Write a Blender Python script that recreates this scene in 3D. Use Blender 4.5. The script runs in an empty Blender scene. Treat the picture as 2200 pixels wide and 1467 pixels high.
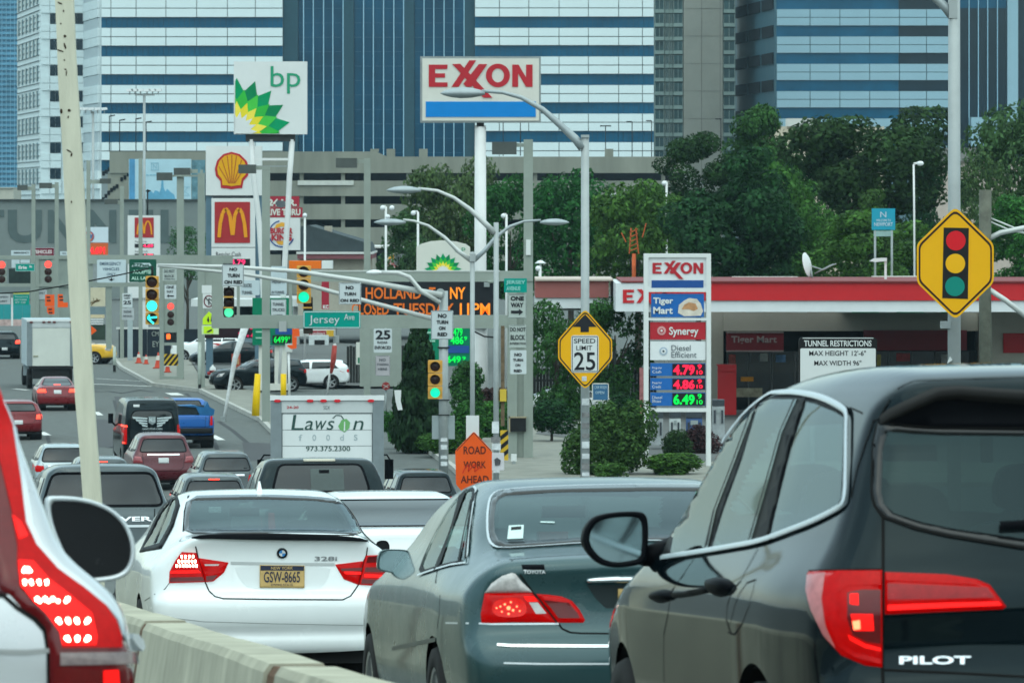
import bpy, bmesh, math, random
import numpy as np
from mathutils import Vector, Matrix, Euler
from mathutils.geometry import delaunay_2d_cdt
random.seed(7); np.random.seed(7)
SC = bpy.context.scene
COL = SC.collection
# ---------------------------------------------------------------- camera: a long lens from the head of the ramp, 9 m above the far street
F = 12000.0; CX = 1100.0; HY = 433.0; CAMZ = 9.0
cam = bpy.data.cameras.new("camera"); camo = bpy.data.objects.new("camera", cam); COL.objects.link(camo)
cam.sensor_width = 36.0; cam.lens = 36.0 * F / 2200.0
camo.location = (0, 0, CAMZ); camo.rotation_euler = (math.pi / 2, 0, 0)
cam.shift_y = -300.5 / 2200.0
cam.clip_start = 0.5; cam.clip_end = 6000
cam.dof.use_dof = True; cam.dof.focus_distance = 60.0; cam.dof.aperture_fstop = 16.0
SC.camera = camo
# ---------------------------------------------------------------- sky and soft daylight
world = bpy.data.worlds.new("World"); SC.world = world; world.use_nodes = True
wn = world.node_tree.nodes; wl = world.node_tree.links
sky = wn.new("ShaderNodeTexSky"); sky.sky_type = 'NISHITA'; sky.sun_disc = False
sky.sun_elevation = math.radians(58); sky.sun_rotation = math.radians(200)
sky.air_density = 1.0; sky.dust_density = 1.0; sky.ozone_density = 1.0
# broken overcast over that sky: cloud brightness falls from the zenith to the horizon as (1 + 2 sin h) / 3
gen = wn.new('ShaderNodeTexCoord'); sep = wn.new('ShaderNodeSeparateXYZ'); wl.new(gen.outputs['Generated'], sep.inputs[0])
cz = wn.new('ShaderNodeMapRange'); cz.inputs[1].default_value = 0; cz.inputs[2].default_value = 1; cz.inputs[3].default_value = 1.8; cz.inputs[4].default_value = 6.0; wl.new(sep.outputs['Z'], cz.inputs[0])
nzw = wn.new('ShaderNodeTexNoise'); nzw.inputs['Scale'].default_value = 2.6; nzw.inputs['Detail'].default_value = 5; wl.new(gen.outputs['Generated'], nzw.inputs[0])
nr = wn.new('ShaderNodeMapRange'); nr.inputs[1].default_value = .35; nr.inputs[2].default_value = .65; nr.inputs[3].default_value = .72; nr.inputs[4].default_value = 1.2; wl.new(nzw.outputs[0], nr.inputs[0])
mu = wn.new('ShaderNodeMath'); mu.operation = 'MULTIPLY'; wl.new(cz.outputs[0], mu.inputs[0]); wl.new(nr.outputs[0], mu.inputs[1])
cc = wn.new('ShaderNodeVectorMath'); cc.operation = 'SCALE'; cc.inputs[0].default_value = (.80, 1.0, 1.07); wl.new(mu.outputs[0], cc.inputs['Scale'])
mxw = wn.new('ShaderNodeMix'); mxw.data_type = 'RGBA'; mxw.inputs['Factor'].default_value = .7; wl.new(sky.outputs[0], mxw.inputs['A']); wl.new(cc.outputs[0], mxw.inputs['B'])
bg = wn["Background"]; wl.new(mxw.outputs['Result'], bg.inputs[0]); bg.inputs[1].default_value = 0.15
sun = bpy.data.lights.new("sun", 'SUN'); suno = bpy.data.objects.new("sun", sun); COL.objects.link(suno)
sun.energy = 0.6; sun.angle = math.radians(110); sun.color = (1.0, 0.97, 0.9)
# light comes from behind and above the camera, a little to the right
suno.rotation_euler = Euler((math.radians(32), 0, math.radians(20)))
SC.view_settings.view_transform = 'Standard'; SC.view_settings.look = 'None'
SC.view_settings.exposure = 1.2; SC.view_settings.gamma = 1.0; SC.view_settings.use_curve_mapping = False
SC.view_settings.use_white_balance = True; SC.view_settings.white_balance_temperature = 6700; SC.view_settings.white_balance_tint = -1
SC.render.engine = 'CYCLES'
SC.cycles.use_denoising = True
SC.cycles.max_bounces = 6; SC.cycles.diffuse_bounces = 2; SC.cycles.glossy_bounces = 3
SC.cycles.transmission_bounces = 4; SC.cycles.transparent_max_bounces = 12; SC.cycles.volume_bounces = 1
# ================================================================ materials
_M = {}
def hexl(h):
    h = h.lstrip('#'); r = [int(h[i:i+2], 16) / 255 for i in (0, 2, 4)]
    return tuple(c / 12.92 if c <= .04045 else ((c + .055) / 1.055) ** 2.4 for c in r)
def M(name, rgb, rough=.6, metal=0., var=.12, scale=2., bump=0., coat=0., spec=.22, emit=0., ecol=None, alpha=1., streak=False, tex_z=1.):
    if name in _M: return _M[name]
    if isinstance(rgb, str): rgb = hexl(rgb)
    m = bpy.data.materials.new(name); m.use_nodes = True; _M[name] = m
    nt = m.node_tree; n = nt.nodes; l = nt.links; b = n['Principled BSDF']
    b.inputs['Base Color'].default_value = (*rgb, 1); b.inputs['Roughness'].default_value = rough
    b.inputs['Metallic'].default_value = metal; b.inputs['Specular IOR Level'].default_value = spec
    if coat: b.inputs['Coat Weight'].default_value = coat; b.inputs['Coat Roughness'].default_value = .03
    if emit:
        b.inputs['Emission Color'].default_value = (*(ecol or rgb), 1); b.inputs['Emission Strength'].default_value = emit
    if var or bump:
        tc = n.new('ShaderNodeTexCoord'); mp = n.new('ShaderNodeMapping'); l.new(tc.outputs['Object'], mp.inputs[0])
        mp.inputs['Scale'].default_value = (scale, scale, scale * (tex_z if not streak else .15))
        nz = n.new('ShaderNodeTexNoise'); nz.inputs['Detail'].default_value = 6; nz.inputs['Scale'].default_value = 1.0
        nz.inputs['Roughness'].default_value = .65
        l.new(mp.outputs[0], nz.inputs['Vector'])
        if var:
            rp = n.new('ShaderNodeMapRange'); rp.inputs[1].default_value = .3; rp.inputs[2].default_value = .7
            rp.inputs[3].default_value = 1 - var; rp.inputs[4].default_value = 1 + var
            l.new(nz.outputs[0], rp.inputs[0])
            mx = n.new('ShaderNodeVectorMath'); mx.operation = 'SCALE'; mx.inputs[0].default_value = rgb
            l.new(rp.outputs[0], mx.inputs['Scale']); l.new(mx.outputs[0], b.inputs['Base Color'])
            rr = n.new('ShaderNodeMapRange'); rr.inputs[1].default_value = .3; rr.inputs[2].default_value = .7
            rr.inputs[3].default_value = max(0, rough - .05 - var * .2); rr.inputs[4].default_value = min(1, rough + .05 + var * .2)
            if rough > .15:
                l.new(nz.outputs[0], rr.inputs[0]); l.new(rr.outputs[0], b.inputs['Roughness'])
        if bump:
            bp = n.new('ShaderNodeBump'); bp.inputs['Strength'].default_value = bump; bp.inputs['Distance'].default_value = .02
            l.new(nz.outputs[0], bp.inputs['Height']); l.new(bp.outputs[0], b.inputs['Normal'])
    return m
def EM(name, rgb, strength):           # a lamp lens or lit diode that gives off light
    return M(name, rgb, rough=.3, var=0, spec=.2, emit=strength * (.55 if strength < 6 else .8), ecol=hexl(rgb) if isinstance(rgb, str) else rgb)
def GLASS(name, tint=(.25, .33, .33), see=.5, spec=.8, coat=.6):
    if name in _M: return _M[name]
    m = bpy.data.materials.new(name); m.use_nodes = True; _M[name] = m
    nt = m.node_tree; n = nt.nodes; l = nt.links; b = n['Principled BSDF']
    b.inputs['Base Color'].default_value = (.012, .016, .018, 1); b.inputs['Roughness'].default_value = .03
    b.inputs['Specular IOR Level'].default_value = spec; b.inputs['Specular Tint'].default_value = (.55, .92, 1., 1); b.inputs['Coat Tint'].default_value = (.8, .96, 1., 1)
    b.inputs['Coat Weight'].default_value = coat; b.inputs['Coat Roughness'].default_value = .02
    t = n.new('ShaderNodeBsdfTransparent'); t.inputs[0].default_value = (*tint, 1)
    mx = n.new('ShaderNodeMixShader'); mx.inputs[0].default_value = see
    l.new(b.outputs[0], mx.inputs[1]); l.new(t.outputs[0], mx.inputs[2])
    l.new(mx.outputs[0], n['Material Output'].inputs['Surface'])
    return m
# ================================================================ geometry collector
class MB:
    def __init__(s): s.v = []; s.f = []; s.n = 0
    def add(s, vs, fs):
        k = len(s.v); s.v += [tuple(v) for v in vs]; s.f += [tuple(i + k for i in f) for f in fs]; return s
    def box(s, x0, x1, y0, y1, z0, z1):
        return s.add([(x0,y0,z0),(x1,y0,z0),(x1,y1,z0),(x0,y1,z0),(x0,y0,z1),(x1,y0,z1),(x1,y1,z1),(x0,y1,z1)],
              [(0,3,2,1),(4,5,6,7),(0,1,5,4),(1,2,6,5),(2,3,7,6),(3,0,4,7)])
    def prism(s, pts, y0, y1):             # outline in x,z given extruded along y
        a = sum(pts[i][0] * pts[(i+1) % len(pts)][1] - pts[(i+1) % len(pts)][0] * pts[i][1] for i in range(len(pts)))
        if a < 0: pts = pts[::-1]
        n = len(pts); vs = [(x, y0, z) for x, z in pts] + [(x, y1, z) for x, z in pts]
        fs = [tuple(range(n)), tuple(range(2*n-1, n-1, -1))] + [((i+1) % n, i, i + n, (i+1) % n + n) for i in range(n)]
        return s.add(vs, fs)
    def vprism(s, pts, z0, z1):            # outline in x,y extruded up
        a = sum(pts[i][0] * pts[(i+1) % len(pts)][1] - pts[(i+1) % len(pts)][0] * pts[i][1] for i in range(len(pts)))
        if a < 0: pts = pts[::-1]
        n = len(pts); vs = [(x, y, z0) for x, y in pts] + [(x, y, z1) for x, y in pts]
        fs = [tuple(range(n-1, -1, -1)), tuple(range(n, 2*n))] + [(i, (i+1) % n, (i+1) % n + n, i + n) for i in range(n)]
        return s.add(vs, fs)
    def tube(s, pts, r, n=10, cap=True):
        pts = [Vector(p) for p in pts]; rs = r if isinstance(r, (list, tuple)) else [r] * len(pts)
        k = len(s.v); up = Vector((0, 1, 0.01))
        for i, p in enumerate(pts):
            t = (pts[min(i+1, len(pts)-1)] - pts[max(i-1, 0)]).normalized()
            a = t.cross(up)
            if a.length < .05: a = t.cross(Vector((1, 0, 0)))
            a.normalize(); b = a.cross(t).normalized()
            for j in range(n):
                q = 2 * math.pi * j / n
                s.v.append(tuple(p + (a * math.cos(q) + b * math.sin(q)) * rs[i]))
        for i in range(len(pts) - 1):
            for j in range(n):
                s.f.append((k + i*n + j, k + (i+1)*n + j, k + (i+1)*n + (j+1) % n, k + i*n + (j+1) % n))
        if cap:
            s.f.append(tuple(k + j for j in range(n))); s.f.append(tuple(k + (len(pts)-1)*n + j for j in range(n-1, -1, -1)))
        return s
    def lathe(s, prof, c=(0, 0, 0), axis='z', n=20):       # prof: list of (radius, height)
        k = len(s.v)
        for r, h in prof:
            for j in range(n):
                q = 2 * math.pi * j / n; a, b = r * math.cos(q), r * math.sin(q)
                p = {'z': (a, b, h), 'y': (a, h, b), 'x': (h, a, b)}[axis]
                s.v.append((p[0] + c[0], p[1] + c[1], p[2] + c[2]))
        for i in range(len(prof) - 1):
            for j in range(n):
                q = (k + i*n + j, k + i*n + (j+1) % n, k + (i+1)*n + (j+1) % n, k + (i+1)*n + j)
                s.f.append(q if axis != 'y' else q[::-1])
        return s
    def mesh(s, name, smooth=False):
        me = bpy.data.meshes.new(name); me.from_pydata(s.v, [], s.f); me.update()
        if smooth: me.polygons.foreach_set('use_smooth', [True] * len(me.polygons))
        return me
def link(name, me, mat, parent=None, loc=None):
    o = bpy.data.objects.new(name, me); COL.objects.link(o)
    if mat is not None:
        me.materials.clear(); me.materials.append(mat)
    if parent is not None: o.parent = parent
    if loc is not None: o.location = loc
    return o
def tag(o, label=None, cat=None, group=None, kind=None):
    if label: o['label'] = label
    if cat: o['category'] = cat
    if group: o['group'] = group
    if kind: o['kind'] = kind
    return o
def empty(name, loc, label, cat, group=None, rz=0.):
    o = bpy.data.objects.new(name, None); COL.objects.link(o); o.location = loc; o.rotation_euler = (0, 0, rz)
    o.empty_display_size = .3
    return tag(o, label, cat, group)
# ================================================================ the lie of the land: a ramp runs down, then the street is level
def gz(d):
    r = 7.63 - .05267 * d
    if d < 135: return r
    if d > 157: return 0.0
    t = (d - 135) / 22.0; r0 = 7.63 - .05267 * 135
    return r0 * (1 - t) ** 2 * (1 + t * .35)
def gy(s): return HY + (CAMZ - gz(F / s)) * s
def P(px, py, s): return Vector(((px - CX) / s, F / s, CAMZ - (py - HY) / s))
HX, HN = (-1630.0 / F), 1.0                      # heading of the road
_h = math.hypot(HX, HN); UX, UY = HX / _h, HN / _h
# ================================================================ text as thin raised print
_T = {}
def glyphs(txt, bold=0.):
    k = (txt, bold)
    if k in _T: return _T[k]
    c = bpy.data.curves.new('txt', 'FONT'); c.body = txt; c.offset = bold; c.resolution_u = 3; c.align_x = 'CENTER'; c.space_line = 1.0
    o = bpy.data.objects.new('txt', c); me = o.to_mesh()
    v = [tuple(q.co[:2]) for q in me.vertices]; f = [tuple(p.vertices) for p in me.polygons]
    o.to_mesh_clear(); bpy.data.objects.remove(o); bpy.data.curves.remove(c)
    xs = [a for a, b in v]; zs = [b for a, b in v]
    x0, x1, z0, z1 = min(xs), max(xs), min(zs), max(zs)
    _T[k] = ([((a - x0) / (x1 - x0), (b - z0) / (z1 - z0)) for a, b in v], f)
    return _T[k]
class Thing:
    """one thing standing (or hanging) in the street; its parts are drawn at true size, in units of 1/s metre"""
    def __init__(t, name, label, cat, px, s, group=None, py=None, base=None):
        t.s = s; t.d = F / s
        z = gz(t.d) if py is None and base is None else (base if base is not None else CAMZ - (py - HY) / s)
        t.o = empty(name, ((px - CX) / s, t.d, z), label, cat, group)
        t.px = px; t.z = z
    def X(t, px): return (px - t.px) / t.s
    def Z(t, py): return CAMZ - (py - HY) / t.s - t.z
    def put(t, name, mb, mat, parent=None, smooth=False, label=None):
        o = link(name, mb.mesh(name, smooth), mat, parent or t.o)
        if label: o['label'] = label
        return o
    def box(t, name, x0, y0, x1, y1, mat, f=.02, b=.02, parent=None, bev=0, label=None):
        """front face f metres nearer the camera than the thing's plane, back b metres beyond"""
        mb = MB()
        if bev:
            r = bev; pts = []
            for cx, cy, a0 in ((x1-r, y0+r, -90), (x1-r, y1-r, 0), (x0+r, y1-r, 90), (x0+r, y0+r, 180)):
                for k in range(4):
                    a = math.radians(a0 + k * 30); pts.append((t.X(cx + r*math.cos(a)), t.Z(cy + r*math.sin(a))))
            mb.prism(pts, -f, b)
        else: mb.box(t.X(x0), t.X(x1), -f, b, t.Z(y1), t.Z(y0))
        return t.put(name, mb, mat, parent, label=label)
    def boxes(t, name, L, mat, f=.02, b=.02, parent=None):
        mb = MB()
        for x0, y0, x1, y1 in L: mb.box(t.X(x0), t.X(x1), -f, b, t.Z(y1), t.Z(y0))
        return t.put(name, mb, mat, parent)
    def poly(t, name, pts, mat, f=.02, b=.0, parent=None, label=None):
        mb = MB(); mb.prism([(t.X(x), t.Z(y)) for x, y in pts], -f, b); return t.put(name, mb, mat, parent, label=label)
    def polys(t, name, L, mat, f=.02, b=0., parent=None):
        mb = MB()
        for pts in L: mb.prism([(t.X(x), t.Z(y)) for x, y in pts], -f, b)
        return t.put(name, mb, mat, parent)
    def disc(t, name, cx, cy, r, mat, f=.02, b=0., parent=None, n=24):
        return t.poly(name, [(cx + r*math.cos(2*math.pi*k/n), cy + r*math.sin(2*math.pi*k/n)) for k in range(n)], mat, f, b, parent)
    def text(t, txt, x0, y0, x1, y1, mat, f=.03, bold=0., parent=None, name='lettering', skew=0.):
        v, fc = glyphs(txt, bold)
        mb = MB(); mb.add([(t.X(x0 + (x1-x0)*a + skew*b), -f, t.Z(y1 + (y0-y1)*b)) for a, b in v], fc)
        return t.put(name, mb, mat, parent)
    def texts(t, L, mat, f=.03, bold=0., parent=None, name='lettering'):
        for txt, x0, y0, x1, y1 in L:
            v, fc = glyphs(txt, bold); mb = MB()
            mb.add([(t.X(x0 + (x1-x0)*a), -f, t.Z(y1 + (y0-y1)*b)) for a, b in v], fc)
            o = t.put(name, mb, mat, parent)
        return o
    def tube(t, name, pts, r, mat, parent=None, n=10):
        """pts: (px, py, metres beyond the plane)"""
        mb = MB(); mb.tube([(t.X(p[0]), p[2] if len(p) > 2 else 0., t.Z(p[1])) for p in pts], r, n)
        return t.put(name, mb, mat, parent, smooth=True)
    def ground(t): return t.Z(0) * 0 - t.z + gz(t.d)
    def pole(t, name, px, y0, r, mat, r2=None, parent=None, base=None, dy=0.):
        """an upright from height y0 (pixel row) down to the ground"""
        zb = (gz(t.d) - t.z - .05) if base is None else t.Z(base)
        mb = MB(); mb.tube([(t.X(px), dy, zb), (t.X(px), dy, t.Z(y0))], [r, r2 or r], 12)
        return t.put(name, mb, mat, parent, smooth=True)
def line(p, q, w):       # thin quad between two pixels as outline
    dx, dy = q[0]-p[0], q[1]-p[1]; L = math.hypot(dx, dy) or 1; nx, ny = -dy/L*w/2, dx/L*w/2
    return [(p[0]+nx, p[1]+ny), (q[0]+nx, q[1]+ny), (q[0]-nx, q[1]-ny), (p[0]-nx, p[1]-ny)]
DARK = M('dark_plastic', (.012, .013, .014), rough=.7, var=.1)
GLO = M('opaque_car_glass', (.006, .011, .014), rough=.05, var=.0, coat=.35, spec=.4)
def Z(pts, ox, oy, k): return [(ox + x*k, oy + y*k) for x, y in pts]
# ================================================================ ground, ramp and kerbs
ASPH = M('asphalt', (.105, .115, .11), rough=.9, var=.3, scale=2.2, bump=.6)
CONC = M('pavement_concrete', (.225, .225, .195), rough=.9, var=.2, scale=1.2, bump=.3)
KERB = M('kerb_concrete', (.38, .38, .35), rough=.9, var=.2, scale=2)
PAINTW = M('road_paint', (.62, .63, .6), rough=.7, var=.25, scale=6)
GRASSG = M('lawn', (.05, .085, .03), rough=1, var=.4, scale=3)
# ground: one sheet that follows the ramp down and runs out to the horizon
mb = MB(); ds = [-900, -420, -100, -30, 0, 40, 80, 120] + list(range(133, 160, 2)) + [200, 300, 450, 700, 1200, 3500]
xs = [-1500, -300, -60, -20, 0, 20, 60, 300, 1500]
for d in ds:
    for x in xs: mb.v.append((x, d, gz(d) if d >= -100 else (48.0 if d == -420 else 52.0)))
nx = len(xs)
for i in range(len(ds)-1):
    for j in range(nx-1): mb.f.append((i*nx+j, i*nx+j+1, (i+1)*nx+j+1, (i+1)*nx+j))
tag(link('road', mb.mesh('road'), ASPH), kind='structure')
# unseen wooded ridge behind the camera, added to darken low reflections in the cars
mb = MB(); rr = random.Random(4)
for i in range(41):
    x = -900 + 45*i; h = 30 + 9*math.sin(i*.9) + rr.uniform(-4, 4)
    mb.v += [(x, -230, 15), (x, -215 - rr.uniform(0, 12), 15 + h*.6), (x, -260, 15 + h), (x, -420, 47)]
for i in range(40):
    for j in range(3): mb.f.append((4*i+j, 4*i+4+j, 4*i+5+j, 4*i+1+j))
tag(link('unseen_wooded_hill', mb.mesh('unseen_wooded_hill'), M('ridge_woods', (.022, .04, .018), rough=1, var=.5, scale=.15, bump=1.)), kind='structure')
def flat(name, pts, mat, z, kind='structure', thick=None):
    """pts: (picture x, scale s) on the level street"""
    mb = MB(); q = [((px-CX)/s, F/s) for px, s in pts]
    if thick: mb.vprism(q, z-thick, z)
    else: mb.add([(x, y, z) for x, y in q], [tuple(range(len(q)))])
    me = mb.mesh(name); o = link(name, me, mat)
    if not thick and me.polygons[0].normal.z < 0: me.flip_normals()
    return tag(o, kind=kind)
def S(py): return (py - HY) / CAMZ          # scale at which the level street shows at picture row py
flat('pavement', [(845,S(935)),(905,S(960)),(975,S(1010)),(1010,S(1045)),(2600,S(1045)),(2600,S(925)),(1440,S(925)),(1100,S(915)),(870,S(905))], CONC, .14, thick=.2)
flat('pavement', [(245,S(775)),(260,S(792)),(330,S(830)),(430,S(842)),(560,S(905)),(590,S(935)),(700,S(935)),(700,S(870)),(560,S(850)),(430,S(815)),(400,S(765))], CONC, .14, thick=.2)
flat('forecourt', [(1180,S(918)),(1180,S(890)),(3400,S(880)),(3600,S(1000)),(1450,S(1000)),(1300,S(960)),(1150,S(940))], M('forecourt_asphalt', (.11,.115,.112), rough=.9, var=.2, scale=.8), .155)
flat('forecourt', [(400,S(765)),(430,S(812)),(700,S(835)),(1000,S(835)),(1000,S(760)),(700,S(740))], M('forecourt_asphalt', 0), .155)
for pts in ([(845,S(934)),(905,S(960)),(975,S(1010)),(1010,S(1045))], [(245,S(773)),(260,S(792)),(330,S(830)),(430,S(842)),(560,S(905)),(590,S(935))], [(1140,S(928)),(1250,S(925)),(1245,S(915)),(1150,S(912))]):
    mb = MB()
    for i in range(len(pts)-1):
        a, b = [np.array(((p[0]-CX)/p[1], F/p[1])) for p in pts[i:i+2]]; t = (b-a)/np.linalg.norm(b-a); n_ = np.array((-t[1], t[0]))*.09
        mb.vprism([tuple(a+n_), tuple(b+n_), tuple(b-n_), tuple(a-n_)], -.02, .165 + i*.002)
    tag(link('kerb', mb.mesh('kerb'), KERB), kind='structure')
# worn lane dashes and crossing lines on the level street
def stripe(a, b, w, nm='lane_marking'):
    A, B_ = [np.array(((p[0]-CX)/S(p[1]), F/S(p[1]))) for p in (a, b)]; t = (B_-A)/np.linalg.norm(B_-A); n_ = np.array((-t[1], t[0]))*w/2
    mb = MB(); q = [A+n_, B_+n_, B_-n_, A-n_]; mb.add([(x, y, .006) for x, y in q], [(0,1,2,3)])
    me = mb.mesh(nm)
    if me.polygons[0].normal.z < 0: me.flip_normals()
    tag(link(nm, me, PAINTW), kind='structure')
stripe((206,885), (216,892), .25); stripe((88,928), (102,935), .3); stripe((455,935), (475,945), .3)
stripe((175,824), (330,830), .35, 'crossing_line'); stripe((205,813), (420,826), .15, 'crossing_line'); stripe((368,844), (382,849), .6)
stripe((30,835),(60,838),.3,'crossing_line')
# patched tar on the street
for (x, y0, y1) in ((245,852,872),(520,950,990),(190,900,960),(150,838,842)):
    flat('road_patch', [(x,S(y0)),(x+60,S(y0+2)),(x+80,S(y1)),(x+8,S(y1))], M('tar', (.07,.072,.075), rough=.85, var=.2), .004)
TARM = M('tar_seam', (.045,.047,.05), rough=.8, var=.3, scale=3)
def crack(pts, w):
    q = [np.array(((a-CX)/S(b), F/S(b))) for a, b in pts]; mb = MB()
    for i in range(len(q)-1):
        t = (q[i+1]-q[i])/np.linalg.norm(q[i+1]-q[i]); n_ = np.array((-t[1], t[0]))*w/2; z = .003
        mb.add([(*(q[i]+n_), z), (*(q[i+1]+n_), z), (*(q[i+1]-n_), z), (*(q[i]-n_), z)], [(0,1,2,3) if np.cross(t, n_) < 0 else (3,2,1,0)])
    tag(link('tar_seam', mb.mesh('tar_seam'), TARM), kind='structure')
crack([(480,1000),(465,960),(452,930),(440,900),(425,870),(400,845)], .16); crack([(330,842),(300,838),(262,845),(230,840)], .3); crack([(245,860),(256,900),(262,940)], .14)
crack([(560,985),(530,950),(500,925),(470,905)], .2); crack([(205,955),(240,962),(268,955)], .2); crack([(100,930),(108,960),(120,990)], .14); crack([(395,852),(330,858),(250,852)], .14)
# lane edge seams on the ramp are hidden; the ramp is one deck
# ---------------------------------------------------------------- concrete barrier beside the lane
BARR = M('barrier_concrete', (.40, .385, .30), rough=.92, var=.24, scale=1.6, bump=.35, streak=False)
nt = BARR.node_tree; nd = nt.nodes; lk = nt.links
# rain streaks down the face: stretched noise of dirt
tc = nd.new('ShaderNodeTexCoord'); mp = nd.new('ShaderNodeMapping'); mp.inputs['Scale'].default_value = (6, 6, .35)
nz = nd.new('ShaderNodeTexNoise'); nz.inputs['Scale'].default_value = 1; nz.inputs['Detail'].default_value = 4
rp = nd.new('ShaderNodeMapRange'); rp.inputs[1].default_value = .35; rp.inputs[2].default_value = .7; rp.inputs[3].default_value = 1.05; rp.inputs[4].default_value = .84
lk.new(tc.outputs['Object'], mp.inputs[0]); lk.new(mp.outputs[0], nz.inputs[0]); lk.new(nz.outputs[0], rp.inputs[0])
pb = nd['Principled BSDF']; old = pb.inputs['Base Color'].links[0].from_socket
vm = nd.new('ShaderNodeVectorMath'); vm.operation = 'SCALE'; lk.new(old, vm.inputs[0]); lk.new(rp.outputs[0], vm.inputs['Scale']); lk.new(vm.outputs[0], pb.inputs['Base Color'])
bar = empty('concrete_barrier', (0, 0, 0), 'long concrete traffic barrier with brown gaps between its sections, left of the car queue', 'barrier')
VPX, VPY = -530.0, 1065.0
def bar_pt(s, off=0., h=0.):        # point on the barrier line: offset sideways from the road's own direction
    d = F/s; x = 1.84 + off; return Vector(((VPX - CX + x*s)/s, d, gz(d) + h))
sec = [(100., 170.), (170., 245.), (245., 345.), (345., 483.), (486., 650.), (655., 1000.), (1010., 1900.)]
sec = []
d = 8.5
JO = [24.85 - 6.2*3, 24.85 - 6.2*2, 24.85-6.2, 24.85, 31.05, 37.25, 43.45, 49.65, 55.85, 62.0, 68.2]
prof_b = [(-.30, -.05), (-.30, .08), (-.19, .26), (-.11, .78), (-.09, .81), (.09, .81), (.11, .78), (.19, .26), (.30, .08), (.30, -.05)]
for i in range(len(JO)-1):
    d0, d1 = JO[i] + .17, JO[i+1] - .17
    if d0 < 5: d0 = 5.
    mb = MB(); N = 14; jit = random.uniform(-.012, .012)
    for k in range(N+1):
        dd = d0 + (d1-d0)*k/N
        for (x, h) in prof_b:
            wob = .003*math.sin(dd*1.3+x*3)
            p = bar_pt(F/dd, x+jit, h + (wob if h > .7 else 0) + (random.uniform(-.002,.001) if h > .77 else 0)); mb.v.append(tuple(p))
    m_ = len(prof_b)
    for k in range(N):
        for j in range(m_-1): mb.f.append((k*m_+j, k*m_+j+1, (k+1)*m_+j+1, (k+1)*m_+j))
    mb.f.append(tuple(range(m_-1,-1,-1))); mb.f.append(tuple(N*m_+j for j in range(m_)))
    link('barrier_section', mb.mesh('barrier_section'), BARR, bar)
    jm = MB()
    for dd in (JO[i] - .168, JO[i] + .168):
        for (x, h) in prof_b: jm.v.append(tuple(bar_pt(F/dd, x*.975, h*.985)))
    for j in range(m_-1): jm.f.append((j, j+1, m_+j+1, m_+j))
    link('joint', jm.mesh('joint'), M('rust_joint', (.13,.075,.045), rough=.95, var=.4, scale=12), bar)
# ================================================================ far towers, all standing on the level ground
BGLASS = M('blue_band_glass', (.002, .075, .15), rough=.15, var=.32, scale=.12, spec=.3)  # broad noise in the tower glass colours stands in for patchy reflections
BGLASS2 = M('blue_curtain_glass', (.002, .060, .12), rough=.15, var=.38, scale=.1, spec=.3)
DGLASS = M('dark_window_glass', (.008, .022, .035), rough=.12, var=.3, scale=.1, spec=.3)
WPANEL = M('white_cladding', (.62, .72, .74), rough=.5, var=.05, scale=.2)
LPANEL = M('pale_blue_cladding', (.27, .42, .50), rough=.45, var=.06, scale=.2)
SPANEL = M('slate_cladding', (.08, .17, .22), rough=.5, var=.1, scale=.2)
PIER = M('dark_pier', (.022, .065, .09), rough=.5, var=.1)
MULL = M('bright_mullion', (.30, .52, .66), rough=.4, var=.1)
TANC = M('tan_concrete', (.36, .37, .33), rough=.9, var=.12, scale=.2)
GARC = M('garage_concrete', (.215, .225, .19), rough=.9, var=.2, scale=.4, streak=True)
JOINT = M('joint_line', (.18, .22, .24), rough=.9, var=0)
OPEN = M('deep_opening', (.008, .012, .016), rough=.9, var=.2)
def tower(name, label, px, s, cat='office tower', group=None): return Thing(name, label, cat, px, s, group)
ST = 16.0
def edge_box(t, name, x0, x1, y0, y1, mat, f, b, parent=None): return t.box(name, x0, y0, x1, y1, mat, f=f, b=b, parent=parent)
def panels(t, xs, rows, mat, f, nm='panel'):
    """each cladding panel its own piece; alike ones share a mesh"""
    cache = {}
    for (y0, y1) in rows:
        for i in range(len(xs)-1):
            w, h = xs[i+1]-xs[i], y1-y0; k = (round(w, 2), round(h, 2))
            if k not in cache:
                mb = MB(); a = .35/1.; W, H = w/t.s, h/t.s; g = .05; mb.box(g, W-g, -f, -f+.25, -H+g*.6, -g*.6); me = mb.mesh(nm); me.materials.append(mat); cache[k] = me
            o = bpy.data.objects.new(nm, cache[k]); COL.objects.link(o); o.parent = t.o; o.location = (t.X(xs[i]), 0, t.Z(y0))
def banded(t, x0, x1, bands, xs, mat, base, glass, f=.6, nx=0):
    """bands: picture rows (y0, y1) of the window strips; cladding panels between in two courses"""
    top = -330
    t.box('core', x0, top, x1, base, M('core_wall', (.2,.24,.25), var=0), f=0, b=28)
    bl = sorted(bands)
    for (a, c) in bl:
        if a < -60: continue
        w = t.box('window_band', x0+.3, a, x1-.3, c, glass, f=.22, b=0)
        n = max(2, int((x1-x0)/11)); t.boxes('mullion', [(x0+(x1-x0)*k/n-.25, a, x0+(x1-x0)*k/n+.25, c) for k in range(1, n)], M('mullion_dark', (.02,.06,.09), var=0), f=.3, b=0, parent=w)
    rows = []
    for i in range(len(bl)-1):
        a = bl[i][1]; c = bl[i+1][0]
        if a < -60: continue
        m = (a+c)/2; rows += [(a, m-.4), (m+.4, c)]
    panels(t, xs, rows, mat, f)
    t.boxes('upper_cladding', [(x0, top, x1, -75)], mat, f=f, b=0)
# the central complex: striped wings either side of a dark curtain wall
per = 61.3
bA = [(38+per*k, 60.5+per*k) for k in range(-3, 6)]
t = tower('office_tower', 'white office tower with blue window strips behind the green and yellow petal sign', 410, ST)
banded(t, 218, 608, bA, [218,239,293,357,423,489,549,608], WPANEL, 600, BGLASS)
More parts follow.
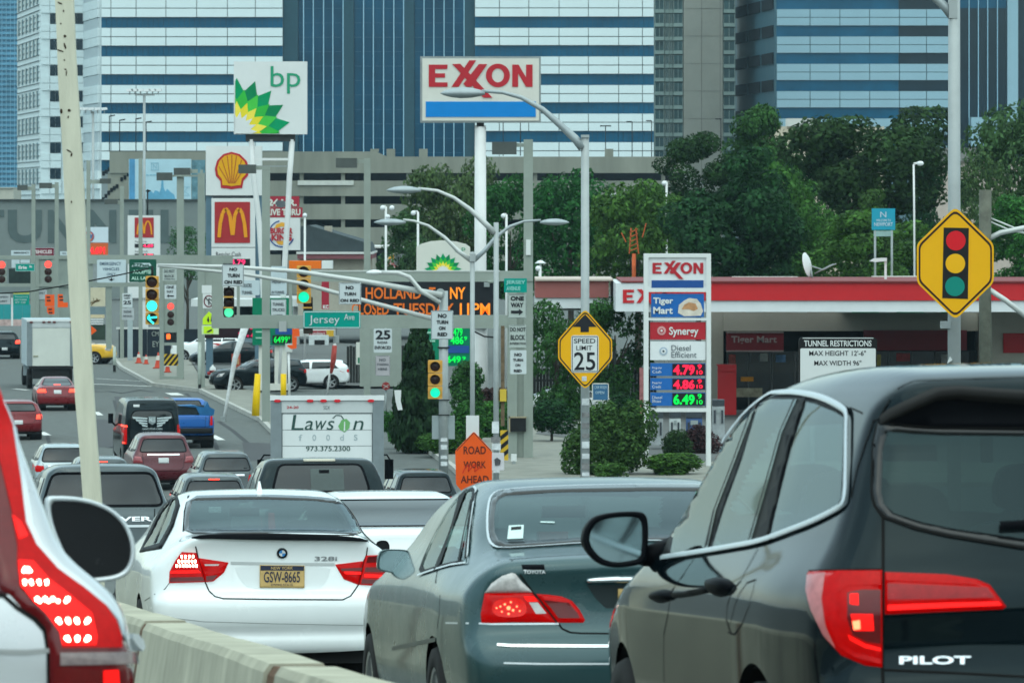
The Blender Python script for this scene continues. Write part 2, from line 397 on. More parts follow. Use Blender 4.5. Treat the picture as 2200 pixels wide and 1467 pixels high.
# stepped left end of the same tower
mb = MB()
def fp(px, s): return ((px-t.px)/s if False else (px-CX)/s - t.o.location.x, F/s - t.d)
def wall_quad(t, name, p, q, y0, y1, mat, off=0., parent=None):
    """upright sheet with thickness between two plan points p, q (px, s) and picture rows read at the first point"""
    a, b = fp(*p), fp(*q); zt, zb = CAMZ - (y0-HY)/p[1], CAMZ - (y1-HY)/p[1]
    d = Vector((b[0]-a[0], b[1]-a[1])); n = Vector((d.y, -d.x)).normalized()
    if n.y > 0: n = -n
    m = MB(); m.vprism([(a[0]+n.x*off, a[1]+n.y*off), (b[0]+n.x*off, b[1]+n.y*off), (b[0]-n.x*.3, b[1]-n.y*.3), (a[0]-n.x*.3, a[1]-n.y*.3)], zb, zt)
    return link(name, m.mesh(name), mat, parent or t.o)
c1, c2, c3, c4 = (218, 16.0), (185, 15.62), (88, 15.62), (40, 14.9)
for k in range(-3, 6):
    y = 60.5 + per*k
    if y < -70: continue
    for (a, c) in ((y, y+18.6), (y+19.4, y+38.2)):
        wall_quad(t, 'panel', (217.5, 16.0), (201, 15.8), a, c, WPANEL, .5); wall_quad(t, 'panel', (200.5, 15.8), (185, 15.62), HY+(a-HY)*15.8/16, HY+(c-HY)*15.8/16, WPANEL, .5)
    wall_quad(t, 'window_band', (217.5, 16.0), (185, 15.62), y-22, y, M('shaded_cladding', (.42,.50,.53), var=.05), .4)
wall_quad(t, 'core_side', (218, 16.0), (185, 15.62), -330, 600, WPANEL, .2)
wall_quad(t, 'core_side', (185, 15.62), (88, 15.62), -330, 600, WPANEL, .2)
wall_quad(t, 'core_side', (88, 15.62), (40, 14.9), -330, 600, WPANEL, .2)
for k in range(-2, 7):
    y = 30 + 55.4*k
    for (a, b_) in ((108, 119), (119.8, 131), (154, 165), (165.8, 181)):
        if a < 120 or a > 150: wall_quad(t, 'window', (a, 15.62), (b_, 15.62), y, y+22, DGLASS, .42)
    for xa in (89, 108, 135, 158):
        wall_quad(t, 'panel', (xa+.3, 15.62), (xa+(18 if xa == 89 else 24), 15.62), y+23, y+38, WPANEL, .4); wall_quad(t, 'panel', (xa+.3, 15.62), (xa+(18 if xa == 89 else 24), 15.62), y+39, y+54, WPANEL, .4)
    for j in range(6):
        sa = 15.62 - .12*j; pa = 88 - 8*j
        wall_quad(t, 'slot_window', (pa-3, sa-.045), (pa-5.5, sa-.085), HY+(y-HY)*sa/15.62, HY+(y+34-HY)*sa/15.62, M('slot_glass', (.17,.26,.29), rough=.3, var=.1), .4)
for y in range(-50, 430, 12):
    wall_quad(t, 'string_course', (88, 15.62), (40, 14.9), y, y+1.2, JOINT, .36)
t = tower('office_tower', 'dark blue glass office block with thin bright upright mullions, between two striped white wings', 815, ST)
t.box('core', 608.5, -330, 1019.5, 600, M('core_dark', (.02,.05,.07), var=0), f=-1., b=28)
pier = [(608.5, 640), (737, 760), (867, 890), (997, 1019.5)]
xs = [608.5, 640, 652, 673, 695, 715, 737, 760, 781, 802, 824, 846, 867, 890, 911, 932, 954, 975, 997, 1019.5]
for i in range(len(xs)-1):
    a, b_ = xs[i], xs[i+1]
    if any(abs(a-p[0]) < 1 for p in pier): t.box('pier', a, -330, b_, 600, PIER, f=-.2, b=1.)
    else:
        w = t.box('glass_bay', a+.5, -330, b_-.5, 600, BGLASS2, f=-.7, b=1.)
        t.boxes('floor_line', [(a+.6, y, b_-.6, y+.8) for y in range(-44, 340, 31)], M('spandrel_blue', (.014,.09,.16), rough=.3, var=0), f=-.66, b=.9, parent=w)
for x in xs[2:-1]:
    if not any(abs(x-p[1]) < 1 for p in pier): t.box('mullion', x-.9, -330, x+.9, 600, MULL, f=-.1, b=.9)
t = tower('office_tower', 'white office wing with blue window strips behind the tall red and blue fuel sign', 1212, ST)
banded(t, 1020, 1405, [(37+per*k, 60.5+per*k) for k in range(-3, 6)], [1020,1073,1136,1201,1264,1329,1380,1405], WPANEL, 600, BGLASS)
# apartment tower
t = tower('apartment_tower', 'slender tan apartment tower with a blank concrete flank and green-grey bay windows either side', 1490, 15.0, 'apartment tower')
t.box('core', 1406, -330, 1580, 600, M('bay_wall', (.22,.30,.28), var=.1), f=0, b=20)
t.box('blank_wall', 1468, -330, 1552, 600, TANC, f=1.2, b=0)
t.boxes('wall_joint', [(1506, -330, 1507.2, 600), (1546, -330, 1547, 600)] + [(1468, y, 1552, y+.6) for y in range(-40, 320, 59)], M('joint_tan', (.2,.2,.18), var=0), f=1.24, b=0)
for k in range(-1, 12):
    y = 2 + 29.4*k
    for (a, b_, f_) in ((1407, 1426, .9), (1429, 1437, .3), (1439, 1446, .3), (1447, 1466, .9), (1554, 1578, .9)):
        w = t.box('bay_window', a, y, b_, y+19, M('bay_glass', (.04,.09,.10), rough=.15, var=.4, scale=.5), f=f_, b=0)
        t.boxes('sill', [(a-.5, y+19.2, b_+.5, y+27)], M('bay_spandrel', (.30,.40,.38), var=.1), f=f_+.1, b=0, parent=w)
        t.boxes('frame', [(a, y, a+.8, y+19), (b_-.8, y, b_, y+19), ((a+b_)/2-.4, y, (a+b_)/2+.4, y+19)], M('bay_frame', (.38,.47,.45), var=0), f=f_+.06, b=0, parent=w)
# pale blue banded block at right
t = tower('office_block', 'pale blue office block with a slate side face, right of the apartment tower', 1860, 15.4)
t.box('core', 1668, -330, 2046, 600, M('core_blue', (.1,.17,.2), var=0), f=0, b=22)
p2 = 58.6
for k in range(-3, 6):
    y = 56 + p2*k
    if y < -80: continue
    dark = BGLASS
    t.box('window_band', 1668, y, 1930, y+23, dark, f=.2, b=0); t.box('window_band', 1930.5, y, 2046, y+23, DGLASS, f=.2, b=0)
panels(t, [1668,1740,1804,1868,1932,1990,2046], [r for k in range(-3, 5) if 79+p2*k > -60 for r in ((79+p2*k, 96.8+p2*k), (97.2+p2*k, 114.6+p2*k))], LPANEL, .5)
t.box('upper_cladding', 1668, -330, 2046, -80, LPANEL, f=.5, b=0)
def fp(px, s): return ((px-CX)/s - t.o.location.x, F/s - t.d)
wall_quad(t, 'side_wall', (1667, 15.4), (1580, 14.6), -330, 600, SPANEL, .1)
for k in range(-2, 6):
    for j in range(3):
        a = 1664 - 28*j; sa = 15.37 - .26*j; y = HY + (66 + p2*k - HY)*sa/15.4 - 12
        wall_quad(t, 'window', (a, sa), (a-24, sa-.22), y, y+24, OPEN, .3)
t = tower('office_block', 'dark glass office block with bright uprights at the right edge, behind the leafy trees', 2140, 15.4)
t.box('core', 2056, -330, 2330, 600, PIER, f=-.5, b=22)
for a, b_ in ((2063, 2081), (2083, 2101), (2103, 2121), (2123, 2142), (2144, 2163), (2188, 2222), (2224, 2260), (2262, 2326)):
    t.box('glass_bay', a, -330, b_, 600, DGLASS if a > 2060 else BGLASS2, f=-.2, b=.6)
for x in (2082, 2102, 2122, 2143): t.box('mullion', x-.8, -330, x+.8, 600, MULL, f=.1, b=.6)
t.box('pier', 2164, -330, 2187, 600, LPANEL, f=.3, b=.6)
t.box('upper_glass', 2056, -330, 2163, 18, BGLASS2, f=-.15, b=.6)
t.box('entrance_block', 2083, 253, 2140, 315, LPANEL, f=3, b=.6)
# distant blue tower at the left edge
t = tower('glass_tower', 'distant hazy blue glass tower at the left edge behind the white tower', 5, 9.0)
t.box('core', -60, -35, 39, 520, M('hazy_glass', (.06,.20,.32), rough=.3, var=.3, scale=.08), f=0, b=40)
for y in range(-30, 400, 11): t.box('floor_band', -60, y, 39, y+5.5, M('hazy_panel', (.10,.27,.40), rough=.5, var=.3, scale=.2), f=.4, b=0)
t.boxes('column', [(x, -35, x+1.2, 520) for x in range(-50, 39, 9)], M('hazy_column', (.16,.34,.46), var=0), f=.6, b=0)
# ---------------------------------------------------------------- parking deck
t = Thing('parking_garage', 'long grey-tan concrete parking garage with dark open decks under the towers', 'parking garage', 900, 22.0)
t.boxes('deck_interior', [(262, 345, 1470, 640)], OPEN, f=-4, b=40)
t.poly('roof_parapet', [(236,326),(808,326),(832,337),(1462,337),(1470,372),(236,372)], GARC, f=.5, b=1.5)
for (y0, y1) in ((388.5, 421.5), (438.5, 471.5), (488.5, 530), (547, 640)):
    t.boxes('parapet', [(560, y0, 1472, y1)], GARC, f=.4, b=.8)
t.boxes('stair_wall', [(232, 372.5, 440, 640)], GARC, f=.3, b=1.5)
for x in (648, 737, 787, 877, 940, 1010, 1150, 1210, 1262, 1425): t.box('column', x-4, 372.5, x+4, 640, GARC, f=.1, b=1.)
# stepped openings of the stair ramp, seen as little dark slots climbing the wall
for (x, y) in ((223,373),(229,369),(235,364),(241,359),(246,354),(262,385),(269,381),(276,374),(222,428),(228,421),(234,414),(240,408),(246,404),(252,400)):
    t.box('slot', x-3, y-4, x+3, y+5, OPEN, f=.36, b=-.2)
for x in (795, 830, 900, 1300): t.box('roof_upstand', x, 320, x+18, 326.5 if x < 820 else 337, GARC, f=-1, b=2)
t.box('parked_van_roof', 640, 388, 760, 398, M('pale_deck_edge', (.5,.52,.48), var=.1), f=.6, b=.2)
for (x, y0, y1) in ((235, 249, 325), (257, 258, 325), (292, 255, 330), (314, 262, 330)):
    q = Thing('deck_lamp', 'thin dark lamp post on the garage roof, %s' % {235:'first of four from the left', 257:'second of four from the left', 292:'third of four from the left', 314:'beside the high floodlight mast'}[x], 'lamp post', x, 21.5, 'lamp posts on the garage roof', py=y1)
    q.tube('post', [(x, y1), (x, y0)], .045, DARK); q.tube('arm', [(x, y0+1), (x+12, y0-1)], .06, DARK)
for (x, y1, y0, lab) in ((1081, 335, 262, 'first right of the tall fuel sign'), (1118, 335, 262, 'second right of the tall fuel sign'), (1301, 337, 271, 'with a double arm'), (1358, 337, 262, 'near the white wing end'), (1400, 337, 260, 'at the corner of the apartment tower'), (1549, 330, 256, 'before the blank concrete flank')):
    q = Thing('deck_lamp', 'thin dark lamp post on the garage roof, ' + lab, 'lamp post', x, 21.5, 'lamp posts on the garage roof', py=y1)
    q.tube('post', [(x, y1), (x, y0)], .045, DARK); q.tube('arm', [(x-12, y0), (x+ (12 if x == 1301 else 0), y0)], .06, DARK)
# ---------------------------------------------------------------- approach wall with giant letters
t = Thing('tunnel_wall', 'long grey wall with the giant word TUNNEL in darker letters, low at the left', 'wall', 160, 23.5)
TW = M('grey_wall', (.175, .205, .20), rough=.9, var=.1, scale=.3)
t.box('wall', -400, 431, 442, 640, TW, f=0, b=2); t.box('coping', -400, 428, 442, 431, M('coping_dark', (.05,.06,.06), var=.1), f=.3, b=2)
TL = M('giant_letter', (.085, .115, .115), rough=.9, var=.15, scale=.5)
for ch, a, b_ in (('T', -48, 9), ('U', 17, 90), ('N', 103, 160), ('N', 188, 250), ('E', 277, 330), ('L', 345, 392)):
    t.text(ch, a, 451, b_, 522, TL, f=.06, bold=.04)
# billboard on the stair wall
t = Thing('billboard', 'pale blue billboard with a faint N emblem and city skyline on the garage wall', 'billboard', 345, 22.6, py=431)
t.box('board', 277, 342, 411, 429, M('billboard_pale', (.40,.58,.66), rough=.5, var=.1, scale=.5), f=.15, b=.15)
t.box('edge_panel', 278, 342, 290, 429, M('billboard_blue', (.08,.26,.45), var=.2, scale=1), f=.18, b=0)
t.box('glazing', 412, 344, 441, 428, M('glazing_teal', (.10,.2,.24), rough=.2, var=.5, scale=1.), f=.1, b=.1)
NB = M('emblem_blue', (.22,.42,.52), var=0)
t.boxes('emblem_frame', [(325,350,341,351.2), (325,364.8,341,366), (325,350,326.2,366), (339.8,350,341,366)], NB, f=.18)
t.text('N', 329, 353, 337, 363, NB, f=.18); t.boxes('slogan', [(314,375,320,377.5),(322,375,327,377.5),(329,375,336,377.5)], NB, f=.18)
SK = M('skyline_blue', (.12,.34,.50), var=.2, scale=1)
sk = [(318,428),(318,418),(322,410),(326,412),(330,416),(333,409),(340,411),(343,414),(346,404),(347,390),(349,378),(351,390),(352,404),(356,412),(359,406),(364,410),(368,414),(374,418),(377,428)]
t.poly('skyline', sk, SK, f=.18); t.polys('sketch', [line((390,402),(408,402),1), line((393,402),(393,420),1), line((404,402),(396,412),1), line((396,412),(406,418),1), line((388,420),(408,420),1)], NB, f=.18)
# low white block between
t = Thing('low_block', 'low cream building between the distant blue tower and the grey wall', 'building', 5, 19.0)
t.box('wall', -60, 404, 29, 600, M('cream_block', (.42,.42,.36), var=.08), f=0, b=10); t.box('parapet', -60, 402.5, 29.5, 405, TANC, f=.2, b=9.8)
t.box('window', -20, 415, -5, 424, DGLASS, f=.1, b=0)
# buildings glimpsed through the trees on the right
t = Thing('low_block', 'beige building glimpsed above the trees under the pale blue office block', 'building', 1780, 24.0)
t.box('wall', 1640, 272, 1900, 600, M('beige_wall', (.50,.44,.34), var=.08, scale=.3), f=0, b=14); t.box('parapet', 1690, 255, 1757, 272, M('white_parapet', (.55,.55,.52), var=.05), f=.3, b=2); t.box('window', 1700, 285, 1712, 300, DGLASS, f=.06, b=0)
t = Thing('low_block', 'grey and pinkish building glimpsed between the right-hand trees and the tall pole', 'building', 2110, 26.0)
t.box('wall', 2010, 345, 2260, 600, M('pink_wall', (.45,.38,.33), var=.08), f=0, b=12); t.box('roof', 2000, 318, 2180, 346, M('roof_grey', (.2,.2,.19), var=.1), f=.6, b=12); t.box('door', 2090, 420, 2110, 470, TANC, f=.06, b=0)
# fast food house with the dark hip roof
t = Thing('burger_house', 'low burger restaurant with a dark hipped roof and maroon fascia band', 'restaurant', 720, 34.0)
t.box('wall', 640, 556, 800, 700, M('tan_wall', (.36,.34,.28), var=.1), f=0, b=12)
t.poly('roof', [(640,487),(664,484),(790,522),(800,541),(640,541)], M('roof_dark', (.045,.06,.065), rough=.8, var=.2, scale=1), f=.8, b=12)
t.box('gutter', 638, 541, 802, 545.5, M('gutter_white', (.6,.6,.58), var=0), f=1., b=12); t.box('fascia', 640, 546, 800, 556, M('maroon_fascia', (.20,.07,.08), var=.1), f=.9, b=12)
t.box('chimney', 697, 486, 712, 510, M('cap_tan', (.35,.32,.26), var=.1), f=.2, b=2)
t = Thing('yard_house', 'dark low building with a pale roof edge left of the arched petal sign', 'building', 880, 33.0)
t.box('wall', 794, 532, 895, 700, M('dark_house', (.03,.035,.035), var=.3, scale=1), f=0, b=10); t.box('parapet', 792, 529, 897, 533, M('gutter_white', 0), f=.3, b=10); t.box('window', 806, 545, 822, 560, DGLASS, f=.05, b=0)
# dark sheds and hoardings behind the crossing
t = Thing('hoarding', 'dark blue-black hoarding with faded lettering behind the traffic cones', 'hoarding', 340, 37.5)
HO = M('hoarding_dark', (.012, .02, .03), rough=.7, var=.3, scale=1)
for a, b_ in ((255, 283), (283.6, 316), (316.6, 352), (352.6, 395), (395.6, 432), (432.6, 470)): t.box('panel', a, 707, b_, 770, HO, f=.04, b=.04)
t.texts([('CM', 326, 712, 341, 722), ('EY', 328, 733, 342, 745)], M('faded_print', (.3,.33,.3), var=.2), f=.07)
t.box('rail', 250, 703, 345, 707, M('rail_white', (.6,.62,.6), var=0), f=.08, b=.05)
t = Thing('shop', 'black-fronted filling station shop under a white canopy edge behind the price boards', 'shop', 520, 33.5)
t.box('wall', 432, 655, 600, 735, M('shop_dark', (.02,.028,.03), var=.3, scale=1), f=0, b=8)
t.box('canopy', 420, 640, 700, 655, M('canopy_white', (.62,.65,.64), rough=.5, var=.05), f=5, b=8)
for x in (470, 592, 640): t.box('column', x-4, 655, x+4, 730, M('canopy_white', 0), f=4, b=-3.6)
t = Thing('station_canopy', 'fuel canopy with a red name panel and yellow corner, under the Jersey sign', 'canopy', 700, 34.0)
t.box('fascia', 646, 707, 722, 720, M('fascia_grey', (.5,.52,.5), var=.1), f=3, b=2); t.box('name_panel', 668, 708, 704, 719, M('name_red', (.28,.02,.03), var=.1), f=3.1, b=-2.9)
t.box('corner', 705, 707, 720, 720, M('corner_yellow', (.6,.36,.03), var=.1), f=3.1, b=-2.9); t.text('Foodmart', 671, 710, 702, 717, M('print_white', (.75,.76,.75), var=0), f=3.14)
for x in (640, 724): t.box('column', x-6, 720, x+6, 775, M('column_grey', (.42,.46,.46), var=.1), f=2, b=-1.4)
t = Thing('fuel_pump', 'white fuel pump in front of the dark shop, between two grey canopy columns', 'fuel pump', 682, 34.8, py=780)
t.box('cabinet', 664, 720, 706, 780, M('pump_white', (.55,.6,.6), rough=.5, var=.15, scale=3), f=.35, b=.35); t.boxes('display', [(676,730,698,740), (680,745,690,750)], DARK, f=.38, b=0)
t.boxes('nozzle', [(668,742,672,762), (698,742,702,762)], DARK, f=.42, b=0); t.box('poster', 680, 752, 692, 768, M('poster_brown', (.35,.28,.2), var=.4, scale=6), f=.39, b=0)
# ================================================================ trees: leaf tufts through the crown's volume on trunk and limbs
def LEAF(name, rgb, var=.45):
    if name in _M: return _M[name]
    m = M(name, rgb, rough=.65, var=0, spec=.1); nt = m.node_tree; n = nt.nodes; l = nt.links; b = n['Principled BSDF']
    g = n.new('ShaderNodeNewGeometry'); oi = n.new('ShaderNodeObjectInfo')
    hs = n.new('ShaderNodeHueSaturation'); hs.inputs['Color'].default_value = (*rgb, 1)
    mr = n.new('ShaderNodeMapRange'); mr.inputs[3].default_value = 1 - var; mr.inputs[4].default_value = 1 + var; l.new(g.outputs['Random Per Island'], mr.inputs[0])
    mh = n.new('ShaderNodeMapRange'); mh.inputs[3].default_value = .47; mh.inputs[4].default_value = .53; l.new(oi.outputs['Random'], mh.inputs[0])
    tcn = n.new('ShaderNodeTexCoord'); nz = n.new('ShaderNodeTexNoise'); nz.inputs['Scale'].default_value = 6.; nz.inputs['Detail'].default_value = 3; l.new(tcn.outputs['Object'], nz.inputs[0])
    nr_ = n.new('ShaderNodeMapRange'); nr_.inputs[1].default_value = .35; nr_.inputs[2].default_value = .65; nr_.inputs[3].default_value = .6; nr_.inputs[4].default_value = 1.5; l.new(nz.outputs[0], nr_.inputs[0])
    mm = n.new('ShaderNodeMath'); mm.operation = 'MULTIPLY'; l.new(mr.outputs[0], mm.inputs[0]); l.new(nr_.outputs[0], mm.inputs[1]); l.new(mm.outputs[0], hs.inputs['Value']); l.new(mh.outputs[0], hs.inputs['Hue']); l.new(hs.outputs[0], b.inputs['Base Color'])
    tr = n.new('ShaderNodeBsdfTranslucent'); l.new(hs.outputs[0], tr.inputs[0]); mx = n.new('ShaderNodeMixShader'); mx.inputs[0].default_value = .25
    l.new(b.outputs[0], mx.inputs[1]); l.new(tr.outputs[0], mx.inputs[2]); l.new(mx.outputs[0], n['Material Output'].inputs['Surface'])
    return m
BARK = M('bark', (.06, .05, .04), rough=.95, var=.3, scale=6, bump=.5)
L_DARK = LEAF('leaves_dark', (.017, .052, .015)); L_MID = LEAF('leaves_mid', (.032, .088, .021)); L_LIGHT = LEAF('leaves_light', (.048, .118, .022)); L_GREY = LEAF('leaves_grey', (.050, .10, .036)); L_RED = LEAF('leaves_purple', (.05, .025, .025)); L_FIR = LEAF('needles', (.016, .042, .018))
def crown_mesh(seed, n=5200, blobs=16, leaf=.035, kind='round', flatb=.0):
    """crown inside a unit box: x,y -.5..5, z 0..1"""
    r = np.random.RandomState(seed); C = []
    for i in range(blobs):
        if kind == 'round':
            a = r.uniform(0, 2*math.pi); e = r.uniform(-1, 1); q = r.uniform(.10, .38)
            C.append((math.cos(a)*q*math.cos(e*1.2), math.sin(a)*q*math.cos(e*1.2), .5 + .36*math.sin(e*1.3), r.uniform(.08, .17)))
        elif kind == 'fir':
            z = i/blobs; C.append((r.uniform(-.05,.05)*(1-z), r.uniform(-.05,.05)*(1-z), z*.93, .40*(1-z)**.8*r.uniform(.8,1.1)+.04))
        elif kind == 'hedge':
            a = r.uniform(0, 2*math.pi); q = r.uniform(0, .36); C.append((math.cos(a)*q, math.sin(a)*q, r.uniform(.25, .62)*(1-q*.6), r.uniform(.16,.26)))
    C = np.array(C); w = C[:,3]**2; w /= w.sum(); k = r.choice(len(C), n, p=w)
    d = r.normal(size=(n, 3)); d /= np.linalg.norm(d, axis=1)[:, None]; rad = r.uniform(.55, 1.0, n)**.6
    p = C[k,:3] + d * (C[k,3]*rad)[:, None] * (1., 1., .85 if kind != 'fir' else .3)
    lo_, hi_ = np.percentile(p, 1, axis=0), np.percentile(p, 99, axis=0)
    p = (p - (lo_+hi_)/2) / (hi_-lo_) ; p[:,2] += .5
    p[:,2] = np.clip(p[:,2], .0, 1.05)
    nm = d*.9 + r.normal(size=(n, 3))*.55 + np.array([0,0,.35]); nm /= np.linalg.norm(nm, axis=1)[:, None]
    t = np.cross(nm, r.normal(size=(n, 3))); t /= np.linalg.norm(t, axis=1)[:, None]; bt = np.cross(nm, t)
    s = leaf * r.uniform(.55, 1.25, n)[:, None]
    a = p - t*s; b = p + bt*s*.6 - nm*s*.1; c = p + t*s; e = p - bt*s*.6 - nm*s*.1
    V = np.stack([a, b, c, e], 1).reshape(-1, 3); Fc = [(4*i, 4*i+1, 4*i+2, 4*i+3) for i in range(n)]
    me = bpy.data.meshes.new('crown'); me.from_pydata(V.tolist(), [], Fc); me.update(); return me
_CR = {}
def crown(kind, seed, mat, n, leaf):
    k = (kind, seed, mat.name, n)
    if k not in _CR:
        me = crown_mesh(seed, n, {'round': 30, 'fir': 14, 'hedge': 16}[kind], leaf, kind); me.materials.append(mat); _CR[k] = me
    return _CR[k]
def trunk_mesh(seed):
    r = random.Random(seed); mb = MB()
    mb.tube([(0,0,-.02), (.01,0,.3), (.0,.01,.6), (.01,0,.8)], [.05, .038, .028, .01], 8)
    for i in range(6):
        a = r.uniform(0, 6.28); z = r.uniform(.25, .55); q = r.uniform(.2, .34)
        mb.tube([(0,0,z), (math.cos(a)*q*.5, math.sin(a)*q*.5, z+.1), (math.cos(a)*q, math.sin(a)*q, z+.26)], [.02, .014, .005], 6)
    me = mb.mesh('trunk', True); me.materials.append(BARK); return me
_TR = [trunk_mesh(i) for i in range(3)]
def tree(name, label, px0, y0, px1, y1, s, mat, kind='round', seed=1, n=11000, leaf=.025, cat='tree', group=None, depth=1.):
    """crown fills the picture box px0..px1, y0..y1 at scale s; trunk runs down to the ground"""
    d = F/s; g = gz(d); cx = (px0+px1)/2; W = (px1-px0)/s; zt = CAMZ-(y0-HY)/s; zb = CAMZ-(y1-HY)/s
    t = empty(name, ((cx-CX)/s, d, g), label, cat, group)
    lo = max(zb, g + .02); Hh = (zt-lo)
    o = bpy.data.objects.new('crown' if cat == 'tree' else 'foliage', crown(kind, seed, mat, n, leaf)); COL.objects.link(o); o.parent = t
    o.location = (0, 0, lo-g); o.scale = (W, W*depth, Hh); o.rotation_euler = (0, 0, seed*1.3)
    q = bpy.data.objects.new('trunk' if cat == 'tree' else 'stem', _TR[seed % 3]); COL.objects.link(q); q.parent = t
    th = (zt-g)*.9; q.scale = (W*.8, W*.8, th); q.location = (0, 0, 0)
    return t
G = 'trees behind the filling stations'
tree('leafy_tree', 'large dark green tree with a broad crown just above the red canopy', 1405, 335, 1715, 640, 44, L_DARK, seed=2, n=17000, leaf=.021, group=G)
tree('leafy_tree', 'dark domed tree in front of the pale blue office block', 1700, 245, 2045, 560, 38, L_DARK, seed=3, n=17000, leaf=.021, group=G)
tree('leafy_tree', 'greyish tree whose top stands before the slate side wall of the blue office block', 1555, 232, 1730, 460, 34, L_MID, seed=4, group=G)
tree('leafy_tree', 'dark tree with a rounded top in front of the blank concrete flank', 1420, 290, 1580, 460, 36, L_DARK, seed=5, group=G)
tree('leafy_tree', 'tall airy tree at the right edge, beyond the tall pole', 2075, 232, 2300, 560, 42, L_GREY, seed=6, n=8000, group=G)
tree('leafy_tree', 'thin open tree between the tall pole and the right edge, sky-grey house behind', 2050, 330, 2170, 560, 43, L_GREY, seed=7, n=3000, group=G)
tree('leafy_tree', 'bright green tree under the right-edge tree, beside the amber signal warning sign', 2110, 425, 2330, 640, 46, L_LIGHT, seed=8, group=G)
tree('leafy_tree', 'yellow-green tree right of the large dark tree, beneath the teal banner sign', 1600, 360, 1800, 600, 43, L_LIGHT, seed=9, n=6500, group=G)
tree('leafy_tree', 'bright green bushy tree between the satellite dish and the amber signal warning sign', 1770, 455, 2010, 640, 47, L_LIGHT, seed=10, group=G)
tree('leafy_tree', 'mid green tree behind the white streetlamp, below the domed dark tree', 1760, 420, 1930, 640, 41, L_MID, seed=2, group=G)
tree('leafy_tree', 'grey-green tree left of the white sign pole, in front of the parking garage', 880, 352, 1060, 640, 38, L_GREY, seed=3, n=8500, group=G)
tree('leafy_tree', 'low grey-green tree behind the double globe lamp, left end of the tree row', 820, 450, 960, 640, 37, L_GREY, seed=4, group=G)
tree('leafy_tree', 'green tree right behind the white sign pole', 1010, 385, 1180, 640, 39, L_MID, seed=5, n=8000, group=G)
tree('leafy_tree', 'leafy green tree behind the tall gantry post and twin streetlamp', 1120, 378, 1330, 640, 40, L_MID, seed=6, n=8500, group=G)
tree('leafy_tree', 'lighter green tree between the lamp pole and the large dark tree', 1260, 398, 1480, 640, 41, L_LIGHT, seed=7, n=8000, group=G)
tree('leafy_tree', 'small tree seen between the gantry posts above the grey wall', 355, 488, 450, 600, 33, L_GREY, seed=8, n=3000, group=G)
tree('leafy_tree', 'dark tree filling the gap under the canopy, left of the speed limit sign', 1120, 655, 1270, 905, 53, L_MID, seed=9, n=8000, group=G)
tree('leafy_tree', 'dark tree under the canopy, right of the speed limit sign', 1230, 650, 1410, 880, 52, L_MID, seed=10, n=8000, group=G)
tree('fir_tree', 'very dark conical evergreen left of the traffic signal pole', 846, 705, 958, 965, 60, L_FIR, kind='fir', seed=3, n=9000, leaf=.05, cat='tree')
tree('leafy_tree', 'dark tree filling the gap behind the teal banner sign', 1660, 310, 1830, 640, 36, L_DARK, seed=11, n=14000, leaf=.022, group=G)
tree('leafy_tree', 'mid green tree behind the orange lattice tower', 1310, 400, 1470, 640, 38, L_MID, seed=12, group=G)
tree('leafy_tree', 'dark tree behind the white streetlamp, right of the domed tree', 1930, 330, 2080, 640, 37, L_DARK, seed=13, group=G)
H_ = 'clipped shrubs along the pavement'
def shrub(lab, a, y0, b, y1, s, mat, seed, kind='hedge', n=4200, leaf=.05): return tree('shrub', lab, a, y0, b, y1, s, mat, kind=kind, seed=seed, n=n, leaf=leaf, cat='shrub', group=H_)
shrub('large upright green shrub behind the speed limit pole', 1225, 868, 1385, 1020, 66, L_MID, 3, n=16000, leaf=.03)
shrub('low clipped bright green mound left of the price pylon foot', 1270, 995, 1350, 1030, 67, L_LIGHT, 4)
shrub('low clipped green mound between the two legs of the price pylon', 1385, 975, 1500, 1030, 66, L_LIGHT, 5, n=6000)
shrub('dark rounded shrub inside the price pylon, in front of the pumps', 1425, 925, 1485, 985, 62, L_DARK, 6)
shrub('purple-brown shrub beside the right leg of the price pylon', 1465, 915, 1545, 985, 61, L_RED, 7)
shrub('light green shrub left of the dark evergreen', 820, 880, 880, 950, 59, L_LIGHT, 8)
shrub('bright green shrub right of the dark evergreen at its foot', 900, 925, 1000, 975, 61, L_LIGHT, 9)
shrub('round green shrub behind the traffic signal pole, above the road work sign', 955, 865, 1040, 960, 58, L_LIGHT, 10, n=5000)
shrub('green shrub between the twin streetlamp pole and the gantry post', 1020, 862, 1110, 960, 57, L_LIGHT, 3, n=5000)
shrub('tall green shrub between the price board and the twin streetlamp', 960, 780, 1040, 880, 55, L_MID, 4, n=5000)
shrub('purple-brown shrub at the foot of the white sign pole', 1010, 835, 1110, 890, 54, L_RED, 5, n=5000)
shrub('dark spreading shrub at the left foot of the fence, right of the gantry', 1140, 860, 1230, 930, 58, L_DARK, 6)
shrub('dark shrub at the far end of the fence, below the blue notice', 1290, 850, 1390, 920, 57, L_DARK, 7)
# dark board fence behind the shrubs
fe = Thing('board_fence', 'dark upright-board fence behind the speed limit sign', 'fence', 1260, 51.0)
mb = MB(); mb.box(0, 7/51-.012, -.02, .02, 0, 1.95); bm_ = mb.mesh('board'); bm_.materials.append(M('fence_wood', (.022,.024,.022), rough=.9, var=.4, scale=3))
for i in range(38):
    o = bpy.data.objects.new('board', bm_); COL.objects.link(o); o.parent = fe.o; o.location = (fe.X(1145 + 7*i), random.uniform(-.01,.01), random.uniform(-.03,.03))
fe.box('rail', 1145, 815, 1411, 819, M('fence_wood', 0), f=-.03, b=.08)
fe2 = Thing('board_fence', 'weathered grey-brown board fence behind the yard, right of the white hatchback', 'fence', 800, 44.0)
for i in range(22):
    o = bpy.data.objects.new('board', None if False else bm_); COL.objects.link(o); o.parent = fe2.o; o.location = (fe2.X(745 + 6.2*i), random.uniform(-.01,.01), random.uniform(-.03,.03))
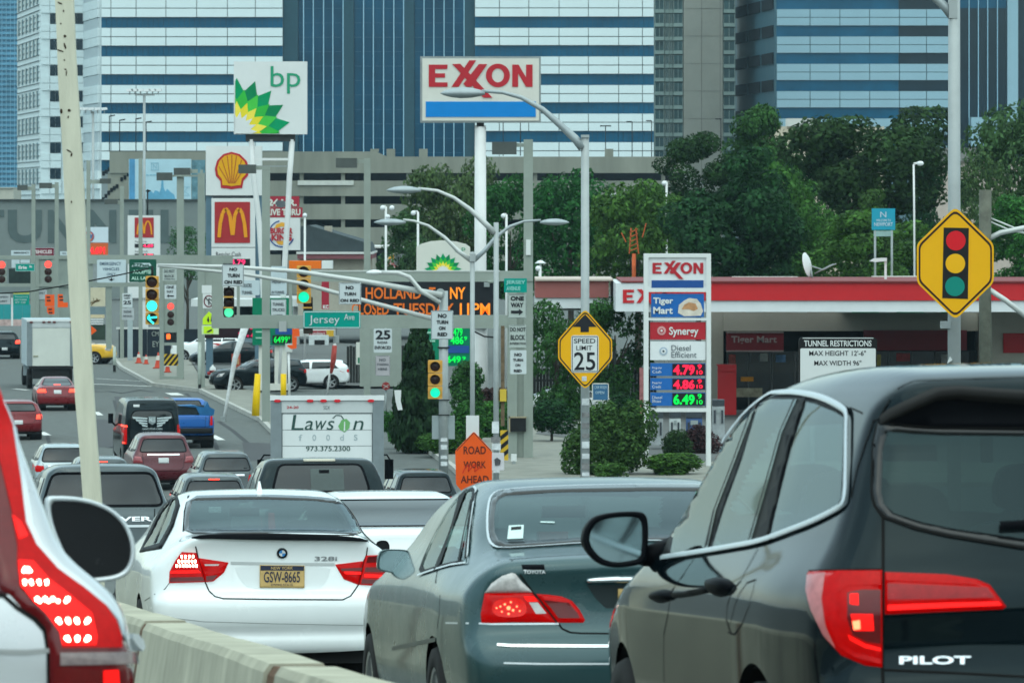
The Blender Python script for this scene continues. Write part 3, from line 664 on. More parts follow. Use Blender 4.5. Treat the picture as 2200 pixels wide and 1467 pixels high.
# ================================================================ commercial signs
SW = M('sign_white', (.66, .68, .67), rough=.45, var=.04, scale=1); SWG = M('sign_cream', (.62, .62, .56), rough=.45, var=.05, scale=1)
RED_ = M('sign_red', (.42, .018, .03), rough=.4, var=.06, scale=1.5); BLUE_ = M('sign_blue', (.012, .14, .48), rough=.4, var=.05)
NAVYB = M('sign_deep_blue', (.015, .07, .26), rough=.4, var=.06); STEEL = M('galvanised', (.27, .30, .30), rough=.5, metal=.3, var=.15, scale=3)
PW = M('pole_white', (.68, .69, .68), rough=.5, var=.07, scale=1, ); BLK = M('sign_black', (.01, .011, .012), rough=.5, var=.05)
LR = EM('led_red', (.9, .01, .05), .9); LG = EM('led_green', (.02, .7, .08), .5); LA = EM('led_amber', (.95, .24, .02), .55); LAD = EM('led_amber_dim', (.6, .12, .02), .45)
LEDBK = M('led_backing', (.02, .006, .01), rough=.4, var=.1)
GDK = M('sign_green', (.0, .17, .085), rough=.45, var=.08); TEAL = M('street_sign_green', (.0, .27, .21), rough=.4, var=.05)
RW = M('sign_reflective_white', (.55, .60, .61), rough=.5, var=.05, scale=2)
GREYSIGN = M('sign_faded', (.40, .43, .44), rough=.6, var=.12, scale=3)
def ribbon(t, name, pts, w, mat, f=.05, parent=None):
    return t.polys(name, [line(pts[i], pts[i+1], w*1.0) for i in range(len(pts)-1)], mat, f=f, parent=parent)
def exxon(t, ox, oy, k, mat, f=.05, parent=None):
    """the interlocked word, drawn on a 650 x 240 grid whose corner sits at ox, oy"""
    q = lambda L: [(ox + (x-650)*k, oy + (y-383)*k) for x, y in L]
    t.poly('letter', q([(650,410),(768,410),(766,438),(690,438),(690,465),(752,465),(752,492),(690,492),(690,522),(768,522),(768,550),(650,550)]), mat, f=f, parent=parent)
    t.poly('letter', q([(1175,410),(1215,410),(1262,490),(1262,410),(1303,410),(1303,550),(1262,550),(1212,465),(1212,550),(1175,550)]), mat, f=f, parent=parent)
    for i, p in enumerate(([(905,383),(948,383),(838,550),(793,550)], [(798,407),(848,405),(1050,618),(993,618)], [(965,407),(1018,407),(918,550),(885,550),(868,530)])):
        t.poly('letter', q(p), mat, f=f+.01*i, parent=parent)
    c = (1085, 478); n = 28; ring = []
    for i in range(n):
        a, b = 2*math.pi*i/n, 2*math.pi*(i+1)/n
        ring.append(q([(c[0]+76*math.cos(a), c[1]+74*math.sin(a)), (c[0]+76*math.cos(b), c[1]+74*math.sin(b)), (c[0]+38*math.cos(b), c[1]+44*math.sin(b)), (c[0]+38*math.cos(a), c[1]+44*math.sin(a))]))
    t.polys('letter', ring, mat, f=f, parent=parent)
def clip(poly, x0, y0, x1, y1):
    for ax, v, sg in ((0, x0, 1), (0, x1, -1), (1, y0, 1), (1, y1, -1)):
        out = []
        for i in range(len(poly)):
            a, b = poly[i-1], poly[i]; ia, ib = (a[ax]-v)*sg >= 0, (b[ax]-v)*sg >= 0
            if ia != ib:
                t_ = (v-a[ax])/(b[ax]-a[ax]); out.append((a[0]+(b[0]-a[0])*t_, a[1]+(b[1]-a[1])*t_))
            if ib: out.append(b)
        poly = out
        if len(poly) < 3: return []
    return poly
def petals(t, cx, cy, R, box, parent=None, f=.05):
    ms = [(1.0, .76, M('petal_dark_green', (.0,.20,.07), var=.1, rough=.5), M('petal_dark_green_b', (.0,.27,.10), var=.1, rough=.5)), (.80, .60, M('petal_green', (.04,.42,.05), var=.08, rough=.5), M('petal_green_b', (.07,.50,.06), var=.08, rough=.5)),
          (.57, .42, M('petal_yellow', (.75,.62,.03), var=.06, rough=.5), M('petal_yellow_b', (.85,.70,.08), var=.06, rough=.5)), (.38, .26, SW, SW)]
    for j, (ro, ri, m1, m2) in enumerate(ms):
        A, B_ = [], []
        for k in range(18):
            a = math.radians(90 + 20*k + (10 if j % 2 else 0)); P_ = lambda r, d: (cx + R*r*math.cos(a+math.radians(d)), cy - R*r*math.sin(a+math.radians(d)))
            p = clip([P_(ro, 0), P_(ri, 10), (cx, cy), P_(ri, -10)], *box)
            if len(p) > 2: (A if k % 2 else B_).append(p)
        for L, m in ((A, m1), (B_, m2)):
            if L: t.polys('petal_ring', L, m, f=f + .012*j, parent=parent)
# --- tall red and blue fuel sign
t = Thing('tall_fuel_sign', 'tall EXXON sign, red letters over a blue bar on one white pole', 'sign', 1032, 50.0)
b = t.box('sign_board', 903, 122, 1162, 264, STEEL, f=.25, b=.5); t.box('face', 907.5, 126.5, 1158, 260, SWG, f=.29, b=-.2, parent=b)
exxon(t, 921.5, 130.6, .3409, RED_, f=.32, parent=b); t.box('blue_bar', 915, 219, 1151, 252, M('bar_bright_blue', (.005,.20,.56), var=.04, rough=.4), f=.32, b=-.25, parent=b)
t.box('yoke', 1024, 264, 1040, 272, DARK, f=.15, b=.25)
mb = MB(); mb.tube([(0,.1,-.1), (0,.1,t.Z(800)), (0,.1,t.Z(600)), (0,.1,t.Z(270))], [.34,.33,.26,.24], 20); t.put('pole', mb, PW, smooth=True)
t.box('clamp', 1018, 700, 1046, 706, STEEL, f=.36, b=.3)
# --- tall petal sign
t = Thing('tall_petal_sign', 'tall square white bp sign with a green and yellow petal burst', 'sign', 582, 46.0)
b = t.box('sign_board', 503, 133, 660, 289, SW, f=.3, b=.3); t.text('bp', 582, 143, 646, 202, M('letter_green', (.03,.30,.16), var=.05), f=.33, bold=.0, parent=b)
petals(t, 509.5, 283.5, 115, (506, 136, 657, 287.5), b, f=.32)
t.box('truss', 528, 289, 634, 304, M('truss_dark', (.04,.045,.045), var=.3), f=.1, b=.3)
t.tube('post', [(540, 300), (545, 380), (556, 470), (562, 560), (569, 700), (572, 826)], .13, PW); t.tube('post', [(628, 300), (622, 380), (618, 470), (612, 560), (606, 700), (600, 826)], .13, PW)
t.box('cross_bar', 540, 340, 625, 345, PW, f=.05, b=.05); t.box('cross_bar', 540, 356, 625, 359, STEEL, f=.05, b=.05)
pb_ = t.box('price_board', 543, 640, 628, 741, GDK, f=.3, b=.1); t.box('led_panel', 586, 720, 626, 738, BLK, f=.32, b=0, parent=pb_); t.text('6499', 589, 722, 619, 736, LG, f=.34, bold=.02, parent=pb_); t.text('9', 620, 722, 624, 729, LG, f=.34, parent=pb_)
t.boxes('print', [(550,711,575,714),(550,724,570,727)], M('print_pale_green', (.3,.55,.42), var=.1), f=.32, parent=pb_); t.box('blue_row', 592, 706, 628, 718, NAVYB, f=.32, b=0, parent=pb_)
t.box('pillar', 556, 741, 566, 835, SWG, f=.1, b=.3); t.box('pillar', 590, 741, 616, 835, SWG, f=.1, b=.3); t.box('plinth', 556, 824, 618, 838, SWG, f=.15, b=.35)
# --- scallop shell and golden arches pylon
t = Thing('arches_pylon', 'blue-grey pylon with a yellow scallop shell over golden arches', 'sign', 502, 42.0)
for x in (450, 555): t.box('column', x-7, 420, x+7, 812, M('pylon_blue_grey', (.10,.17,.22), rough=.5, var=.1), f=.2, b=.4)
b = t.box('shell_board', 443, 314, 563, 420, SW, f=.35, b=.3)
sh = Z([(1555,1020),(1500,1035),(1460,1075),(1443,1130),(1450,1180),(1480,1215),(1484,1262),(1520,1264),(1555,1270),(1595,1264),(1626,1262),(1635,1212),(1665,1180),(1674,1130),(1656,1080),(1610,1035)], 0, 0, .3204)
sc = (sum(p[0] for p in sh)/len(sh), 366.5)
t.poly('shell_edge', sh, RED_, f=.38, parent=b)
iy = [(sc[0]+(x-sc[0])*.86, sc[1]+(y-sc[1])*.86-1) for x, y in sh]; t.poly('shell', iy, M('shell_yellow', (.72,.36,.01), var=.05, rough=.45), f=.40, parent=b)
t.polys('shell_rib', [line((sc[0]+(x-sc[0])*.22, 394), (x, y), 1.5) for x, y in ((471,358),(478,344),(489,335),(499,332),(509,335),(520,344),(528,358))], M('rib_red', (.4,.08,.02), var=0), f=.42, parent=b)
t.box('gap_bar', 455, 416, 537, 423, M('bar_grey', (.1,.11,.12), var=.2), f=.3, b=.1)
b = t.box('arches_board', 455, 426, 549, 531, SW, f=.35, b=.2); t.box('red_panel', 462, 434, 538, 522, M('panel_brick_red', (.36,.025,.03), var=.06, rough=.4), f=.38, b=-.3, parent=b)
GA = M('arch_gold', (.75,.30,.015), var=.04, rough=.4)
ribbon(t, 'arch', [(471.5,510),(474,480),(479,458),(485,449),(490,452),(495,464),(500,505)], 7.5, GA, f=.41, parent=b); ribbon(t, 'arch', [(501,505),(505,464),(510,452),(515,449),(521,458),(526,480),(529,510)], 7.5, GA, f=.42, parent=b)
b = t.box('price_board', 455, 532.5, 549, 640, SW, f=.35, b=.2); t.text('Regular Cash', 465, 541, 518, 554, M('print_dark', (.04,.04,.05), var=0), f=.38, parent=b)
t.box('led_panel', 472, 556, 538, 571, BLK, f=.38, b=-.3, parent=b); t.text('4.79', 496, 557, 528, 570, EM('led_pink', (.9,.03,.15), .6), f=.40, bold=.03, parent=b); t.box('led_panel', 430, 700, 574, 726, LEDBK, f=.3, b=-.2)
t.texts([('4.79', 512, 703, 570, 724)], EM('led_crimson', (.45,.005,.06), .6), f=.33, bold=.03)
# --- small arches pylon
t = Thing('arches_pylon', 'small white pylon with golden arches on a red square over red price digits', 'sign', 310, 31.0)
b = t.box('board', 275, 463, 344, 640, SW, f=.3, b=.3); t.box('red_panel', 290, 467.5, 331, 510.5, M('panel_brick_red', 0), f=.33, b=-.2, parent=b)
ribbon(t, 'arch', [(295.5,504),(297,488),(300,478),(303,475),(306,478),(308,486),(310,502)], 3.4, GA, f=.36, parent=b); ribbon(t, 'arch', [(310.5,502),(312,486),(315,478),(318,475),(322,478),(325,488),(326.5,504)], 3.4, GA, f=.37, parent=b)
for y, a in ((524, '4.69'), (545, '4.79')):
    t.box('led_panel', 290, y, 331, y+8, BLK, f=.33, b=-.2, parent=b); t.text(a, 308, y+.5, 330, y+7.5, EM('led_hot_pink', (1.,.03,.12), 1.2), f=.35, bold=.04, parent=b)
t.texts([('Regular Cash', 291, 517, 316, 522), ('Regular Credit', 291, 538, 318, 543)], M('print_dark', 0), f=.34, parent=b)
t.box('post', 300, 640, 318, 715, PW, f=.1, b=.3)
# --- orange disc sign
t = Thing('round_logo_sign', 'white sign with round orange logo over an orange price panel', 'sign', 205, 29.0)
b = t.box('board', 160, 488, 232.5, 521, M('sign_bluish_white', (.55,.63,.68), rough=.5, var=.04), f=.2, b=.2); t.disc('disc', 191, 508, 12, M('disc_blue', (.05,.12,.3), var=0), f=.23, parent=b); t.disc('disc', 191, 508, 11, M('disc_orange', (.55,.12,.06), var=0), f=.25, parent=b); t.disc('disc', 191, 508, 8, M('disc_white', (.6,.6,.6), var=0), f=.26, parent=b)
t.text('Gulf', 182, 503, 200, 513, M('disc_blue', 0), f=.28, bold=.04, parent=b)
b = t.box('price_panel', 160, 522, 232, 560, M('panel_orange', (.55,.11,.03), rough=.5, var=.08), f=.2, b=.2); t.text('4.691', 193, 530, 226, 546, EM('led_scarlet', (.9,.02,.03), .9), f=.24, bold=.05, parent=b)
t.box('post', 200, 560, 208, 694, STEEL, f=.1, b=.1)
# --- burger sign with drive-thru boards
t = Thing('burger_sign', 'red 24 HR. DRIVE THRU boards over a white panel with a round burger logo', 'sign', 608, 37.0)
MR = M('board_crimson', (.33,.02,.04), rough=.45, var=.07)
b = t.box('red_board', 574, 422, 643, 445, MR, f=.25, b=.2); t.text('24 HR.', 576, 428, 638, 443, SWG, f=.28, bold=.05, parent=b)
b = t.box('red_board', 572, 446, 650, 467, MR, f=.27, b=.2); t.text('DRIVE THRU', 562, 449, 646, 463, SWG, f=.30, bold=.04, parent=b)
b = t.box('logo_board', 574, 468, 645, 537.5, SW, f=.25, b=.2); cx, cy = 605.5, 502.5
ribbon(t, 'ring', [(cx + 27*math.cos(a), cy - 28*math.sin(a)) for a in [math.radians(d) for d in range(100, 345, 14)]], 2.6, NAVYB, f=.28, parent=b)
BUN = M('bun_gold', (.72,.36,.04), var=.05)
t.poly('bun', [(cx-16, cy-11), (cx-12, cy-20), (cx, cy-25), (cx+12, cy-22), (cx+18, cy-12), (cx, cy-16)], BUN, f=.28, parent=b); t.poly('bun', [(cx-12, cy+16), (cx+12, cy+14), (cx+9, cy+21), (cx, cy+24), (cx-8, cy+22)], BUN, f=.28, parent=b)
t.texts([('BURGER', cx-24, cy-13, cx+24, cy), ('KING', cx-22, cy+1, cx+22, cy+15)], RED_, f=.31, bold=.05, parent=b)
t.box('pole', 604, 537, 614, 770, DARK, f=.1, b=.3)
t = Thing('floodlight', 'dark floodlight on the corner of the red drive-thru board', 'floodlight', 603, 38.0, py=445)
t.poly('housing', [(592,437),(597,430),(613,432),(614,443),(605,447),(596,444)], M('lamp_housing', (.1,.11,.12), var=.2), f=.5, b=-.3); t.tube('bracket', [(604,445),(604,440)], .05, DARK)
t = Thing('burger_sign', 'small round-topped burger sign on the dark roof, next to a grey box light', 'sign', 842, 36.0, py=580)
t.poly('panel', [(829,578),(832,556),(838,547),(850,543),(860,548),(862,578)], SWG, f=.1, b=.1); t.poly('bun', [(833,556),(840,548),(850,546),(856,552),(856,557)], BUN, f=.13); t.text('KING', 834, 560, 858, 575, RED_, f=.13, bold=.03); t.tube('post', [(845,578),(845,590)], .06, DARK)
t = Thing('box_light', 'grey box light on a short post beside the small burger sign', 'floodlight', 860, 37.0, py=590)
t.box('housing', 847, 546, 871, 569, M('box_grey', (.28,.31,.31), rough=.5, var=.1), f=.5, b=.2); t.tube('post', [(858,568),(858,592)], .05, DARK)
# --- arched petal sign with green price board
t = Thing('arched_petal_sign', 'arched white petal sign with a green price board below', 'sign', 952, 53.0)
ar = [(895,602),(895,530),(905,524),(925,518.5),(950,516.5),(980,519),(1000,524.5),(1010,531),(1010,602)]
b = t.poly('board', ar, SWG, f=.25, b=.25); petals(t, 952, 584, 40, (897, 520, 1008, 602), b, f=.28); t.text('b', 978, 532, 985, 541, M('letter_green', 0), f=.28, parent=b); t.text('p', 992, 532, 1000, 541, M('letter_green', 0), f=.28, parent=b)
b = t.box('price_board', 903, 602, 1010, 786, GDK, f=.25, b=.25)
t.texts([('4119', 974, 682, 1003, 692), ('479', 974, 704, 994, 722), ('486', 968, 722, 996, 739), ('649', 960, 764, 990, 779)], LG, f=.30, bold=.03, parent=b); t.texts([('9', 997, 722, 1004, 731), ('9', 993, 765, 1001, 773)], LG, f=.30, bold=.03, parent=b)
t.box('blue_row', 962, 742, 1008, 758, NAVYB, f=.28, b=0, parent=b); t.boxes('print', [(910,712,940,716),(910,730,935,734)], M('print_pale_green', 0), f=.28, parent=b)
t.box('pillar', 915, 786, 925, 905, SW, f=.15, b=.2); t.box('pillar', 990, 786, 1000, 905, SW, f=.15, b=.2)
# --- price pylon
t = Thing('price_pylon', 'white price pylon with EXXON on top and lit red and green prices', 'sign', 1455, 64.0)
fr = t.boxes('frame', [(1383,545,1393,1014),(1517,545,1527,1014),(1393,545,1517,553),(1393,876,1517,884),(1393,621,1517,627),(1393,683,1517,688)], SW, f=.28, b=.28)
b = t.box('logo_panel', 1393, 553, 1517, 621, M('panel_white', (.70,.72,.73), rough=.35, var=.03), f=.2, b=.2); exxon(t, 1401.5, 560, .167, RED_, f=.23, parent=b); t.box('blue_bar', 1399.5, 602, 1511, 618, NAVYB, f=.22, b=-.1, parent=b)
b = t.box('shop_panel', 1399, 631, 1512, 681, M('panel_blue', (.015,.12,.40), rough=.4, var=.05), f=.22, b=.2); t.texts([('Tiger', 1403, 639, 1446, 656), ('Mart', 1403, 659, 1445, 674)], SW, f=.25, bold=.03, parent=b)
t.poly('white_patch', [(1456,672),(1458,655),(1470,645),(1480,640),(1497,642),(1505,652),(1510,668),(1505,678),(1470,679)], M('patch_cream', (.62,.56,.48), var=.2, scale=4), f=.24, parent=b); t.poly('tan_patch', [(1464,664),(1470,654),(1480,649),(1494,652),(1499,663),(1490,668),(1480,664)], M('patch_tan', (.48,.25,.12), var=.3, scale=5), f=.25, parent=b)
b = t.box('fuel_panel', 1396.5, 692, 1515.5, 729, RED_, f=.22, b=.2); t.text('Synergy', 1437, 702, 1500, 724, SW, f=.25, bold=.02, parent=b); t.disc('emblem', 1421, 710, 9.5, M('emblem_pink', (.6,.3,.3), var=.2), f=.24, parent=b, n=14); t.disc('emblem', 1421, 710, 5, RED_, f=.25, parent=b, n=12); t.disc('emblem', 1421, 710, 2.6, SW, f=.26, parent=b, n=10)
b = t.box('fuel_panel', 1396.5, 733, 1515.5, 773, M('panel_white', 0), f=.22, b=.2); t.texts([('Diesel', 1442, 741, 1483, 753), ('Efficient', 1442, 755, 1496, 768)], M('print_slate', (.06,.08,.1), var=0), f=.25, parent=b); t.disc('emblem', 1425, 754, 9, M('emblem_grey', (.35,.42,.5), var=.2), f=.24, parent=b, n=14); t.disc('emblem', 1425, 754, 5.5, M('panel_white', 0), f=.25, parent=b, n=12); t.disc('emblem', 1425, 754, 2.4, M('print_slate', 0), f=.26, parent=b, n=10)
for y0, y1, tx, led, la in ((780,807,'4.79',LR,('Regular','Cash')), (812,837,'4.86',LR,('Regular','Credit')), (843,871,'6.49',LG,('Diesel','Efficient'))):
    b = t.box('price_row', 1397, y0, 1515, y1, M('panel_blue', 0), f=.22, b=.2); t.box('led_panel', 1444, y0+1, 1514, y1-1, LEDBK if led is LR else BLK, f=.24, b=0, parent=b)
    t.text(tx, 1446, y0+3, 1492, y1-2, led, f=.27, bold=.04, parent=b); t.texts([('9', 1498, y0+2, 1507, (y0+y1)/2-1), ('10', 1496, (y0+y1)/2+1, 1509, y1-3)], led, f=.27, bold=.02, parent=b)
    t.texts([(la[0], 1401, y0+7, 1422, y0+13), (la[1], 1401, y0+15, 1420, y0+21)], SW, f=.25, parent=b)
# --- filling station canopy, shop and pumps
t = Thing('filling_station', 'filling station with a long red and white canopy and a grey shop beneath it', 'filling station', 1700, 52.0)
CR = M('canopy_red', (.50, .016, .022), rough=.4, var=.05); CRS = M('canopy_shaded_red', (.30, .10, .09), rough=.6, var=.06); CW = M('canopy_white_gloss', (.66,.69,.7), rough=.4, var=.04)  # the duller red has the left face's shade and haze mixed in
t.box('canopy_fascia', 1385, 604, 2500, 641, CR, f=5.0, b=7); t.box('canopy_skirt', 1385, 641.5, 2500, 665, CW, f=4.9, b=7)
t.box('canopy_edge', 1330, 600, 2500, 603.6, M('edge_dark_red', (.18,.03,.03), var=.1), f=5.1, b=7)
t.box('canopy_fascia', 1150, 604, 1308, 640, CRS, f=-.5, b=8); t.box('canopy_skirt', 1150, 640.5, 1308, 663, CW, f=-.6, b=8); t.box('canopy_edge', 1150, 599.6, 1318, 603.6, M('canopy_tan_edge', (.5,.42,.36), var=.05), f=-.3, b=8)
lb = t.box('canopy_sign', 1318, 604.5, 1384.5, 664, CW, f=5.05, b=7); exxon(t, 1333, 612.7, .20, CR, f=5.09, parent=lb)
t.box('canopy_soffit', 1150, 665.5, 2500, 668, M('soffit', (.35,.37,.37), rough=.6, var=.1), f=-1, b=7)
WALLG = M('station_wall', (.36, .35, .30), rough=.85, var=.08, scale=.6)
t.box('shop_wall', 1535, 668, 1572, 905, WALLG, f=-9.1, b=16); t.box('shop_wall', 1572, 678, 2140, 722, WALLG, f=-9, b=16); t.box('shop_wall', 2142, 672, 2500, 905, M('station_wall_pale', (.50,.48,.41), rough=.85, var=.06), f=-5, b=16)
t.box('shop_back', 1572, 722, 2140, 905, DARK, f=-10.5, b=16)
t.box('glass_front', 1580, 768, 2140, 905, GLO, f=-9.6, b=9.8); t.boxes('glazing_bar', [(x, 768, x+3, 905) for x in range(1628, 2140, 52)], M('bar_steel', (.12,.13,.13), var=0), f=-9.5, b=9.8)
t.box('green_band', 1836, 668, 2100, 680, M('band_green', (.02,.30,.17), rough=.4, var=.1), f=-8, b=9)
sg = t.box('shop_sign', 1578, 725, 1706, 767, M('sign_maroon', (.16,.012,.018), rough=.4, var=.05), f=-8.9, b=9.3); t.text('Tiger Mart', 1589, 733, 1691, 752, M('print_dim', (.30,.25,.24), var=0), f=-8.87, bold=.02, parent=sg); t.boxes('sign_edge', [(1578,765,1706,768),(1578,724,1706,726)], M('print_dim', 0), f=-8.85, b=9.3, parent=sg)
t.box('shop_sign', 1885, 720, 2115, 765, M('sign_maroon', 0), f=-8.9, b=9.3); t.box('shop_sign', 2178, 722, 2300, 765, CR, f=-4.9, b=6)
t.box('canopy_column', 1544, 785, 1584, 905, CR, f=-1, b=1.5); t.poly('column_head', [(1540,784),(1584,784),(1584,800),(1556,800),(1548,792)], CR, f=-.9, b=1.5)
for (a, b_) in ((1300, 1306), (1318, 1323)): t.box('post', a, 750, b_, 880, M('post_dark', (.06,.08,.08), var=.1), f=.1, b=.1)
for (x0, y0, x1, y1, cl) in ((1585,775,1600,800,(.5,.1,.08)),(1655,772,1672,790,(.4,.42,.4)),(1690,776,1712,792,(.1,.2,.35)),(1600,850,1660,870,(.3,.28,.2)),(1900,775,1925,800,(.45,.4,.1)),(1960,772,1990,790,(.35,.05,.05)),(2060,775,2085,800,(.4,.42,.42))): t.box('window_poster', x0, y0, x1, y1, M('poster_%d' % x0, cl, rough=.6, var=.4, scale=5), f=-9.45, b=9.6)
for x in range(1600, 2200, 95): t.box('soffit_light', x, 667.5, x+34, 669.5, M('soffit_lamp', (.7,.72,.72), var=0), f=2, b=0)
t.box('window_poster', 1612, 825, 1640, 835, M('poster_amber', (.6,.25,.02), var=.3), f=-9.45, b=9.6)
t = Thing('roof_dish', 'white satellite dish on the canopy roof', 'satellite dish', 1755, 51.0, py=600)
mb = MB(); mb.lathe([(.02, 0), (.18, .03), (.33, .09), (.42, .17)], (0, 0, 0), 'y', 20); q = t.put('dish', mb, SW, smooth=True); q.location = (t.X(1740), 0, t.Z(567)); q.rotation_euler = (math.radians(-12), 0, math.radians(66)); q.scale = (1.1, .8, 1.25)
t.tube('arm', [(1744,572),(1768,580),(1790,568)], .035, STEEL); t.tube('arm', [(1750,588),(1785,570),(1797,567)], .03, STEEL); t.tube('foot', [(1745,600),(1742,580)], .05, STEEL)
for i, (a, y, b_, y1) in enumerate(((1572,594,1712,600),(1872,593,1972,601),(1712,595,1868,600))):
    q = Thing('roof_duct', ('low white duct on the canopy roof left of the dish', 'low white duct on the canopy roof left of the amber warning sign', 'low brown duct on the canopy roof behind the dish')[i], 'duct', a, 50.0, 'ducts on the canopy roof', py=600.5); q.box('duct', a, y, b_, y1, (SWG, SWG, M('duct_brown', (.08,.04,.03), var=.2))[i], f=1, b=0)
def pump(px, lab, mat, x0, x1, y0, y1):
    t = Thing('fuel_pump', lab, 'fuel pump', px, 60.0, 'fuel pumps under the red canopy', py=y1)
    t.box('cabinet', x0, y0+14, x1, y1, mat, f=.3, b=.3); t.box('head', x0, y0, x1, y0+13, M('pump_dark', (.05,.06,.07), rough=.4, var=.2), f=.32, b=.3); t.boxes('nozzle', [(x0+3,y0+22,x0+7,y0+50),(x1-7,y0+22,x1-3,y0+50)], M('pump_dark', 0), f=.36, b=0); t.box('display', x0+9, y0+18, x1-9, y0+28, M('display_grey', (.3,.34,.34), var=0), f=.33, b=0)
PG = M('pump_grey', (.33,.36,.37), rough=.5, var=.2, scale=3)
pump(1410, 'grey fuel pump just right of the left leg of the price pylon', PG, 1396, 1424, 884, 955); pump(1450, 'white fuel pump in the middle under the price pylon', M('pump_white', 0), 1438, 1462, 884, 950); pump(1490, 'blue and grey fuel pump beside the right leg of the price pylon', M('pump_blue', (.06,.12,.28), rough=.5, var=.2), 1474, 1508, 884, 940); pump(1542, 'grey fuel pump left of the red canopy column', PG, 1530, 1556, 858, 940)
t = Thing('hanging_poster', 'red-striped banner hanging behind the left leg of the price pylon', 'banner', 1381, 61.0, py=870); t.box('cloth', 1374, 790, 1388, 890, M('cloth_red_white', (.30,.12,.12), var=.5, scale=4), f=.02, b=.02)
# orange play-tower framing glimpsed in the trees
t = Thing('crane_lattice', 'orange lattice tower glimpsed among the trees left of the price pylon', 'lattice tower', 1362, 44.0); OR = M('lattice_orange', (.50,.10,.03), var=.3, scale=3)
t.polys('lattice', [line((1352,545),(1356,490),2.5), line((1372,545),(1366,490),2.5)] + [line((1352+i*.2,540-i*10),(1371-i*.2,532-i*10),2) for i in range(5)] + [line((1335,500),(1345,520),2), line((1388,480),(1380,510),2)], OR, f=.1, b=.1)
t.tube('mast', [(1362,545),(1362,640)], .1, OR)
# teal banner sign in the trees
t = Thing('banner_sign', 'teal banner sign with white lettering on posts, in front of the dark trees', 'sign', 1898, 50.0)
b = t.box('panel', 1873, 448, 1923, 494, M('banner_teal', (.02,.30,.42), rough=.5, var=.05), f=.05, b=.05); t.texts([('WELCOME TO', 1882, 471, 1914, 476), ('NEWPORT', 1878, 478, 1918, 486)], M('print_pale', (.45,.6,.68), var=0), f=.07, bold=.02, parent=b); t.text('N', 1891, 455, 1904, 467, M('print_pale', 0), f=.07, parent=b)
t.box('lower_panel', 1877, 496, 1918, 508, M('banner_pale', (.25,.4,.38), var=.2), f=.04, b=.04); t.tube('post', [(1880,495),(1880,640)], .05, STEEL); t.tube('post', [(1916,495),(1916,640)], .05, STEEL)
t = Thing('notice_board', 'small blue notice board below the speed limit sign, by the fence', 'sign', 1290, 58.0); t.box('panel', 1273, 824, 1307, 860, M('notice_blue', (.04,.13,.25), rough=.5, var=.1), f=.05, b=.03); t.boxes('frame', [(1272,823,1308,825),(1272,859,1308,861),(1272,823,1274,861),(1306,823,1308,861)], SWG, f=.06, b=.03); t.texts([('CAR WASH', 1277, 828, 1303, 835), ('OPEN', 1279, 840, 1298, 846)], M('print_pale', 0), f=.08); t.tube('post', [(1290,861),(1290,905)], .04, STEEL)
# ================================================================ gantries, signals, lamps and road signs
GAN = M('gantry_grey_green', (.27, .305, .27), rough=.7, var=.09, scale=1.2)
AMB = M('signal_yellow', (.62, .34, .07), rough=.45, var=.08, scale=6); SIGB = M('signal_dark', (.035,.028,.02), rough=.6, var=.2)
TX = M('print_black', (.015,.016,.02), var=0, rough=.5)
def gbox(t, x, y, w, h, arm=None):
    b = t.box('floodlight', x, y, x+w, y+h, M('floodlight_dark', (.075,.085,.08), rough=.5, var=.15), f=.3, b=.3)
    if arm: t.box('light_arm', min(arm, x+w), y+3, max(arm, x), y+11, GAN, f=.08, b=.08)
# near gantry
t = Thing('sign_gantry', 'nearest grey-green steel sign gantry, its two-post ladder column right of the twin streetlamp', 'gantry', 1118, 62.0)
t.box('post', 1090, 604, 1111, 1000, GAN, f=.15, b=.15); t.box('post', 1125, 300, 1145, 1000, GAN, f=.15, b=.15)
t.box('face_plate', 1111, 604, 1125, 1000, GAN, f=.04, b=.1); t.box('head_plate', 1074, 582, 1145, 604, GAN, f=.2, b=.2); t.box('base_plate', 1084, 992, 1150, 1002, GAN, f=.25, b=.25)
t.box('beam', 640, 584, 1074, 605, GAN, f=.18, b=.18); t.box('beam', 455, 677, 1090, 705, GAN, f=.18, b=.18); t.box('beam_cap', 640, 581, 1074, 583.8, M('cap_pale', (.5,.53,.5), var=.05), f=.2, b=.2)
t.box('post', 455, 549, 479, 677, GAN, f=.1, b=.15); t.box('post', 509, 600, 515, 677, GAN, f=.08, b=.08); t.box('post', 563, 366, 580, 905, GAN, f=.1, b=.1); t.box('post', 621, 605, 627, 677, GAN, f=.06, b=.06)
gbox(t, 1057, 305, 53, 27, 1145); gbox(t, 513, 354, 37, 19, 580); t.box('control_box', 1094, 896, 1130, 926, BLK, f=.28, b=-.1); t.boxes('control_box_frame', [(1093,894,1131,897),(1093,894,1096,928)], M('frame_tan', (.35,.3,.2), var=0), f=.3, b=-.1)
t.box('collar', 600, 690, 616, 712, M('collar_grey', (.36,.38,.37), var=0), f=.25, b=.1); t.tube('dropper', [(1048,605,-.25),(1060,605,-.25)], .05, GAN)
t.box('conduit', 1130, 515, 1140, 548, SW, f=.25, b=-.1)
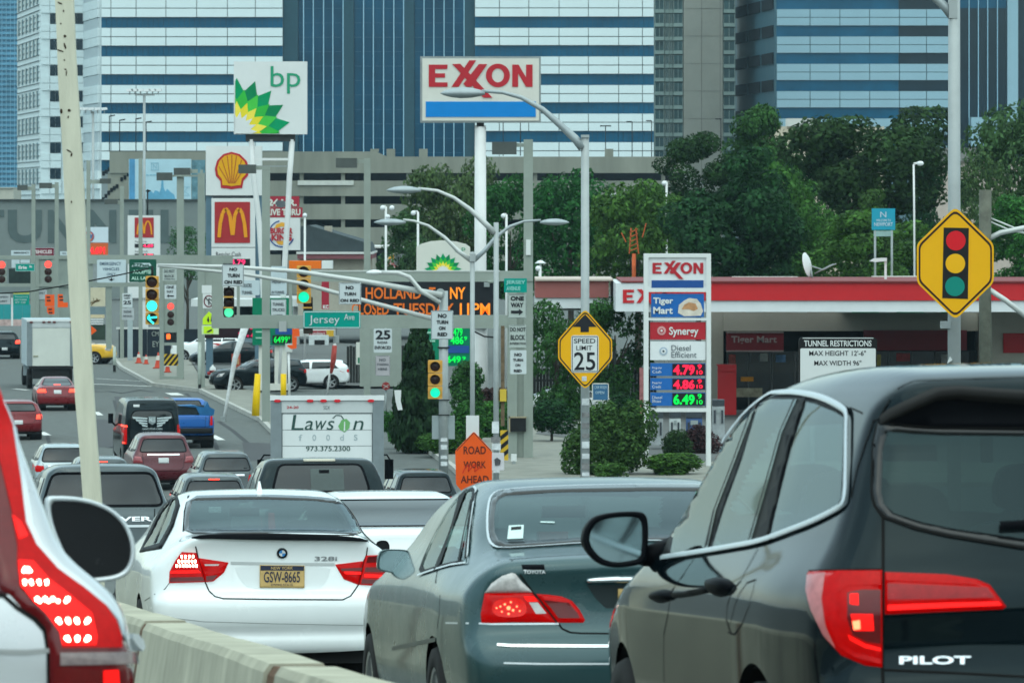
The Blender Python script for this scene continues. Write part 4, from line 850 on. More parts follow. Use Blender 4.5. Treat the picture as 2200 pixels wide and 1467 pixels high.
# second gantry
t = Thing('sign_gantry', 'second sign gantry post behind the fast food truck, carrying the 25 RADAR ENFORCED board', 'gantry', 790, 47.0)
t.box('post', 782, 340, 796, 860, GAN, f=.12, b=.12); t.box('panel', 773, 706, 862, 830, GAN, f=.1, b=.1); t.box('base_plate', 775, 850, 803, 858, GAN, f=.2, b=.2)
gbox(t, 722, 340, 45, 21, 796)
t = Thing('sign_gantry', 'gantry post with the yellow pedestrian sign and the round no-turn sign', 'gantry', 432, 45.0)
t.box('post', 425, 372, 440, 840, GAN, f=.12, b=.12); t.box('panel', 440, 549, 462, 718, GAN, f=.08, b=.1); t.box('head', 422, 549, 500, 566, GAN, f=.1, b=.15); gbox(t, 352-15, 371, 33, 17, None); t.box('light_arm', 367, 376, 440, 380, GAN, f=.04, b=.04)
# third gantry with the ladder column, signals and chevron
t = Thing('sign_gantry', 'left gantry ladder column with a chevron board near its foot', 'gantry', 368, 43.0)
t.box('post', 343, 556, 352, 822, GAN, f=.12, b=.12); t.box('post', 380, 380, 395, 822, GAN, f=.12, b=.12); t.box('face_plate', 343, 556, 394, 714, GAN, f=.05, b=.1); t.box('cross_tie', 343, 736, 394, 742, GAN, f=.05, b=.1)
t.box('beam', 190, 548, 422, 567, GAN, f=.15, b=.15); t.box('beam', 190, 607, 343, 616, GAN, f=.12, b=.12); t.box('foot_block', 343, 808, 394, 822, GAN, f=.2, b=.2); gbox(t, 374, 361, 35, 19, 425); t.box('post', 430, 365, 436, 556, GAN, f=.05, b=.05)
t.box('upright', 228, 616, 240, 750, GAN, f=.05, b=.05); t.box('upright', 190, 567, 200, 607, GAN, f=.05, b=.05)
# far gantry behind the wooden post
t = Thing('sign_gantry', 'farthest sign gantry at the left edge, red signals hung on it', 'gantry', 100, 36.5)
t.box('beam', -60, 549, 190, 557, GAN, f=.12, b=.12); t.box('beam', -60, 609, 190, 616, GAN, f=.12, b=.12); t.box('face_plate', 69, 557, 160, 720, M('gantry_panel', (.25,.29,.26), rough=.7, var=.1), f=.02, b=.08); t.box('post', 66, 557, 84, 760, GAN, f=.1, b=.1); t.box('post', 112, 557, 122, 760, GAN, f=.1, b=.1)
for (x, y0, bx, by, w, h, s, lab) in ((72, 396, 38, 398, 21, 11, 37, 'box light nearest the left edge'), (122, 392, 85, 393, 26, 12, 37, 'box light just left of the wooden post'), (190, 345, 215, 384, 23, 11, 38, 'box light before the stair wall slots'), (262, 400, 225, 428, 28, 11, 38, 'flat light on the giant-letter wall'), (302, 340, 348, 370, 2, 2, 39, 'slim post crossing the billboard')):
    q = Thing('lamp_post', 'slim gantry lamp post, ' + lab, 'lamp post', x, s, 'slim lamp posts over the far gantries'); q.box('post', x-4, y0, x+4, HY+9*s, GAN, f=.1, b=.1)
    if w > 4: gbox(q, bx, by, w, h, x)
for (x0, y0, x1, y1) in ((113, 404, 120, 417), (127, 404, 134, 417)): pass
# signs as plates ------------------------------------------------
def plate(name, lab, x0, y0, x1, y1, s, mat, texts, tm=None, bev=2.5, border=None, cat='sign', group=None, f=.06, bold=.05):
    t = Thing(name, lab, cat, (x0+x1)/2, s, group, py=y1)
    b = t.box('plate', x0, y0, x1, y1, mat, f=f, b=-.0, bev=bev)
    if border:
        w = border[1]; t.boxes('border', [(x0+bev, y0+w*.6, x1-bev, y0+w*1.6), (x0+bev, y1-w*1.6, x1-bev, y1-w*.6), (x0+w*.6, y0+bev, x0+w*1.6, y1-bev), (x1-w*1.6, y0+bev, x1-w*.6, y1-bev)], border[0], f=f+.012, parent=b)
    if texts: t.texts(texts, tm or TX, f=f+.015, bold=bold, parent=b)
    return t, b
NT = 'white no turn on red signs on the signal arm and posts'
plate('no_turn_sign', 'white NO TURN ON RED sign above a dark-bodied green signal', 477, 568, 524, 615, 67.5, RW, [('NO', 493, 575, 510, 582), ('TURN', 489, 588, 515, 596), ('ON RED', 482, 602, 521, 610)], border=(M('border_grey', (.12,.13,.14), var=0), .9), group=NT)
plate('no_turn_sign', 'white NO TURN ON RED sign just left of the amber message board', 728, 607, 776, 654, 67.5, RW, [('NO', 743, 614, 760, 622), ('TURN', 739, 628, 765, 635), ('ON RED', 731, 642, 772, 649)], border=(M('border_grey', 0), .9), group=NT)
plate('no_turn_sign', 'tall white NO TURN ON RED sign on the grey signal pole', 926, 667, 974, 729, 67.5, RW, [('NO', 941, 674, 960, 683), ('TURN', 938, 688, 963, 696), ('ON', 943, 701, 957, 709), ('RED', 940, 714, 961, 722)], border=(M('border_grey', 0), .9), group=NT)
plate('no_turn_sign', 'small white NO TURN ON RED sign low on the near gantry ladder column', 1096, 752, 1131, 803, 63, RW, [('NO', 1105, 758, 1121, 765), ('TURN', 1102, 770, 1124, 776), ('ON', 1107, 781, 1118, 787), ('RED', 1104, 793, 1121, 799)], group=NT, f=.22)
t, b = plate('street_name_sign', 'wide green street name sign reading Jersey Ave on the lower beam', 652, 668, 775, 705, 69.5, TEAL, None, border=(RW, 1.6), f=.25); t.text('Jersey', 665, 677, 730, 699, RW, f=.28, bold=.0, parent=b); t.text('Ave', 740, 674, 762, 687, RW, f=.28, parent=b)
t, b = plate('street_name_sign', 'small green street name plate reading JERSEY AVENUE on the gantry column', 1083, 598, 1132, 628, 63, TEAL, [('JERSEY', 1087, 602, 1129, 612), ('AVENUE', 1088, 615, 1118, 624)], M('print_teal_pale', (.25,.55,.5), var=0), bev=1, f=.24, bold=.03)
t, b = plate('one_way_sign', 'white ONE WAY sign with a right arrow on the near gantry column', 1091, 632, 1131, 683, 63, M('sign_dull_white', (.42,.47,.44), rough=.6, var=.05), [('ONE', 1097, 636, 1126, 646), ('WAY', 1097, 650, 1125, 660)], border=(M('border_grey', 0), .8), f=.22); t.polys('arrow', [[(1098,667),(1115,667),(1115,663),(1124,670),(1115,677),(1115,673),(1098,673)]], TX, f=.24, parent=b)
plate('block_sign', 'white DO NOT BLOCK INTERSECTION sign on the near gantry column', 1093, 698, 1131, 747, 63, M('sign_dull_white', 0), [('DO NOT', 1096, 703, 1129, 712), ('BLOCK', 1097, 719, 1128, 730), ('INTERSECTION', 1096, 735, 1129, 740)], border=(M('border_grey', 0), .6), f=.22, bold=.03)
t, b = plate('speed_sign', 'white 25 RADAR ENFORCED board on the second gantry panel', 803, 706, 842, 757, 48, RW, [('25', 807, 709, 839, 729), ('RADAR', 811, 733, 833, 738), ('ENFORCED', 805, 743, 840, 750)], f=.14, bold=.03)
plate('parking_notice', 'faded grey-pink NO STANDING notice under the 25 board', 807, 764, 838, 807, 48, M('notice_pinkish', (.42,.40,.42), rough=.6, var=.08), [('NO', 815, 770, 829, 776), ('STANDING', 810, 780, 835, 785), ('HERE', 812, 790, 832, 795)], M('print_grey', (.09,.10,.11), var=0), f=.14, bold=.03, border=(M('print_grey', 0), .5))
t, b = plate('no_turn_symbol', 'white sign with a dark red ring and barred arrow', 436, 631, 458, 662, 46, SW, None, f=.16, bev=1); ribbon(t, 'ring', [(449+10*math.cos(a), 647+12*math.sin(a)) for a in [math.radians(d) for d in range(0, 361, 24)]], 2.4, M('ring_maroon', (.15,.02,.03), var=0), f=.18, parent=b); t.polys('symbol', [line((449,655),(449,641),2), line((449,641),(456,646),2), line((441,638),(456,655),1.6)], TX, f=.19, parent=b)
plate('blank_sign', 'blank white plate above the barred arrow sign', 434, 613, 457, 630, 46, SW, None, f=.16, bev=1)
t = Thing('pedestrian_sign', 'fluorescent yellow-green pedestrian crossing sign with a small arrow plate, clipped by a post', 'sign', 448, 46.5, py=718); YG = M('fluoro_yellow_green', (.55, .80, .02), rough=.4, var=.03)
b = t.poly('plate', [(436,697),(436,684),(449,669),(459,678),(459,697)], YG, f=.2, b=0); t.polys('figure', [[(445,688),(448,679),(450,688),(449,693)], [(453,690),(455,676),(457,680),(457,692)]], TX, f=.22, parent=b)
b = t.box('plate', 434, 699, 470, 718, M('fluoro_pale', (.60,.74,.42), rough=.5, var=.03), f=.2, b=0); t.box('inner_plate', 438, 701, 459, 716, YG, f=.215, b=0, parent=b); t.poly('arrow', [(444,712),(456,706),(456,710),(448,714)], TX, f=.23, parent=b)
t, b = plate('emergency_sign', 'white EMERGENCY VEHICLES ONLY sign with a down arrow, right of the wooden post', 209, 558, 271, 607, 43.5, M('sign_cool_white', (.50,.58,.61), rough=.5, var=.04), [('EMERGENCY', 215, 563, 261, 570), ('VEHICLES', 221, 575, 257, 581), ('ONLY', 230, 586, 249, 592)], M('print_navy', (.05,.09,.15), var=0), f=.2, bold=.01); t.polys('arrow', [[(233,598),(238,600),(240,596),(243,600),(247,598),(240,604)]], TX, f=.23, parent=b)
t, b = plate('toll_sign', 'dark green sign reading ACCEPTED ALL LANES with a white oval logo', 278, 557, 336, 606, 43.5, M('sign_forest_green', (.005,.075,.045), rough=.5, var=.06), [('ACCEPTED', 286, 580, 330, 588), ('ALL LANES', 283, 594, 331, 601)], M('print_mint', (.5,.75,.62), var=0), f=.2, bold=.02); t.poly('logo', [(283,573),(289,565),(322,565),(326,570),(318,574)], M('logo_pale', (.5,.6,.62), var=.3, scale=5), f=.22, parent=b); t.text('EZPass', 287, 566, 321, 573, M('sign_forest_green', 0), f=.24, bold=.03, parent=b)
plate('block_sign', 'small white DO NOT BLOCK sign above the left-arrow ONE WAY sign', 350, 577, 380, 603, 44, M('sign_dull_white', 0), [('DO NOT', 353, 579, 376, 586), ('BLOCK', 354, 590, 375, 596), ('INTERSECTION', 354, 598, 376, 601)], M('print_grey', 0), f=.18, bold=.03, bev=1)
t, b = plate('one_way_sign', 'small white ONE WAY sign with a left arrow above the red signal', 354, 612, 379, 642, 44, RW, [('ONE', 358, 614, 374, 620), ('WAY', 358, 624, 373, 629)], TX, f=.18, bev=1, bold=.03); t.polys('arrow', [[(359,635.5),(363,632),(363,634.5),(374,634.5),(374,637),(363,637),(363,639.5)]], TX, f=.2, parent=b)
plate('speed_sign', 'small white SPEED LIMIT 25 sign on its post above the hoarding', 263, 630, 284, 660, 40, RW, [('SPEED', 266, 633, 281, 637), ('LIMIT', 267, 639, 280, 642), ('25', 265, 646, 282, 654)], f=.08, bev=1, bold=.03)
plate('fine_sign', 'pale grey plate under the small SPEED LIMIT 25 sign', 262, 662, 288, 687, 40, GREYSIGN, [('RADAR', 266, 667, 283, 672), ('ENFORCED', 265, 677, 284, 681)], M('print_grey', 0), f=.07, bev=1, bold=.03)
t = Thing('sign_post', 'grey-blue square post below the small speed limit sign, planted by the hoarding', 'post', 279, 38.5); t.box('post', 274, 640, 285, HY+9*38.5, M('post_blue_grey', (.33,.40,.42), rough=.6, var=.1), f=.05, b=.05)
t = Thing('sign_post', 'slim white pole behind the yellow taxi', 'post', 232, 37.0); t.box('post', 228, 612, 234, 726, PW, f=.05, b=.05)
plate('truck_sign', 'white TRUCKS TUNNEL sign partly behind the first no-turn sign', 517, 602, 558, 634, 60, M('sign_cool_white', 0), [('TRUCKS', 520, 609, 541, 617), ('TUNNEL', 520, 625, 543, 632)], M('print_grey', 0), f=.12, bold=.03)
plate('tunnel_trucks_sign', 'white TUNNEL TRUCKS KEEP RIGHT sign between two gantry posts', 582, 643, 615, 688, 60, RW, [('TUNNEL', 586, 650, 611, 657), ('TRUCKS', 585, 662, 612, 669), ('KEEP', 588, 675, 608, 682)], M('print_grey', 0), f=.12, bold=.03, border=(M('print_grey', 0), .5))
plate('height_sign', 'white MAX HEIGHT plate high between two gantry posts', 582, 572, 616, 633, 60, M('sign_cool_white', 0), [('MAX', 590, 577, 606, 582), ('HEIGHT', 584, 601, 613, 609), ('IN TUNNEL', 584, 625, 612, 631)], M('print_grey', 0), f=.10, bold=.03)
plate('store_sign', 'narrow red sign panel with white letters left of the amber message board', 691, 605, 707, 664, 50, MR, [('KC', 694, 655, 706, 663)], SW, f=.1, bev=1)
plate('fuel_brand_sign', 'cream plate with a round button emblem and BP below, hanging behind the 25 board', 765, 735, 783, 783, 46, SWG, [('BP', 769, 768, 781, 780)], GDK, f=.06, bev=1)
plate('vehicle_sign', 'dark red sign with white word VEHICLES above the small street name sign', 66, 532, 117, 554, 35.5, M('board_wine', (.16,.008,.03), rough=.5, var=.06), [('VEHICLES', 71, 537, 112, 545), ('OVER 13 6', 72, 548, 108, 553)], M('print_rose', (.6,.5,.5), var=0), bev=.5, border=(RW, .6))
for (x0,y0,x1,y1,lab,tx) in ((24,538,65,554,'small white EMERGENCY VEHICLES sign left of the dark red sign',[('EMERGENCY',30,541,63,545),('VEHICLES',33,549,59,553)]),(25,558,42,575,'blank white plate above the small green street sign, left one',None),(44,558,64,565,'blank white plate above the small green street sign, right one',None),(66,558,90,582,'small white sign half hidden behind the green Erie street sign',[('TRUCKS',70,560,87,564),('TUN',76,572,90,578)]),(129,540,146,553,'small white sign at the top, just left of the wooden post',[('NO',134,543,142,546)]),(129,558,147,577,'small white sign in the middle, just left of the wooden post',[('NO',134,563,141,567)]),(129,583,148,610,'small white sign just left of the wooden post, under two others',[('TRUCK',131,586,145,590),('ROUTE',131,595,145,599)])):
    plate('lane_sign', lab, x0, y0, x1, y1, 36.0, M('sign_cool_white', 0), tx, M('print_grey', 0), bev=.5, bold=.03, group='little white plates on the farthest gantry')
t, b = plate('street_name_sign', 'tiny green street name sign reading Erie St at the left', 33, 566, 75, 583, 37.2, TEAL, [('Erie', 40, 571, 58, 578), ('St', 63, 570, 69, 575)], SW, bev=.5, border=(RW, .7))
t = Thing('dark_message_board', 'dark unlit message board under the tiny green street sign', 'message board', 44, 36.0, py=611); t.box('screen', 19, 577, 68, 609, M('screen_dark_green', (.02,.035,.032), rough=.4, var=.4, scale=2), f=.1, b=.2)
t = Thing('direction_sign', 'teal direction sign with white words, over the white box truck', 'sign', 50, 35.0); b = t.box('panel', 29, 633, 63, 655, TEAL, f=.1, b=.05); t.texts([('Pennsylvania', 33, 636, 60, 640), ('NO TURNS', 32, 642, 58, 646), ('RT 139', 34, 648, 55, 652)], RW, f=.12, parent=b); t.box('cap', 29, 628, 63, 632, M('cap_lime', (.45,.5,.12), var=.1), f=.1, b=.05); t.box('post', 24, 640, 28, 700, PW, f=.04, b=.04)
plate('lane_sign', 'pale sign with grey lines at the left edge beside the teal direction sign', -4, 632, 22, 653, 35, GREYSIGN, [('SPEED', 0, 636, 18, 640), ('LIMIT', 0, 645, 16, 649)], M('print_grey', 0), bev=.5, bold=.03)
plate('lane_sign', 'faded grey-white plate right of the teal direction sign', 80, 622, 101, 643, 36.5, GREYSIGN, [('ONLY', 84, 627, 97, 632)], M('print_grey', 0), bev=.5, bold=.03)
t = Thing('tarpaulin_wall', 'turquoise screened fence low at the left edge behind the box truck', 'fence', 30, 33.0); TQ = M('tarp_turquoise', (.03,.26,.27), rough=.7, var=.12, scale=1)
for a, b_ in ((-40,-14),(-13.5,8),(8.5,25),(28,48),(48.5,69)): t.box('panel', a, 654, b_, 686, TQ, f=.05, b=.05)
t.box('foot_rail', -40, 686, 69, 700, M('rail_pinkish', (.45,.33,.31), var=.4, scale=2), f=.08, b=.05)
OR2 = M('work_orange', (.80, .10, .012), rough=.4, var=.04)
for (pts, lab, px, s) in (([(97,633),(117,633),(117,658),(97,658)], 'orange roadwork sign with black print, upper one left of the wooden post', 107, 39), ([(101,659),(117,659),(117,675),(105,675),(101,670)], 'orange arrow plate hung under the upper roadwork sign', 109, 39), ([(124,632),(135,632),(136,650),(146,650),(146,660),(124,660)], 'orange roadwork sign directly left of the wooden post', 134, 38.5), ([(196,700),(208,710),(196,720)], 'orange diamond corner sign peeking right of the wooden post by the taxi', 200, 40), ([(628,706),(643,706),(644,722),(628,724)], 'orange roadwork plate beside the green price digits, upper', 636, 49), ([(628,724),(638,724),(637,748),(626,750),(617,744),(618,741),(628,741)], 'orange roadwork plate beside the green price digits, lower', 630, 49)):
    t = Thing('work_sign', lab, 'sign', px, s, 'small orange roadwork signs', py=pts[2][1]); t.poly('plate', pts, OR2, f=.05, b=.02)
    if px in (107, 109, 134): t.boxes('print', [(pts[0][0]+3, pts[0][1]+4, pts[0][0]+11, pts[0][1]+7), (pts[0][0]+4, pts[0][1]+11, pts[0][0]+12, pts[0][1]+14)], TX, f=.065)
t = Thing('awning_stall', 'bright orange vehicle roof panel with white box between the far gantry posts', 'vehicle roof', 660, 52.0, py=577); t.box('panel', 622, 560, 691, 577, M('panel_safety_orange', (.75,.15,.01), rough=.4, var=.08), f=.5, b=.5); t.box('white_end', 692, 560, 715, 577, SW, f=.5, b=.5)
t = Thing('graffiti_board', 'cream board with dark graffiti behind the wooden post, above the taxi', 'hoarding', 212, 33.0); t.box('panel', 188, 618, 226, 658, M('board_cream', (.55,.5,.36), var=.08), f=.05, b=.3); t.polys('graffiti', [line((193,652),(214,646),2), line((196,656),(210,642),1.6), line((200,640),(204,650),1), line((207,640),(210,648),1), line((195,648),(216,644),1)], M('graffiti_brown', (.12,.07,.02), var=.3), f=.07); t.box('lower_panel', 190, 660, 226, 675, M('panel_slate', (.16,.22,.24), var=.1), f=.04, b=.3)
t.box('band', 190, 676, 224, 683, M('band_sand', (.6,.5,.32), var=.1), f=.05, b=.2); t.boxes('slats', [(192,y,222,y+2.4) for y in (685,690,695)], PW, f=.08, b=0); t.box('base', 188, 697, 226, 730, M('base_dark_green', (.03,.05,.035), var=.4, scale=2), f=.02, b=.3)
# amber message board
t = Thing('message_board', 'black electronic message board with amber words about the Holland tunnel closing Tuesday', 'message board', 915, 59.5, py=690)
b = t.box('cabinet', 770, 605, 1060, 691, M('vms_black', (.012,.014,.018), rough=.5, var=.1), f=.3, b=.4)
for tx, a, c, y0, y1 in (('HOLLAND', 786, 905, 617, 642), ('T', 922, 936, 617, 642), ('NY', 967, 1000, 617, 642), ('CLOSED', 736+20, 836, 651, 676), ('TUESDAY', 846, 975, 651, 676), ('11PM', 988, 1053, 651, 676)):
    t.text(tx, a, y0, c, y1, LA if tx in ('NY', '11PM') else EM('led_amber_mid', (.6, .13, .02), .2), f=.33, bold=.02, parent=b)
t.boxes('catwalk', [(940,692,1056,697), (1040,606,1052,616)], STEEL, f=.6, b=0); t.tube('bracket', [(800,690),(800,700)], .08, GAN); t.tube('bracket', [(1045,690),(1045,700)], .08, GAN); t.tube('cable', [(1010,700,-.4),(1020,712,-.4),(1040,722,-.4),(1060,724,-.4)], .03, DARK)
# signals -------------------------------------------------------
def lens(t, cx, cy, r, mat, f, arrow=False, parent=None):
    mb = MB(); R_ = r/t.s
    mb.lathe([(.001, -f-.03), (R_*.6, -f-.022), (R_, -f)], (t.X(cx), 0, t.Z(cy)), 'y', 18); return t.put('lens', mb, mat, parent, smooth=True)
def visor(t, cx, cy, r, f, L, mat, parent=None):
    mb = MB(); R_ = r*1.12/t.s; n = 18; a0, a1 = math.radians(-35), math.radians(215); ring = []
    for k in range(n+1):
        a = a0 + (a1-a0)*k/n; c_, s_ = math.cos(a), math.sin(a); ln = L*(.35 + .65*max(0, s_))
        for rr in (R_, R_*.93):
            mb.v.append((t.X(cx)+c_*rr, -f, t.Z(cy)+s_*rr)); mb.v.append((t.X(cx)+c_*rr, -f-ln, t.Z(cy)+s_*rr))
    for k in range(n):
        o = 4*k; mb.f += [(o, o+1, o+5, o+4), (o+2, o+6, o+7, o+3), (o+1, o+3, o+7, o+5)]
    return t.put('visor', mb, mat, parent)
OFF = M('lens_unlit', (.03,.012,.01), rough=.25, var=.1)
GR = EM('signal_green', (.02,.62,.34), 1.1); CY = EM('signal_cyan', (.06,.80,.80), 1.1); RD = EM('signal_red', (1.,.06,.05), 1.3); GR2 = EM('signal_green_soft', (.10,.75,.38), .9)
def signal(lab, cx, ys, r, w, s, body, states, group='hanging traffic signals', name='traffic_light', f=.12, vm=None, hang=None, L=.2):
    t = Thing(name, lab, 'traffic light', cx, s, group, py=max(ys)+r*1.5)
    for i, y in enumerate(ys):
        h = (ys[1]-ys[0])/2 if len(ys) > 1 else r*1.3
        sec = t.box('housing', cx-w/2, y-h+.6, cx+w/2, y+h-.6, body, f=f, b=.12, bev=2)
        lens(t, cx, y, r, states[i], f+.01, parent=sec); visor(t, cx, y, r, f, L, vm or body, parent=sec)
    if hang: t.tube('hanger', [(cx, ys[0]-h, 0), (cx, hang, 0)], .04, DARK)
    return t
t = signal('four-lamp amber signal with its cyan lamp and left arrow lit', 327, [606, 633, 657, 684], 11.5, 28, 66, AMB, [OFF, OFF, CY, OFF], hang=572, vm=AMB)
t.polys('green_arrow', [line((318,683),(338,681),4), line((318,683),(331,695),4), line((318,683),(322,676),3.4)], CY, f=.2)
signal('three-lamp amber signal above the Jersey Ave sign, green lit', 653, [584, 612, 638], 11.5, 30, 66, AMB, [OFF, OFF, GR], vm=AMB, hang=572)
t = signal('dark signal seen edge-lit under the left no-turn sign, green lit', 492, [628, 650, 671], 10.0, 22, 66, SIGB, [OFF, OFF, GR2], vm=SIGB, hang=612, L=.26)
t.boxes('visor_edge', [(481,636,502,639),(481,659,502,662)], AMB, f=.38, b=-.33)
t = signal('dark three-lamp signal behind the Jersey Ave sign, below the green one', 662, [655, 690, 700], 9.0, 20, 65, SIGB, [OFF, OFF, OFF], vm=SIGB); t.boxes('visor_edge', [(650,659,671,662)], AMB, f=.38, b=-.33)
signal('amber signal clamped to the left of the signal pole, green lit', 935, [787, 815, 843], 10.5, 31, 67.5, AMB, [OFF, OFF, GR], vm=AMB, name='traffic_light')
t = signal('grey-green signal on the left gantry ladder column, red lit', 367, [658, 676, 692], 7.2, 20, 45, GAN, [RD, OFF, OFF], vm=GAN, f=.1, L=.08)
signal('small signal at the left edge, red lit', 4, [569, 584, 600], 8, 20, 38, GAN, [RD, OFF, OFF], vm=GAN, L=.08)
signal('small signal right of the Erie street sign, red lit', 104, [568, 584, 600], 7.8, 20, 38, GAN, [RD, OFF, OFF], vm=GAN, L=.08)
t = Thing('walk_signal', 'black pedestrian signal with an orange hand, on the left gantry ladder column', 'traffic light', 367, 45.0, py=734); t.box('housing', 357, 714, 378, 733, BLK, f=.25, b=0); t.poly('hand', [(358,722),(359,717),(362,718),(364,716),(367,719),(367,727),(364,729),(362,726),(361,729),(359,728)], EM('hand_orange', (1.,.11,.02), 1.6), f=.27)
t = Thing('chevron_board', 'yellow and black slanted stripe board near the foot of the left gantry column', 'sign', 368, 45.0, py=785); CY_ = M('chevron_yellow', (.60,.38,.03), rough=.5, var=.06)
b = t.box('plate', 353, 760, 383, 785, CY_, f=.2, b=-.15); t.polys('stripe', [p for p in [clip([(353+k, 785), (359+k, 785), (379+k, 760), (373+k, 760)], 353, 760, 383, 785) for k in range(-24, 36, 11)] if len(p) > 2], BLK, f=.21, parent=b)
t = Thing('chevron_board', 'yellow and black striped board at the foot of the near gantry', 'sign', 1083, 64.5, py=990); b = t.box('plate', 1075, 924, 1092, 988, CY_, f=.2, b=0); t.polys('stripe', [p for p in [clip([(1070, 950+k), (1070, 940+k), (1095, 920+k), (1095, 930+k)], 1075, 924, 1092, 988) for k in (0, 20, 40)] if len(p) > 2], BLK, f=.21, parent=b)
t = Thing('push_button', 'small white push-button plate on the near gantry column', 'push button', 1104, 63.5, py=996); t.box('plate', 1098, 975, 1110, 990, SW, f=.25, b=0); t.disc('button', 1104, 993, 4, STEEL, f=.3)
# signal pole, its mast arms and the low lamp
t = Thing('signal_pole', 'grey signal pole whose long mast arms reach left over the street', 'signal pole', 953, 66.5); SP = M('pole_grey', (.36,.39,.39), rough=.5, metal=.2, var=.1, scale=3)
t.pole('pole', 953, 625, .16, SP, .14); t.disc('cap', 946, 630, 10, SP, f=.16, b=.12, n=16)
ARM = M('arm_pale', (.52,.54,.52), rough=.4, metal=.2, var=.08)
t.tube('mast_arm', [(950,634,-.2),(800,607,-.2),(640,583,-.2),(500,573,-.2),(340,569,-.2)], [.10,.085,.07,.06,.045], ARM); t.tube('mast_arm', [(950,690,-.2),(800,650,-.2),(650,609,-.2),(520,588,-.2),(420,578,-.2),(340,571,-.2)], [.08,.07,.065,.06,.05,.04], ARM)
t.tube('wire', [(320,577,-.2),(260,590,-.1),(160,610,0),(60,627,0),(0,630,0)], .022, DARK, n=6); t.tube('lamp_arm', [(946,650,-.3),(905,625,-.3),(880,595,-.3),(855,586,-.3),(820,585,-.3)], .07, ARM)
def cobra(t, x0, x1, y, h, mat, flip=1, parent=None):
    """flattened teardrop lamp head from the tip x0 to the neck x1"""
    mb = MB(); n = 12; pr = [(0,.05),(.08,.4),(.25,.8),(.45,1.),(.7,.9),(.88,.6),(1.,.28)]; k = 0
    for a, r in pr:
        for j in range(n):
            q = 2*math.pi*j/n; z = math.sin(q); mb.v.append((t.X(x0+(x1-x0)*a), math.cos(q)*r*h*1.1/t.s, t.Z(y) + (z*(.55 if z > 0 else .45))*r*h/t.s))
    for i in range(len(pr)-1):
        for j in range(n): mb.f.append((i*n+j, (i+1)*n+j, (i+1)*n+(j+1) % n, i*n+(j+1) % n))
    mb.f.append(tuple(range(n))); mb.f.append(tuple((len(pr)-1)*n + j for j in range(n-1,-1,-1)))
    return t.put('lamp_head', mb, mat, parent, smooth=True)
LH = M('lamp_grey', (.33,.37,.38), rough=.45, metal=.3, var=.12, scale=4)
cobra(t, 786, 824, 586, 12, SW)
t.box('back_plate', 928, 893, 977, 943, M('plate_back', (.30,.35,.36), rough=.5, var=.06), f=.02, b=.16)
for (y, h) in ((1000, 9), (985, 7), (965, 10), (948, 8)): t.box('sticker', 947, y-h, 961, y, M('sticker_pale', (.6,.63,.64), var=.3, scale=6), f=.17, b=-.15)
t.boxes('band', [(940,745,966,748),(940,858,966,860),(941,890,966,892)], DARK, f=.165, b=.165)
# twin-arm lamp
t = Thing('street_lamp', 'twin-armed street lamp just left of the near gantry', 'street lamp', 1014, 68.0)
t.pole('pole', 1015, 541, .075*1.05, SP, .07); t.tube('arm', [(1012,560),(985,540),(955,510),(920,485),(890,475),(866,472)], [.075,.07,.055,.045,.04,.035], ARM); t.tube('arm', [(1018,560),(1040,540),(1065,510),(1095,487),(1125,476),(1162,473)], [.075,.07,.06,.05,.04,.035], LH)
cobra(t, 803, 872, 478, 15, LH); cobra(t, 1223, 1160, 478, 15, LH); t.box('collar', 1009, 545, 1022, 562, SP, f=.1, b=.1)
t = Thing('street_lamp', 'single-armed street lamp between the twin lamp and the near gantry', 'street lamp', 1066, 76.0)
t.pole('pole', 1066, 478, .085, SP, .07); t.tube('arm', [(1063,500),(1040,478),(1010,450),(975,425),(940,410),(898,405)], [.085,.08,.065,.05,.045,.04], ARM); cobra(t, 830, 905, 409, 17, LH)
t.box('yellow_box', 1074, 836, 1088, 862, M('box_yellow', (.6,.42,.05), var=.05), f=.1, b=.1); t.box('wood_strip', 1076, 700, 1084, 915, M('rust_strip', (.14,.1,.06), var=.4, scale=4), f=.0, b=.06)
for (x0, y0, x1, y1, m) in ((1057,905,1072,930,0),(1055,938,1074,950,1),(1057,952,1076,966,0),(1060,1000,1074,1015,0)): t.box('sticker', x0, y0, x1, y1, M('sticker_pale', 0) if m == 0 else M('sticker_grey', (.2,.2,.2), var=.4, scale=8), f=.09, b=-.07)
t = Thing('sticker_sign', 'white square sign with a black smudge emblem beside the ROAD WORK sign', 'sign', 1068, 78.0, py=1010); b = t.box('plate', 1053, 972, 1083, 1009, M('plate_pinkish_white', (.60,.58,.60), rough=.5, var=.06, scale=4), f=.16, b=-.1, bev=2); t.poly('emblem', [(1062,986),(1068,982),(1076,988),(1074,998),(1064,1000)], M('smudge', (.08,.08,.09), var=.5, scale=10), f=.18, parent=b)
